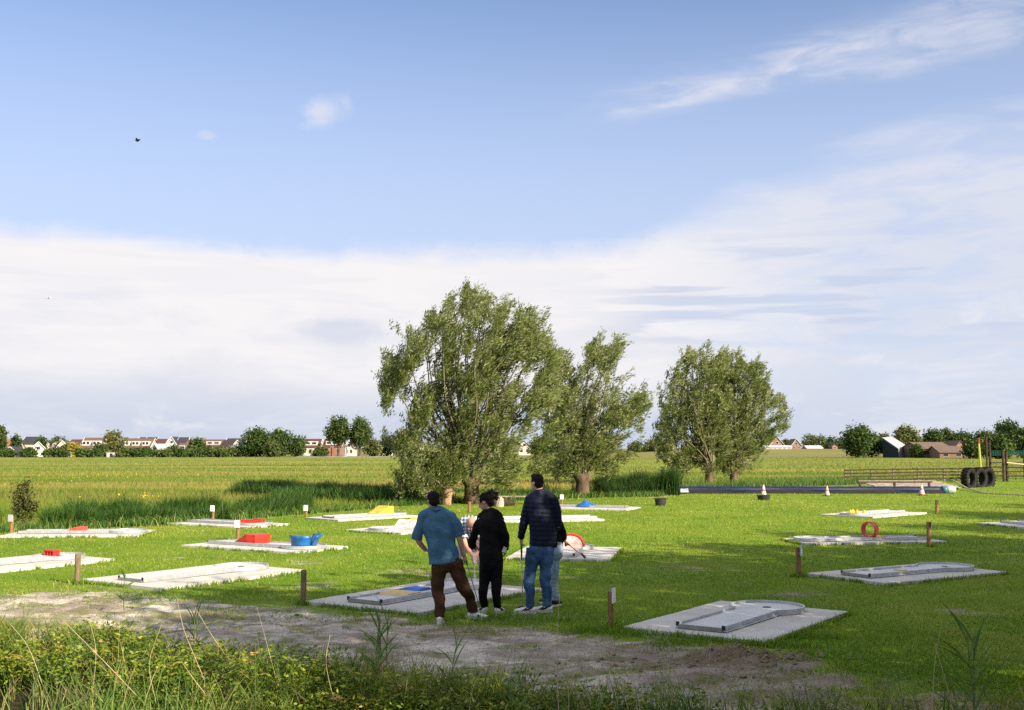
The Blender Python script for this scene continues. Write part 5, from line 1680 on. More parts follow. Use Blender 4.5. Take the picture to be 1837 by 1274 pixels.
# ------------------------------------------------------------------ grass and plants
M_grass = leaf_mat('lawn_blade', [(0.0, (0.080, 0.195, 0.016)), (0.5, (0.188, 0.292, 0.027)), (0.85, (0.325, 0.360, 0.048)), (1.0, (0.50, 0.43, 0.17))], 0.35, 0.6, 0.15)
M_mead = leaf_mat('meadow_blade', [(0.0, (0.081, 0.152, 0.018)), (0.4, (0.155, 0.216, 0.033)), (0.7, (0.268, 0.271, 0.066)), (0.88, (0.276, 0.199, 0.088)), (1.0, (0.700, 0.670, 0.029))], 0.3, 0.7, 0.1)
M_reed = leaf_mat('reed_leaf', [(0.0, (0.016, 0.040, 0.008)), (0.22, (0.041, 0.101, 0.018)), (0.5, (0.078, 0.169, 0.029)), (0.85, (0.149, 0.243, 0.052)), (1.0, (0.486, 0.405, 0.169))], 0.3, 0.5, 0.25)
M_weed = leaf_mat('bank_weed_leaf', [(0.0, (0.041, 0.084, 0.011)), (0.45, (0.103, 0.175, 0.020)), (0.8, (0.244, 0.314, 0.029)), (0.94, (0.471, 0.454, 0.043)), (1.0, (0.490, 0.297, 0.114))], 0.35, 0.5, 0.3)
M_butter = leaf_mat('buttercup_petal', [(0.0, (0.62, 0.46, 0.01)), (1.0, (0.70, 0.53, 0.015))], 0.25, 0.4, 0.3)
M_straw = leaf_mat('dry_straw', [(0.0, (0.260, 0.189, 0.111)), (1.0, (0.598, 0.481, 0.299))], 0.2, 0.8, 0.1)


def scatter(n, y0, y1, xmax=0.52, power=2.0):
    """points over the view wedge, thinning out with distance"""
    u = rng.random(n)
    y = 1.0 / (1.0 / y0 + u * (1.0 / y1 - 1.0 / y0))
    x = rng.uniform(-1, 1, n) * (y * xmax + 0.4)
    return x, y


slabs = [(o.location.x, o.location.y, o.rotation_euler.z) for o in COL.objects if o.name.startswith('minigolf_lane')]
slab_dims = []
for o in [o for o in COL.objects if o.name.startswith('minigolf_lane')]:
    pan = [c_ for c_ in o.children if c_.name.startswith('concrete_panel')]
    xs_ = [v.co.x for p in pan for v in p.data.vertices]; ys_ = [v.co.y for p in pan for v in p.data.vertices]
    slab_dims.append((max(xs_), max(ys_)))


def off_slabs(x, y, marg=0.01):
    ok = np.ones(len(x), bool)
    for (cx, cy, a), (hx, hy) in zip(slabs, slab_dims):
        dx_, dy_ = x - cx, y - cy
        u = dx_ * math.cos(a) + dy_ * math.sin(a); v = -dx_ * math.sin(a) + dy_ * math.cos(a)
        ok &= ~((np.abs(u) < hx - marg) & (np.abs(v) < hy - marg))
    return ok


# mown lawn
x, y = scatter(420000, 9.5, 80)
pm = line_y(PATH, x) - y
nz = fbm(x * 1.4, y * 1.4, 51, 3)
keep = (y < line_y(BACK, x) + 0.3) & (y > line_y(DITCH, x) + 0.1) & off_slabs(x, y)
nz2 = fbm(x * 2.4, y * 3.0, 53, 4)
pr = 1 - sstep(pm + (nz - 0.5) * 2.6 + (nz2 - 0.5) * 2.2, -0.5, 0.45) * 0.965
keep &= rng.random(len(x)) < pr * (1 - 0.6 * wear(x, y) * sstep(nz2, 0.40, 0.58))
x, y = x[keep], y[keep]
k = np.clip(y / 14.0, 1, None)
edge_ = ~off_slabs(x, y, -0.09)
hgt = rng.uniform(0.020, 0.048, len(x)) * np.where(edge_, 1.7, 1.0) * k ** 0.25
tn = np.clip(0.38 + 0.22 * sstep(y, 22, 40) + (fbm(x * 0.5, y * 0.5, 61, 3) - 0.5) * 1.1 + rng.normal(0, 0.16, len(x)), 0, 0.93)  # far blades tinted yellower: grazing-light paleness put into their colour
tn = np.where(rng.random(len(x)) < 0.03 + 0.30 * sstep(fbm(x * 0.9, y * 0.9, 63, 3), 0.56, 0.68), rng.uniform(0.86, 1.0, len(x)), tn)
hgt = hgt * (0.6 + 0.9 * fbm(x * 1.1, y * 1.1, 67, 2))
V, Fq, tt = blades(np.stack([x, y, terrain_z(x, y) - 0.004], 1), hgt, 0.0042 * k * rng.uniform(0.7, 1.3, len(x)), rng.uniform(0.2, 1.1, len(x)), tn)
tag(mesh_np('lawn_grass', V, Fq, M_grass, None, tt), 'short mown grass blades covering the lawn', 'grass', kind='stuff')

# taller ragged grass along slab edges, posts, the path edge
X, Yv = [], []
for (cx, cy, a), (hx, hy) in zip(slabs, slab_dims):
    if cy > 34: continue
    n = int(1500 * (15 / cy) ** 1.2)
    s = rng.uniform(0, 1, n); side = rng.integers(0, 4, n)
    d_ = np.abs(rng.normal(0, 0.035, n)) + 0.005
    u = np.where(side < 2, (s * 2 - 1) * hx, np.where(side == 2, hx + d_, -hx - d_))
    v = np.where(side < 2, np.where(side == 0, hy + d_, -hy - d_), (s * 2 - 1) * hy)
    gate = fbm(u * 2.2 + cx * 3, v * 2.2 + cy, 66, 2) > 0.44
    u, v = u[gate], v[gate]
    X.append(cx + u * math.cos(a) - v * math.sin(a)); Yv.append(cy + u * math.sin(a) + v * math.cos(a))
for o in [o for o in COL.objects if o.name.startswith('marker_post')]:
    n = 160 if o.location.y < 22 else 60
    r_ = np.abs(rng.normal(0, 0.09, n)) + 0.03; a = rng.uniform(0, 6.28, n)
    X.append(o.location.x + r_ * np.cos(a)); Yv.append(o.location.y + r_ * np.sin(a))
cl = [(1.05, 14.0, 0.22, 500), (1.5, 13.75, 0.25, 350), (3.1, 12.95, 0.20, 260), (2.85, 12.98, 0.16, 260), (3.55, 13.6, 0.22, 400), (-0.75, 15.0, 0.3, 350), (-0.2, 15.1, 0.3, 300), (0.4, 14.9, 0.35, 350), (2.2, 13.2, 0.3, 260)]
for (cx, cy, s, n) in cl:
    X.append(rng.normal(cx, s, n)); Yv.append(rng.normal(cy, s * 0.5, n))
x, y = np.concatenate(X), np.concatenate(Yv)
ok = off_slabs(x, y, -0.004); x, y = x[ok], y[ok]
V, Fq, tt = blades(np.stack([x, y, terrain_z(x, y) - 0.005], 1), rng.uniform(0.05, 0.14, len(x)), 0.0055 * rng.uniform(0.7, 1.4, len(x)) * np.clip(y / 15, 1, 2), rng.uniform(0.2, 0.9, len(x)), np.clip(rng.normal(0.35, 0.2, len(x)), 0, 1), 2)
tag(mesh_np('edge_grass', V, Fq, M_grass, None, tt), 'longer grass tufts along slab edges and posts', 'grass', kind='stuff')

# dry litter, weeds and stones on the path
n = 60000
x = rng.uniform(-8.5, 8, n); y = rng.uniform(8.8, 18.2, n)
pm = line_y(PATH, x) - y
dens = fbm(x * 1.1, y * 2.0, 91, 3)
keep = (pm > -0.4) & (y > line_y(DITCH, x)) & (rng.random(n) < sstep(dens, 0.42, 0.66))
x, y = x[keep], y[keep]; n = len(x)
a = rng.uniform(0, 6.28, n)
Pp = np.stack([x, y, terrain_z(x, y) + rng.uniform(0.004, 0.02, n)], 1)
V, Fq, tt = leaf_quads(Pp, np.stack([np.cos(a), np.sin(a), rng.normal(0, 0.18, n)], 1), np.tile([0.1, 0.05, 1.0], (n, 1)), rng.uniform(0.03, 0.13, n), rng.uniform(0.0018, 0.0038, n), rng.random(n))
tag(mesh_np('path_straw', V, Fq, M_straw, None, tt), 'dry grass litter strewn over the dirt path', 'litter', kind='stuff')
nc = 1700
cx_ = rng.uniform(-8.5, 8, nc); cy_ = rng.uniform(8.8, 18.2, nc)
pm = line_y(PATH, cx_) - cy_
dens = fbm(cx_ * 0.9, cy_ * 1.7, 97, 3)
keep = (pm > -0.2) & (cy_ > line_y(DITCH, cx_) + 0.05) & (rng.random(nc) < sstep(dens + 0.14 * sstep(0.9 - pm, 0, 0.9), 0.47, 0.62))
cx_, cy_ = cx_[keep], cy_[keep]; nc = len(cx_)
cr_ = np.repeat(rng.uniform(0.02, 0.14, nc), 34)
x = np.repeat(cx_, 34) + rng.normal(0, 1, nc * 34) * cr_; y = np.repeat(cy_, 34) + rng.normal(0, 0.7, nc * 34) * cr_; n = len(x)
V, Fq, tt = blades(np.stack([x, y, terrain_z(x, y) - 0.004], 1), rng.uniform(0.015, 0.06, n), rng.uniform(0.003, 0.007, n), rng.uniform(0.5, 1.4, n), np.clip(np.repeat(rng.normal(0.45, 0.28, nc), 34) + rng.normal(0, 0.12, n), 0, 1), 2)
tag(mesh_np('path_weeds', V, Fq, M_grass, None, tt), 'small green weeds in patches on the dirt path', 'weeds', kind='stuff')
M_clod = mat('clay_clod', (0.24, 0.19, 0.145), 0.95, 0.1, 0.3, 12, 0.6, 60)
mb = MB()
for i in range(560):
    if i < 260:
        x = random.gauss(2.45, 0.75); y = random.gauss(12.0, 0.36); s = random.uniform(0.006, 0.045) * random.random() ** 0.5
    else:
        x = random.uniform(-6, 6); y = random.uniform(9.6, 15.5); s = random.uniform(0.006, 0.020)
        if not (y < np.interp(x, PATH[:, 0], PATH[:, 1]) - 0.2 and y > np.interp(x, DITCH[:, 0], DITCH[:, 1]) + 0.2): continue
    z = float(terrain_z(np.array([x]), np.array([y]))[0])
    q = [Vector((random.gauss(0, 1), random.gauss(0, 1), random.gauss(0, 1))).normalized() for _ in range(3)]
    vs = []
    for vx in ((1, 0, 0), (-1, 0, 0), (0, 1, 0), (0, -1, 0), (0, 0, 1), (0, 0, -1)):
        v = Vector(vx) * s * random.uniform(0.6, 1.35)
        v.z *= 0.7
        vs.append((x + v.x + q[0].x * s * 0.3, y + v.y + q[1].y * s * 0.3, z + s * 0.15 + v.z))
    mb.add(vs, [(0, 2, 4), (2, 1, 4), (1, 3, 4), (3, 0, 4), (2, 0, 5), (1, 2, 5), (3, 1, 5), (0, 3, 5)])
tag(mb.build('soil_clods', M_clod), 'loose clods and stones of dug soil on the path', 'soil', kind='stuff')
M_hay = M_clod

# meadow grass
n = 330000
x, y = scatter(n, 29, 330, 0.56)
bm_ = y - line_y(BACK, x)
keep = bm_ > 0.2
x, y = x[keep], y[keep]; n = len(x)
k = np.clip(y / 40, 0.8, None)
p4 = fbm(x * 0.03, y * 0.12, 71, 4); p5 = fbm(x * 0.06, y * 0.2, 75, 4)
tn = 0.10 + 2.1 * (p4 - 0.36) + rng.normal(0, 0.09, n)
tn = np.where((p5 > 0.55) & (rng.random(n) < 0.35), rng.uniform(0.74, 0.9, n), tn)
tn = np.clip(tn, 0, 0.9)
V, Fq, tt = blades(np.stack([x, y, terrain_z(x, y) - 0.01], 1), rng.uniform(0.10, 0.34, n) * (0.6 + 0.8 * p5) * np.where(y > 60, 0.75, 1.0), 0.011 * k * rng.uniform(0.6, 1.3, n), rng.uniform(0.15, 0.75, n), tn)
tag(mesh_np('meadow_grass', V, Fq, M_mead, None, tt), 'tall uneven meadow grass with brown seed heads', 'grass', kind='stuff')

# buttercups in drifts
n = 380
ctr = [(160, 852, 70, 2.2), (215, 854, 40, 1.5), (110, 857, 40, 1.5), (255, 893, 40, 2.0), (330, 851, 50, 1.5), (560, 858, 60, 2.0), (60, 866, 50, 2.0), (420, 862, 50, 2.0)]
ci = rng.choice(len(ctr), n, p=np.array([.28, .24, .12, .08, .10, .06, .06, .06]))
ctr = np.array(ctr)[ci]
px_ = rng.normal(ctr[:, 0], ctr[:, 2] * 0.8); py_ = rng.normal(ctr[:, 1], ctr[:, 3])
xy = np.array([gp(a_, b_, 0.3) for a_, b_ in zip(px_, py_)])
ok = xy[:, 1] > line_y(BACK, xy[:, 0]) + 3
xy = xy[ok]; n = len(xy)
V, Fq, tt = leaf_quads(np.stack([xy[:, 0], xy[:, 1], rng.uniform(0.24, 0.42, n)], 1), rng.normal(0, 1, (n, 3)) * np.array([1, 1, 0.4]), rng.normal(0, 0.6, (n, 3)) + np.array([0, 0, 1.0]), np.full(n, 0.07), np.full(n, 0.035), np.full(n, 1.0))
tag(mesh_np('buttercups', V, Fq, M_butter, None, tt), 'yellow buttercups in drifts across the meadow', 'flowers', kind='stuff')

# reeds along the back ditch
def reed_band(n, xl, xr, o0, o1, h0, h1, thr, seed):
    x = rng.uniform(xl, xr, n)
    y = line_y(BACK, x) + rng.uniform(o0, o1, n)
    c_ = fbm(x * 1.5, y * 0.7, seed, 2)
    keep = rng.random(n) < sstep(c_, thr, thr + 0.16)
    x, y, c_ = x[keep], y[keep], c_[keep]
    return x, y, rng.uniform(h0, h1, len(x)) * (0.72 + 0.55 * c_)


parts_ = [reed_band(30000, -13.2, -7.4, 0.6, 2.3, 0.80, 1.12, 0.22, 101), reed_band(3000, -24, -13.0, 0.8, 2.6, 0.8, 1.2, 0.40, 105), reed_band(2500, -3.4, 4.4, 1.0, 2.8, 0.7, 1.1, 0.40, 107)]
x = np.concatenate([p[0] for p in parts_]); y = np.concatenate([p[1] for p in parts_]); h_ = np.concatenate([p[2] for p in parts_])
n = len(x)
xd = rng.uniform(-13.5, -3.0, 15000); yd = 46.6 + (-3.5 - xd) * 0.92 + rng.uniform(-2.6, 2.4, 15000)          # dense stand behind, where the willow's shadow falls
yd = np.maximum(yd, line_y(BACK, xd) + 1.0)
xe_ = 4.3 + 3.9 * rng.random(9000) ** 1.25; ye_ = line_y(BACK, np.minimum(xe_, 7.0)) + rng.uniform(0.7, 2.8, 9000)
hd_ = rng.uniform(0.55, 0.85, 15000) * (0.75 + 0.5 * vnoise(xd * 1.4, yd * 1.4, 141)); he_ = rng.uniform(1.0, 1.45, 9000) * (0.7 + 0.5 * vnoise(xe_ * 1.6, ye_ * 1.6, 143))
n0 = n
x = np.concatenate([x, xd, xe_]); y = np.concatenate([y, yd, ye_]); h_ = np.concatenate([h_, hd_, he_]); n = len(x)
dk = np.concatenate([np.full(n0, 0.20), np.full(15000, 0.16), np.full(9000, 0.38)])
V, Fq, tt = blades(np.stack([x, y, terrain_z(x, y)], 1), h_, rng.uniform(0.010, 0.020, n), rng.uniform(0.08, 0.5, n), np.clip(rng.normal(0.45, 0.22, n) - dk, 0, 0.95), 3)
tag(mesh_np('reed_bed', V, Fq, M_reed, None, tt), 'dense green reeds lining the ditch behind the lanes', 'reeds', kind='stuff')
# rough verge in front of the reeds and behind the tube
n = 34000
x = np.concatenate([rng.uniform(-16, 9, 20000), rng.uniform(7.5, 24, 14000)])
y = line_y(BACK, x) + np.concatenate([rng.normal(0.25, 0.38, 20000), np.abs(rng.normal(0.0, 3.5, 14000)) + 0.2])
gate = fbm(x * 1.2, y * 1.2, 111, 3) > 0.36
x, y = x[gate], y[gate]; n = len(x)
V, Fq, tt = blades(np.stack([x, y, terrain_z(x, y) - 0.01], 1), rng.uniform(0.14, 0.48, n) * np.where(x > 9, 1.35, 1.0), rng.uniform(0.008, 0.018, n), rng.uniform(0.2, 0.8, n), np.clip(rng.normal(0.52, 0.24, n), 0, 1), 2)
tag(mesh_np('verge_grass', V, Fq, M_reed, None, tt), 'rough sunlit verge of long grass along the back ditch', 'grass', kind='stuff')

# leafy weeds on the near bank
n = 4600
x = rng.uniform(-8.5, 4.2, n); s = np.where(x < -3.9, rng.uniform(-0.55, 0.42, n), rng.uniform(-1.15, 0.42, n))
dens = fbm(x * 1.1, s * 1.8 + 7, 121, 3)
wfade = np.where(x < -0.5, 1.0, np.clip(1.0 - (x + 0.5) / 4.2, 0.12, 1))
keep = (rng.random(n) < sstep(dens, 0.25, 0.5) * wfade) & (s < 0.05 + 0.55 * (dens - 0.4) * 2 * wfade + 0.1 * (x < -2))
x, s = x[keep], s[keep]; y = line_y(DITCH, x) + s; n = len(x)
zb_ = np.maximum(terrain_z(x, y), -0.45)
hh = rng.uniform(0.16, 0.42, n) * (0.65 + 0.55 * np.clip(dens[keep], 0, 1)) * np.where(x > -1.5, 0.85, 1.0)
per = 30
t_ = rng.random((n, per)) ** 0.7
lean_ = rng.normal(0, 0.12, (n, 2))
Px = x[:, None] + lean_[:, :1] * t_ * 1.0 + rng.normal(0, 0.045, (n, per)); Py = y[:, None] + lean_[:, 1:] * t_ + rng.normal(0, 0.045, (n, per)); Pz = zb_[:, None] + hh[:, None] * t_
Pp = np.stack([Px, Py, Pz], -1).reshape(-1, 3); N_ = len(Pp)
tn = np.clip(np.repeat(rng.normal(0.48, 0.16, n) + 0.22 * (fbm(x * 0.8, y * 0.8, 125, 2) - 0.4), per) + 0.30 * (t_.ravel() - 0.6) + rng.normal(0, 0.10, N_), 0, 1)
D_ = np.stack([rng.normal(0, 1, N_), rng.normal(0, 1, N_), rng.normal(0.15, 0.35, N_)], 1)
L = rng.uniform(0.028, 0.070, N_)
V, Fq, tt = leaf_quads(Pp, D_, rng.normal(0, 0.6, (N_, 3)) + np.array([0.25, -0.25, 0.8]), L, L * rng.uniform(0.15, 0.26, N_), tn)
tag(mesh_np('bank_weeds', V, Fq, M_weed, None, tt), 'leafy weeds crowding the near ditch bank', 'weeds', kind='stuff')
n = 26000
x = rng.uniform(-8.5, 5.5, n); s = np.where(x < -3.9, rng.uniform(-0.50, 0.55, n), rng.uniform(-1.2, 0.55, n))
keep = rng.random(n) < np.where(x < 0, 1, 0.45) * sstep(fbm(x * 1.3, s * 2, 131, 3), 0.35, 0.6)
x, s = x[keep], s[keep]; y = line_y(DITCH, x) + s; n = len(x)
V, Fq, tt = blades(np.stack([x, y, np.maximum(terrain_z(x, y), -0.45)], 1), rng.uniform(0.15, 0.50, n), rng.uniform(0.003, 0.006, n), rng.uniform(0.2, 0.8, n), np.clip(rng.normal(0.60, 0.27, n), 0, 1), 3)
tag(mesh_np('bank_grass', V, Fq, M_weed, None, tt), 'long thin grass standing among the bank weeds', 'grass', kind='stuff')
n = 12000                                                              # bleached grass where the bank meets the path
x = rng.uniform(-8.5, 4.0, n); s = rng.normal(0.12, 0.40, n)
keep = rng.random(n) < np.where(x < -1.5, 1.0, 0.3) * sstep(fbm(x * 1.6, s * 2 + 3, 137, 3), 0.40, 0.62)
x, s = x[keep], s[keep]; y = line_y(DITCH, x) + s; n = len(x)
V, Fq, tt = blades(np.stack([x, y, terrain_z(x, y)], 1), rng.uniform(0.10, 0.48, n), rng.uniform(0.0016, 0.0034, n), rng.uniform(0.3, 1.0, n), rng.random(n), 3)
tag(mesh_np('bleached_grass', V, Fq, M_straw, None, tt), 'bleached dry grass along the top of the near bank', 'grass', kind='stuff')
n = 1500
x = rng.uniform(-6.5, -1.2, n); y = line_y(DITCH, x) - rng.uniform(0.75, 2.3, n)
keep = rng.random(n) < (0.02 + 0.98 * sstep(x, -4.5, -3.7)) * (1 - sstep(x, -2.4, -1.2))
x, y = x[keep], y[keep]; n = len(x)
V, Fq, tt = blades(np.stack([x, y, np.full(n, -0.5)], 1), rng.uniform(0.55, 1.0, n), rng.uniform(0.005, 0.010, n), rng.uniform(0.15, 0.7, n), np.clip(rng.normal(0.72, 0.16, n), 0, 0.95), 4)
tag(mesh_np('water_sedge', V, Fq, M_reed, None, tt), 'broad pale sedge leaves rising from the ditch water', 'sedge', kind='stuff')


def reed_plant(label, px, py_base, py_top, Yd, n_leaf, spread, seed, wl=0.007, stems=3):
    """one reed clump: stems with long leaves branching to both sides"""
    rs = random.Random(seed)
    b = W(px, py_base, Yd); tp = W(px, py_top, Yd)
    zg = float(terrain_z(np.array([b.x]), np.array([Yd]))[0])
    H_ = tp.z - zg
    th = thing('reed_plant', label, 'reed', (b.x, Yd, zg), 0, 'tall reeds in the foreground')
    lf_v, lf_f, lf_t = [], [], []
    for s in range(stems):
        ox, oy = rs.uniform(-spread, spread) * 0.35, rs.uniform(-0.06, 0.06)
        hs = H_ * rs.uniform(0.75, 0.95)
        st = [Vector((ox, oy, 0)), Vector((ox * 1.1 + rs.uniform(-0.02, 0.02), oy, hs * 0.5)), Vector((ox * 1.3 + rs.uniform(-0.05, 0.05), oy, hs))]
        mb = MB(); mb.tube(spline(st, 4), 0.0045, 5); mb.build('stem', M_stem, th, smooth=True)
        S = spline(st, 8)
        for j in range(n_leaf):
            f_ = 0.30 + 0.70 * (j + 0.5) / n_leaf
            p = S[min(int(f_ * (len(S) - 1)), len(S) - 1)]
            sd = 1 if j % 2 else -1
            el_ = rs.uniform(1.15, 1.45) if f_ > 0.8 else rs.uniform(0.8, 1.25)
            ln = H_ * rs.uniform(0.25, 0.48)
            yaw = rs.gauss(0, 0.5)
            dr = Vector((sd * math.cos(el_) * math.cos(yaw), math.cos(el_) * math.sin(yaw), math.sin(el_)))
            sdv = dr.cross(Vector((0.2, 1, 0.1))).normalized()
            base = len(lf_v)
            for q in range(6):
                u = q / 5
                c_ = p + dr * ln * u + Vector((sd * 0.16, 0, -0.16 - 0.12 * (el_ < 1.0))) * ln * u * u
                w_ = wl * (0.45 + 1.5 * u) if u < 0.3 else wl * (1 - u) / 0.7 * 0.95 + 0.0006
                tv = sdv * w_ + Vector((0, w_ * 0.4, 0))
                lf_v += [tuple(c_ - tv), tuple(c_ + tv)]
                lf_t += [0.68 + rs.uniform(-0.12, 0.18)] * 2
            lf_f += [(base + 2 * q, base + 2 * q + 1, base + 2 * q + 3, base + 2 * q + 2) for q in range(5)]
    mesh_np('leaves', np.array(lf_v), np.array(lf_f), M_reed, th, np.array(lf_t))
    return th


M_stem = mat('reed_stem', (0.12, 0.17, 0.05), 0.6, 0.3, 0.2, 6)
reed_plant('reed clump in front of the middle of the dirt path', 690, 1215, 1093, 10.3, 5, 0.16, 1, stems=5)
reed_plant('single slender reed below the blue-shirted man', 812, 1235, 1105, 9.9, 5, 0.02, 2, stems=1)
reed_plant('leafy reed over the sunlit end of the path', 348, 1185, 1075, 11.6, 6, 0.06, 3, 0.008, stems=2)
reed_plant('tall reed at the shaded corner of the path, in front of the lawn', 1748, 1290, 1085, 8.5, 7, 0.05, 4, 0.009, stems=2)
reed_plant('short reed behind the bank below the woman in black', 925, 1268, 1190, 9.3, 4, 0.03, 5, 0.007, stems=2)
reed_plant('small bright reed shoot low at the picture edge below the tall man', 1080, 1285, 1228, 8.9, 4, 0.03, 6, 0.007, stems=1)
reed_plant('small reed leaf standing before the bare sunlit lane', 226, 1068, 1018, 15.6, 3, 0.01, 7, 0.02, stems=1)
reed_plant('reed with arching leaves at the water, foremost on the sunlit side', 55, 1290, 1190, 9.3, 6, 0.10, 8, 0.009, stems=2)

M_dry = mat('dry_stalk', (0.50, 0.40, 0.24), 0.8, 0.2, 0.2, 8)


def stalk(label, pts, Yd, r=0.006):
    V_ = [W(px, py, Yd + dy) for px, py, dy in pts]
    org = V_[0].copy()
    mb = MB(); S = spline([v - org for v in V_], 5)
    mb.tube(S, [r * (1 - 0.5 * i / (len(S) - 1)) for i in range(len(S))], 6)
    o = mb.build('dry_stalk', M_dry, smooth=True); o.location = org
    tag(o, label, 'stalk', 'dry reed stalks in the foreground')


stalk('tall dry stalk rising in front of the tall man', [(1003, 1300, 0), (999, 1170, 0), (1004, 1066, 0.05)], 8.8, 0.0037)
stalk('shorter dry stalk just beside the tallest upright one', [(1021, 1300, 0), (1019, 1200, 0), (1018, 1158, 0)], 8.9, 0.0031)
stalk('upright dry stalk in front of the nearest bare lane', [(1266, 1300, 0), (1268, 1230, 0), (1276, 1150, 0.05)], 8.6, 0.0031)
stalk('dry stalk leaning over the grass at the shaded corner', [(1672, 1300, 0), (1676, 1200, 0), (1686, 1133, 0)], 8.3, 0.0037)
stalk('dry stalk crossing the leaning one at the shaded corner', [(1716, 1300, 0), (1696, 1220, 0.05), (1676, 1152, 0.1)], 8.3, 0.0031)
stalk('long dry stalk slanting across the sunlit weeds', [(243, 1246, 0), (185, 1185, 0.1), (105, 1105, 0.3)], 10.0, 0.0043)
stalk('dry stalk slanting above the path beside the leafy reed', [(420, 1196, 0), (380, 1140, 0.1), (341, 1074, 0.2)], 10.8, 0.0037)
stalk('dry bent stalk crossing the leafy reed', [(375, 1240, 0), (350, 1180, 0.05), (330, 1130, 0.1), (317, 1072, 0.15)], 10.6, 0.0037)
stalk('thin dry stalk leaning at the far sunlit edge of the bank', [(75, 1225, 0), (50, 1160, 0.1), (12, 1112, 0.3)], 10.4, 0.0037)
stalk('low dry stalk lying among the shaded bank weeds', [(368, 1245, 0), (345, 1215, 0.0), (325, 1186, 0.1)], 9.8, 0.0037)
stalk('pale stalk leaning over the shaded path weeds', [(497, 1225, 0), (480, 1160, 0), (461, 1090, 0.1)], 10.4, 0.0025)
stalk('dry stalk low in front of the soil heap', [(1430, 1300, 0), (1415, 1260, 0), (1400, 1222, 0)], 8.6, 0.0031)

stalk('thin dry stalk standing beside the reed clump on the path', [(725, 1260, 0), (735, 1180, 0), (728, 1120, 0)], 9.8, 0.003)
stalk('dry stalk bowed over the bank below the bending man', [(840, 1290, 0), (850, 1230, 0), (880, 1185, 0.1)], 9.3, 0.003)
stalk('dry stalk between the reed clump and the slanting pale stalk', [(600, 1262, 0), (585, 1190, 0), (592, 1140, 0)], 9.9, 0.003)
stalk('low dry stalk below the brown post with the sideways plate', [(1135, 1300, 0), (1120, 1250, 0), (1100, 1215, 0)], 8.8, 0.003)
stalk('thin stalk rising from the sunlit weeds under the bare lane', [(165, 1250, 0), (172, 1170, 0), (160, 1110, 0.1)], 10.2, 0.003)
stalk('thin stalk leaning towards the path over the sunlit weeds', [(280, 1262, 0), (268, 1190, 0), (290, 1120, 0.1)], 10.1, 0.003)
# tufts of long bright grass rising above the bank weeds
n = 2600
cxg = rng.uniform(-7.5, 3.5, 130); csg = rng.uniform(-0.8, 0.25, 130)
x = np.repeat(cxg, 20) + rng.normal(0, 0.045, n); y = line_y(DITCH, np.repeat(cxg, 20)) + np.repeat(csg, 20) + rng.normal(0, 0.045, n)
V, Fq, tt = blades(np.stack([x, y, np.maximum(terrain_z(x, y), -0.45)], 1), np.repeat(rng.uniform(0.30, 0.70, 130), 20) * rng.uniform(0.6, 1.1, n), rng.uniform(0.0025, 0.005, n), rng.uniform(0.15, 0.7, n), np.clip(np.repeat(rng.normal(0.68, 0.2, 130), 20) + rng.normal(0, 0.08, n), 0, 1), 4)
tag(mesh_np('long_grass', V, Fq, M_reed, None, tt), 'tufts of long bright grass rising above the bank weeds', 'grass', kind='stuff')

# leafy shrub by the ditch
th = leafy_tree('leafy_shrub', 'upright leafy shrub by the ditch behind the first slabs', W(42, 930, 31.0).x, 31.0, 1.45, 0.36, 60, 22, 0.08, 0.025, 0.05, None, leaf_mat('shrub_leaf', [(0.0, (0.035, 0.050, 0.012)), (0.6, (0.10, 0.11, 0.028)), (1.0, (0.19, 0.15, 0.06))], 0.3), None, 77, 'shrub', 0.8, 0.5)
# ------------------------------------------------------------------ village and farm beyond the meadow
def flat(name, c, r=0.85, var=0.12, sc=1.5): return mat(name, c, r, 0.2, var, sc)


M_wall_w = flat('white_render', (0.54, 0.51, 0.48)); M_wall_b = flat('buff_brick', (0.42, 0.36, 0.32)); M_wall_r = flat('red_brick', (0.27, 0.17, 0.135)); M_wall_p = flat('pale_pink_render', (0.62, 0.50, 0.44))
M_rf_o = flat('orange_tiles', (0.27, 0.125, 0.075)); M_rf_r = flat('brown_red_tiles', (0.135, 0.085, 0.072)); M_rf_d = flat('dark_slate_tiles', (0.045, 0.045, 0.055)); M_rf_b = flat('brown_tiles', (0.16, 0.115, 0.09)); M_rf_m = flat('maroon_tiles', (0.10, 0.045, 0.04))
M_rf_g = flat('grey_sheet_roof', (0.36, 0.37, 0.40), 0.5); M_barn = flat('blue_black_boards', (0.030, 0.042, 0.060)); M_barn2 = flat('grey_boards', (0.30, 0.33, 0.35)); M_bri = flat('brown_boards', (0.20, 0.135, 0.10))
M_win = mat('window_glass_dark', (0.03, 0.035, 0.04), 0.15, 0.5, 0.2); M_frm = flat('white_frames', (0.62, 0.60, 0.57))


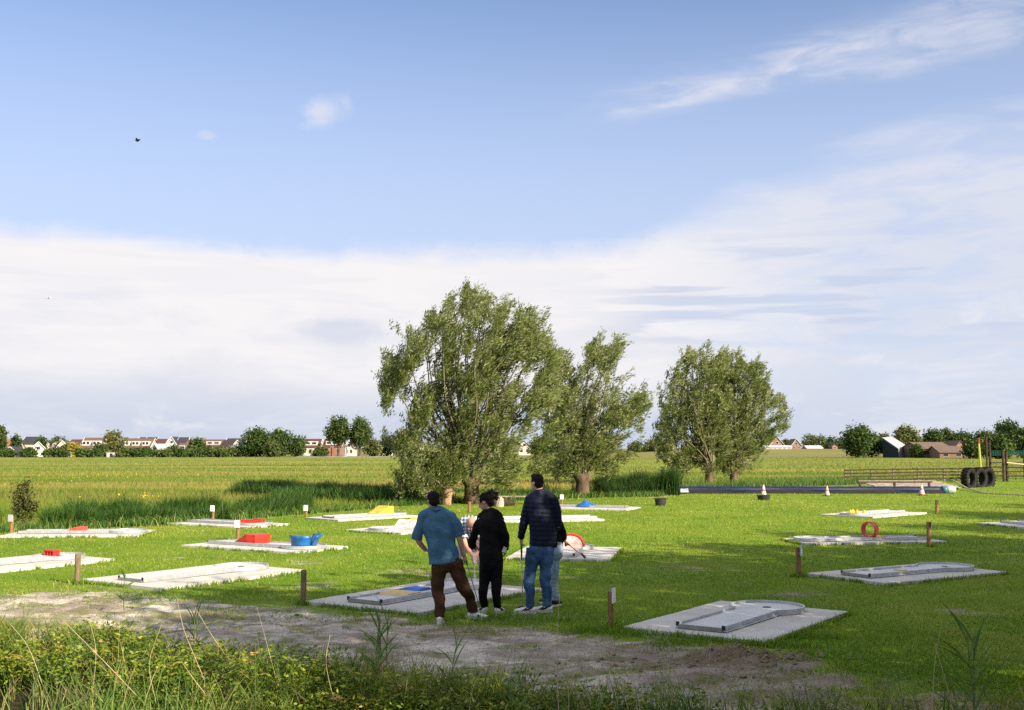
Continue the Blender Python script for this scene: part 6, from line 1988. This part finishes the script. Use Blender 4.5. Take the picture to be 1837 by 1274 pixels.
def house(label, pl, pr, pb, pe, pt, Y, wall, roof, facing='side', depth=8.0, nwin=3, storeys=1, dormer=0, chimney=True, verge=None, cat='house', group='houses of the far village', yaw=0.0, name='house'):
    """pl..pr wall edges, pb base, pe eaves, pt ridge, all measured in the photo and set out at depth Y"""
    A_, B_ = W(pl, pb, Y), W(pr, pb, Y)
    ze, zt = W(pl, pe, Y).z, W(pl, pt, Y).z
    w = (B_.x - A_.x); cx = (A_.x + B_.x) / 2
    zg = float(terrain_z(np.array([cx]), np.array([Y]))[0])
    zb = min(W(pl, pb, Y).z, zg) - 0.3
    th = thing(name, label, cat, (cx, Y + depth / 2, 0), yaw, group)
    hw, hd = w / 2, depth / 2
    mb = MB()
    if facing == 'side':
        mb.box(-hw, hw, -hd, hd, zb, ze)
        mb.add([(-hw, -hd, ze), (-hw, hd, ze), (-hw, 0, zt - 0.1)], [(0, 1, 2)]); mb.add([(hw, -hd, ze), (hw, hd, ze), (hw, 0, zt - 0.1)], [(0, 2, 1)])
    else:
        mb.box(-hw, hw, -hd, hd, zb, ze)
        mb.add([(-hw, -hd, ze), (hw, -hd, ze), (0, -hd, zt - 0.1)], [(0, 1, 2)]); mb.add([(-hw, hd, ze), (hw, hd, ze), (0, hd, zt - 0.1)], [(0, 2, 1)])
    mb.build('wall', wall, th)
    o_ = 0.25; tk = 0.16
    mb = MB()
    if facing == 'side':
        for s in (-1, 1):
            q = [(-hw - o_, s * (hd + 0.35), ze - 0.2), (hw + o_, s * (hd + 0.35), ze - 0.2), (hw + o_, 0, zt), (-hw - o_, 0, zt)]
            mb.add(q + [(a, b_, c_ + tk) for a, b_, c_ in q], [(0, 1, 2, 3), (7, 6, 5, 4), (0, 4, 5, 1), (1, 5, 6, 2), (2, 6, 7, 3), (3, 7, 4, 0)])
    else:
        for s in (-1, 1):
            q = [(s * (hw + 0.35), -hd - o_, ze - 0.2), (s * (hw + 0.35), hd + o_, ze - 0.2), (0, hd + o_, zt), (0, -hd - o_, zt)]
            mb.add(q + [(a, b_, c_ + tk) for a, b_, c_ in q], [(0, 1, 2, 3), (7, 6, 5, 4), (0, 4, 5, 1), (1, 5, 6, 2), (2, 6, 7, 3), (3, 7, 4, 0)])
    rf = mb.build('roof', roof, th)
    if verge is not None:                                                    # pale boards along the gable edges
        yv = -hd - o_ - 0.06
        for s in (-1, 1):
            mb = MB()
            if facing == 'gable':
                mb.tube([(s * (hw + 0.35), yv, ze - 0.15), (0, yv, zt + 0.1)], 0.13, 4)
            else:
                mb.tube([(s * (hw + o_ + 0.06), -hd - 0.35, ze - 0.15), (s * (hw + o_ + 0.06), 0, zt + 0.1)], 0.12, 4)
            mb.build('verge_board', verge, rf)
    if chimney:
        mb = MB()
        if facing == 'side': mb.box(hw * 0.6 - 0.35, hw * 0.6 + 0.35, -0.35, 0.35, zt - 0.5, zt + 0.8)
        else: mb.box(-0.35, 0.35, hd * 0.3 - 0.35, hd * 0.3 + 0.35, zt - 0.6, zt + 0.7)
        mb.build('chimney', M_wall_r, rf)
    hwall = ze - max(zb + 0.3, zg)
    for s_ in range(storeys):
        zz = max(zb + 0.3, zg) + hwall * (s_ + 0.55) / storeys
        hh_ = min(1.1, hwall / storeys * 0.4)
        for i in range(nwin):
            x = -hw + w * (i + 0.5) / nwin
            ww = min(1.2, w / nwin * 0.42)
            mb = MB(); mb.box(x - ww / 2 - 0.08, x + ww / 2 + 0.08, -hd - 0.05, -hd - 0.01, zz - hh_ / 2 - 0.08, zz + hh_ / 2 + 0.08); wf = mb.build('window', M_frm, th)
            mb = MB(); mb.box(x - ww / 2, x + ww / 2, -hd - 0.09, -hd - 0.055, zz - hh_ / 2, zz + hh_ / 2); mb.build('pane', M_win, wf)
    if facing == 'gable' and zt - ze > 2.0:
        zz = ze + (zt - ze) * 0.35
        mb = MB(); mb.box(-0.6, 0.6, -hd - 0.05, -hd - 0.01, zz - 0.55, zz + 0.55); wf = mb.build('window', M_frm, th)
        mb = MB(); mb.box(-0.48, 0.48, -hd - 0.09, -hd - 0.055, zz - 0.45, zz + 0.45); mb.build('pane', M_win, wf)
    for i in range(dormer):
        x = -hw + w * (i + 0.5) / dormer
        dw = w / dormer * 0.36
        z0, z1 = ze + (zt - ze) * 0.22, ze + (zt - ze) * 0.72
        mb = MB(); mb.box(x - dw, x + dw, -hd * 0.85, -0.4, z0, z1); do = mb.build('dormer', M_frm, th)
        mb = MB()
        for u in (-0.5, 0.5):
            mb.box(x + u * dw - dw * 0.33, x + u * dw + dw * 0.33, -hd * 0.85 - 0.05, -hd * 0.85 - 0.01, z0 + (z1 - z0) * 0.25, z1 - (z1 - z0) * 0.2)
        mb.build('pane', M_win, do)
    return th


house('orange-roofed cottage at the very edge of the village', -6, 24, 819, 803, 788, 350, M_wall_b, M_rf_o, 'side', 8, 3, chimney=False)
house('small dark gable edged with white boards in front of the cottage', 9, 27, 820, 810, 802, 322, M_barn, M_rf_d, 'gable', 6, 1, 1, 0, False, M_frm)
house('white gabled house with bright orange roof', 36, 68, 819, 810, 793, 332, M_wall_w, M_rf_o, 'gable', 12, 2, verge=M_frm, yaw=R(24))
house('house with long near-black roof above the orange-roofed white one', 37, 70, 812, 796, 784, 410, M_wall_p, M_rf_d, 'side', 9, 4, chimney=False, verge=M_frm)
house('pink-roofed white house beside the pointed conifer', 81, 107, 818, 808, 791, 340, M_wall_w, M_rf_r, 'gable', 12, 2, verge=M_frm, yaw=R(26))
house('low white row behind the pink-roofed house', 90, 124, 816, 803, 793, 380, M_wall_w, M_rf_b, 'side', 8, 5, 1, 2, False)
house('dark low roof showing above the yellow shrub', 122, 146, 812, 797, 789, 420, M_wall_b, M_rf_m, 'side', 8, 3, 1, 0, False)
house('terrace with brown roof and two white dormers, nearer the pale tree', 143, 180, 818, 803, 786, 350, M_wall_b, M_rf_r, 'side', 9, 5, 1, 2, False, M_frm)
house('second terrace with brown roof and white dormers, beyond the pale tree', 214, 268, 818, 803, 787, 350, M_wall_b, M_rf_r, 'side', 9, 7, 1, 3, False, M_frm)
house('twin-gabled house with dark roof and white verges above the terraces, first of two', 240, 258, 806, 798, 785, 430, M_wall_w, M_rf_d, 'gable', 9, 2, 1, 0, False, M_frm)
house('dark-roofed house adjoining the first twin gable', 258, 276, 806, 796, 785, 432, M_wall_w, M_rf_d, 'side', 9, 2, 1, 0, False, M_frm)
house('dark red roofed house between the two pairs of black roofs', 276, 294, 808, 799, 788, 425, M_wall_w, M_rf_m, 'side', 9, 2, 1, 0, False, M_frm)
house('small white gable with grey-blue roof behind the clipped hedge', 276, 296, 818, 810, 797, 345, M_wall_w, M_rf_g, 'gable', 9, 2, 1, 0, False, M_frm, yaw=R(-20))
house('twin-gabled house with dark roof and white verges, second of two', 299, 316, 806, 798, 784, 430, M_wall_w, M_rf_d, 'gable', 9, 2, 1, 0, False, M_frm)
house('dark-roofed house adjoining the second twin gable', 316, 333, 806, 796, 785, 432, M_wall_w, M_rf_d, 'side', 9, 2, 1, 0, False, M_frm)
house('low red-brick house behind the round bushes', 316, 346, 818, 808, 796, 350, M_wall_r, M_rf_r, 'side', 8, 4, 1, 1, False)
house('brown roofs of a house half hidden by a dark tree', 332, 368, 814, 799, 789, 410, M_wall_b, M_rf_b, 'side', 9, 4)
house('brown-roofed house with light wall behind the bushes', 364, 398, 814, 800, 789, 400, M_wall_b, M_rf_r, 'side', 9, 4, 1, 1, False)
house('farmhouse with great brown roof and white gable', 384, 418, 819, 811, 790, 336, M_wall_w, M_rf_b, 'gable', 16, 3, 1, 0, False, M_frm, yaw=R(28))
house('dark-roofed block with white gable end next to the dense trees', 403, 437, 812, 799, 787, 410, M_wall_w, M_rf_d, 'side', 9, 4, 1, 0, True, M_frm)
house('red-roofed house with white gables just beyond the dense trees', 541, 573, 812, 802, 788, 390, M_wall_w, M_rf_m, 'side', 9, 3, 1, 1, False, M_frm)
house('red-roofed house with white verges under the twin round trees', 579, 612, 812, 801, 788, 385, M_wall_r, M_rf_m, 'side', 9, 3, 1, 1, False, M_frm)
house('small white gable below the second of the twin round trees', 618, 634, 812, 803, 791, 370, M_wall_w, M_rf_b, 'gable', 8, 2, 1, 0, False, M_frm)
house('tiny white house among shrubs beyond the playground', 686, 702, 811, 805, 798, 400, M_wall_w, M_rf_b, 'side', 7, 3, 1, 0, False)
house('pale house glimpsed through the foliage of the big willow', 930, 952, 812, 802, 791, 420, M_wall_w, M_rf_o, 'gable', 9, 2, 1, 0, False, M_frm)
house('brick gabled house beyond the farthest willow, the larger of two', 1381, 1408, 806, 800, 784, 470, M_wall_r, M_rf_b, 'gable', 10, 2, 1, 0, True, M_frm)
house('brick gabled house, the smaller of two beyond the farthest willow', 1420, 1438, 806, 800, 788, 480, M_wall_r, M_rf_b, 'gable', 10, 2, 1, 0, False, M_frm)
house('low white annexe joining the two brick gables', 1370, 1420, 807, 802, 800, 462, M_wall_w, M_frm, 'side', 5, 6, 1, 0, False)
house('white-roofed pavilion before a hedge of grey trees', 1448, 1476, 806, 804, 800, 470, M_wall_b, M_frm, 'side', 8, 3, 1, 0, False, None, 'pavilion', None)
house('small red hut with a white door beside the big dark tree', 1493, 1503, 807, 801, 797, 450, M_wall_r, M_rf_r, 'gable', 5, 1, 1, 0, False, None, 'hut', None)


def barn():
    Y = 300
    F1, F2, B2, B1 = W(1583, 787, Y), W(1612, 807, Y - 4), W(1629, 803, Y + 6), W(1600, 785, Y + 12)
    org = Vector(((F1.x + B2.x) / 2, Y, 0))
    F1, F2, B2, B1 = F1 - org, F2 - org, B2 - org, B1 - org
    zb = -0.3

    def g(p): return Vector((p.x, p.y, zb))
    th = thing('barn', 'blue-black barn with sloping grey sheet roof beside the round tree', 'barn', org)
    for nm, m, a, b_ in (('side_wall', M_barn, F1, F2), ('front_wall', M_barn2, F2, B2), ('back_wall', M_barn, B2, B1), ('end_wall', M_barn, B1, F1)):
        mb = MB(); mb.add([g(a), g(b_), b_, a], [(0, 1, 2, 3)]); mb.build(nm, m, th)
    mb = MB(); up = Vector((0, 0, 0.05)); q = [F1 + up, F2 + up, B2 + up, B1 + up]
    mb.add(q + [p + Vector((0, 0, 0.25)) for p in q], [(0, 3, 2, 1), (4, 5, 6, 7)] + [(i, (i + 1) % 4, (i + 1) % 4 + 4, i + 4) for i in range(4)]); mb.build('roof', M_rf_g, th)
    d = (B2 - F2); d.z = 0
    a = g(F2) + d * 0.35 + Vector((0.05, -0.1, 0.3)); b_ = g(F2) + d * 0.65 + Vector((0.05, -0.1, 0.3))
    mb = MB(); mb.add([a, b_, b_ + Vector((0, 0, 1.2)), a + Vector((0, 0, 1.2))], [(0, 1, 2, 3)]); mb.build('door', M_frm, th)


barn()
house('long low shed with brown roof in the farmyard', 1648, 1706, 816, 804, 794, 290, M_bri, M_rf_b, 'side', 12, 3, 1, 0, False, None, 'shed', None, 0.08, name='shed')
house('open-fronted brown shed at the farm, next to the long low one', 1690, 1734, 816, 811, 801, 280, M_bri, M_rf_b, 'side', 12, 2, 1, 0, False, None, 'shed', None, -0.08, name='shed')
house('grey-roofed outbuilding behind the long low shed', 1644, 1668, 812, 803, 795, 310, M_wall_w, M_rf_g, 'side', 8, 2, 1, 0, False, None, 'shed', None, name='shed')
house('steep brown gable among the farm trees', 1714, 1733, 812, 803, 791, 320, M_wall_r, M_rf_b, 'gable', 9, 1, 1, 0, False)
house('steep maroon gable behind the grey-roofed outbuilding', 1660, 1676, 812, 803, 792, 325, M_wall_r, M_rf_m, 'gable', 9, 1, 1, 0, False)


def small(name, label, cat, px0, px1, py0, py1, Y, m, d=2.0, roof=None):
    a, b_ = W(px0, py1, Y), W(px1, py0, Y)
    th = thing(name, label, cat, ((a.x + b_.x) / 2, Y, 0))
    hw = (b_.x - a.x) / 2
    zb = min(a.z, float(terrain_z(np.array([a.x]), np.array([Y]))[0])) - 0.1
    mb = MB(); mb.box(-hw, hw, -d / 2, d / 2, zb, b_.z); mb.build('body', m, th, bevel=0.05)
    mb = MB(); mb.box(-hw - 0.1, hw + 0.1, -d / 2 - 0.1, d / 2 + 0.1, b_.z + 0.002, b_.z + 0.12); mb.build('top', roof or M_rf_g, th)
    mb = MB(); mb.box(-hw * 0.5, -hw * 0.1, -d / 2 - 0.05, -d / 2 - 0.01, max(zb, 0) + 0.1, b_.z - 0.25); mb.build('door', M_win, th)


small('garden_shed', 'small white garden shed at the field edge', 'shed', 116, 126, 812, 820, 318, M_wall_w)
small('white_caravan', 'long white caravan at the field edge under the pale tree', 'caravan', 193, 218, 812, 820, 316, M_wall_w)
small('dark_car', 'dark car parked at the field edge before the terrace', 'car', 163, 178, 814, 820, 316, M_barn)
small('play_hut', 'orange play hut on the green beyond the meadow', 'playground hut', 593, 600, 802, 814, 345, M_rf_o, 1.5)
small('play_tower', 'grey-blue play tower on the green beyond the meadow', 'playground tower', 616, 622, 800, 812, 345, M_rf_g, 1.5)
mb = MB(); a, b_ = W(538, 820, 318), W(735, 820, 318)
mb.box(a.x, b_.x, 312, 316, 0.05, 0.16); tag(mb.build('village_road', flat('pale_asphalt', (0.40, 0.38, 0.36))), kind='structure')
mb = MB(); mb.tube([W(1646, 800, 900) , W(1646.5, 768, 900)], [0.9, 0.25], 8)
tag(mb.build('white_mast', M_frm), 'thin white mast rising behind the round tree', 'mast')

# trees of the skyline
M_far = leaf_mat('far_leaf', [(0.0, (0.033, 0.065, 0.017)), (0.35, (0.056, 0.100, 0.024)), (0.6, (0.106, 0.131, 0.042)), (0.8, (0.169, 0.156, 0.066)), (1.0, (0.425, 0.338, 0.036))], 0.2, 0.7, 0.15)


def ftree(label, px, pb, pt, wpx, Y, tint=0.3, cz=0.12, n=60, per=22, name='tree', cat='tree', seed=None, group='trees and shrubs along the village edge', leaf=None):
    b_ = W(px, pb, Y); t_ = W(px, pt, Y)
    wid = wpx / F_PX * Y
    h = t_.z
    leafy_tree(name, label, b_.x, Y, h, wid / 2 * 1.0, n, per, leaf or 0.62, max(0.12, h * 0.03), cz, group, M_far, None, seed or int(px * 7 + pt), cat, 1.0, tint, 4)


far = [
 ('tall dark tree cut by the picture edge beside the orange cottage', 0, 820, 762, 16, 335, .30, .1), ('pointed conifer between the cottage and the white gable', 28, 819, 781, 15, 338, .12, .03), ('pointed conifer beyond the white gabled house', 73, 819, 786, 16, 338, .16, .03),
 ('dark treetops behind the low white row', 103, 812, 785, 30, 440, .25, .2), ('yellow-flowering shrub before the terraces', 134, 819, 796, 20, 328, 1.0, .05), ('brown shrub beside the yellow-flowering one', 121, 819, 797, 14, 330, .62, .05),
 ('tall pale tree between the two terraces', 203, 820, 773, 32, 325, .64, .12), ('dark shrub leaning on the pale tree', 182, 820, 798, 22, 322, .50, .05), ('clipped green hedge bush by the white gable', 262, 820, 806, 22, 326, .22, .0),
 ('bright green hedge before the grey-blue roof', 287, 820, 811, 20, 322, .40, .0), ('round bush, first of the row before the red-brick house', 311, 820, 803, 22, 326, .28, .0), ('round bush, second of the row before the red-brick house', 343, 820, 803, 18, 326, .36, .0),
 ('dark tree rising between the brown roofs', 354, 819, 788, 28, 345, .34, .08), ('dark bush below the brown roofs', 373, 820, 804, 18, 328, .22, .0), ('purple-brown bush beside the great farmhouse roof', 388, 820, 805, 14, 326, .62, .0),
 ('small round bush, first by the farmhouse gable', 414, 819, 806, 20, 330, .42, .05), ('small round bush, second by the farmhouse gable', 433, 819, 804, 14, 330, .38, .05), ('small round bush, third by the farmhouse gable', 447, 819, 804, 13, 330, .36, .05),
 ('tall dense green tree, first of the dark group in the village centre', 460, 819, 768, 46, 330, .26, .02), ('dense green tree, second of the dark group', 500, 819, 773, 42, 332, .27, .02), ('lower dense tree ending the dark group', 532, 819, 785, 34, 334, .30, .02), ('brown-tinged bush in front of the dark group', 488, 819, 792, 26, 324, .50, .0),
 ('round crowned tree, first of the airy twin pair', 607, 815, 750, 38, 345, .34, .28), ('round crowned tree, second of the airy twin pair', 645, 815, 750, 36, 345, .36, .22),
 ('low shrub on the green by the twin trees', 575, 817, 804, 26, 340, .42, .0), ('pale shrub beyond the playground', 668, 817, 790, 30, 350, .58, .02), ('dark hedge tree near the willow foliage', 694, 816, 784, 34, 360, .26, .02), ('bleached blond tree near the willow foliage', 722, 816, 768, 30, 355, .74, .08), ('low bushes under the bleached tree', 742, 818, 795, 36, 345, .40, .0),
 ('green clump glimpsed between the first two willows', 975, 816, 785, 50, 400, .35, .02), ('hazy hedge tree between middle and far willows, first', 1140, 815, 792, 30, 420, .52, .0), ('hazy hedge tree between middle and far willows, second', 1165, 815, 790, 28, 425, .62, .0), ('hazy hedge tree between middle and far willows, third', 1190, 815, 793, 28, 420, .45, .0),
 ('dark rounded tree between the two brick gables', 1411, 806, 788, 16, 500, .25, .0), ('brownish tree left of the larger brick gable', 1376, 807, 789, 18, 500, .60, .0),
 ('grey-green tree in the hedge behind the pavilion, first', 1453, 806, 779, 26, 490, .52, .0), ('grey-green tree in the hedge behind the pavilion, second', 1470, 806, 780, 26, 490, .54, .0), ('darker tree ending the hedge behind the pavilion', 1490, 807, 782, 20, 480, .30, .0), ('small green tree between hedge and big dark tree', 1508, 808, 787, 20, 460, .40, .0),
 ('big dark tree beside the blue-black barn', 1540, 816, 763, 52, 300, .24, .03), ('lower dark tree leaning against the blue-black barn', 1564, 816, 780, 34, 306, .30, .02), ('olive treetop behind the barn roof', 1585, 812, 777, 26, 340, .58, .2),
 ('round brownish tree behind the barn', 1628, 814, 765, 44, 330, .66, .1), ('green bush between barn and shed', 1645, 816, 800, 16, 290, .45, .0), ('dark green tree behind the long shed', 1675, 812, 772, 40, 340, .22, .02), ('slender pale treetop above the long shed', 1699, 812, 771, 20, 345, .48, .2),
 ('broad dark tree behind the open shed', 1722, 812, 776, 46, 345, .24, .05), ('bush before the steep brown gable', 1745, 817, 789, 30, 270, .38, .0), ('dark tree left of the tallest farm tree', 1768, 814, 774, 40, 340, .28, .05), ('tallest dark tree of the farm, above the green net', 1810, 816, 757, 46, 300, .24, .05), ('olive bush behind the timber gate', 1790, 818, 782, 44, 260, .42, .0), ('dense tree cut by the picture edge behind the gate', 1843, 818, 772, 46, 280, .36, .02),
]
hedge = [(14, 812, 20, .30), (52, 811, 22, .24), (92, 812, 24, .42), (104, 808, 16, .34), (112, 813, 18, .20), (150, 811, 22, .36), (170, 813, 20, .28), (222, 812, 24, .46), (240, 810, 18, .30), (250, 813, 20, .22), (298, 812, 18, .44), (328, 811, 20, .34), (356, 811, 18, .28), (398, 809, 20, .40)]
nbr = ['the dark little gable', 'the orange roof', 'the pink-roofed house', 'the white row', 'the garden shed', 'the first terrace', 'the dark car', 'the second terrace, its near end', 'the second terrace, its middle', 'the second terrace, its far end', 'the grey-blue roof', 'the red-brick house', 'the brown roofs', 'the farmhouse gable']
for (px, pt, wd, tint), nb in zip(hedge, nbr):
    far.append(('low garden bush at the field edge in front of ' + nb, px, 820, pt - 3, wd, 312, tint, 0.0))
for rec in far:
    lab, px, pb, pt, wd, Y, tint, cz = rec
    bush = 'bush' in lab or 'shrub' in lab or 'hedge' in lab and 'tree' not in lab
    big_ = wd > 34
    ftree(lab, px, pb, pt, wd, Y, tint, cz, 150 if big_ else 80, 34 if big_ else 24, 'bush' if bush else 'tree', 'bush' if bush else 'tree')
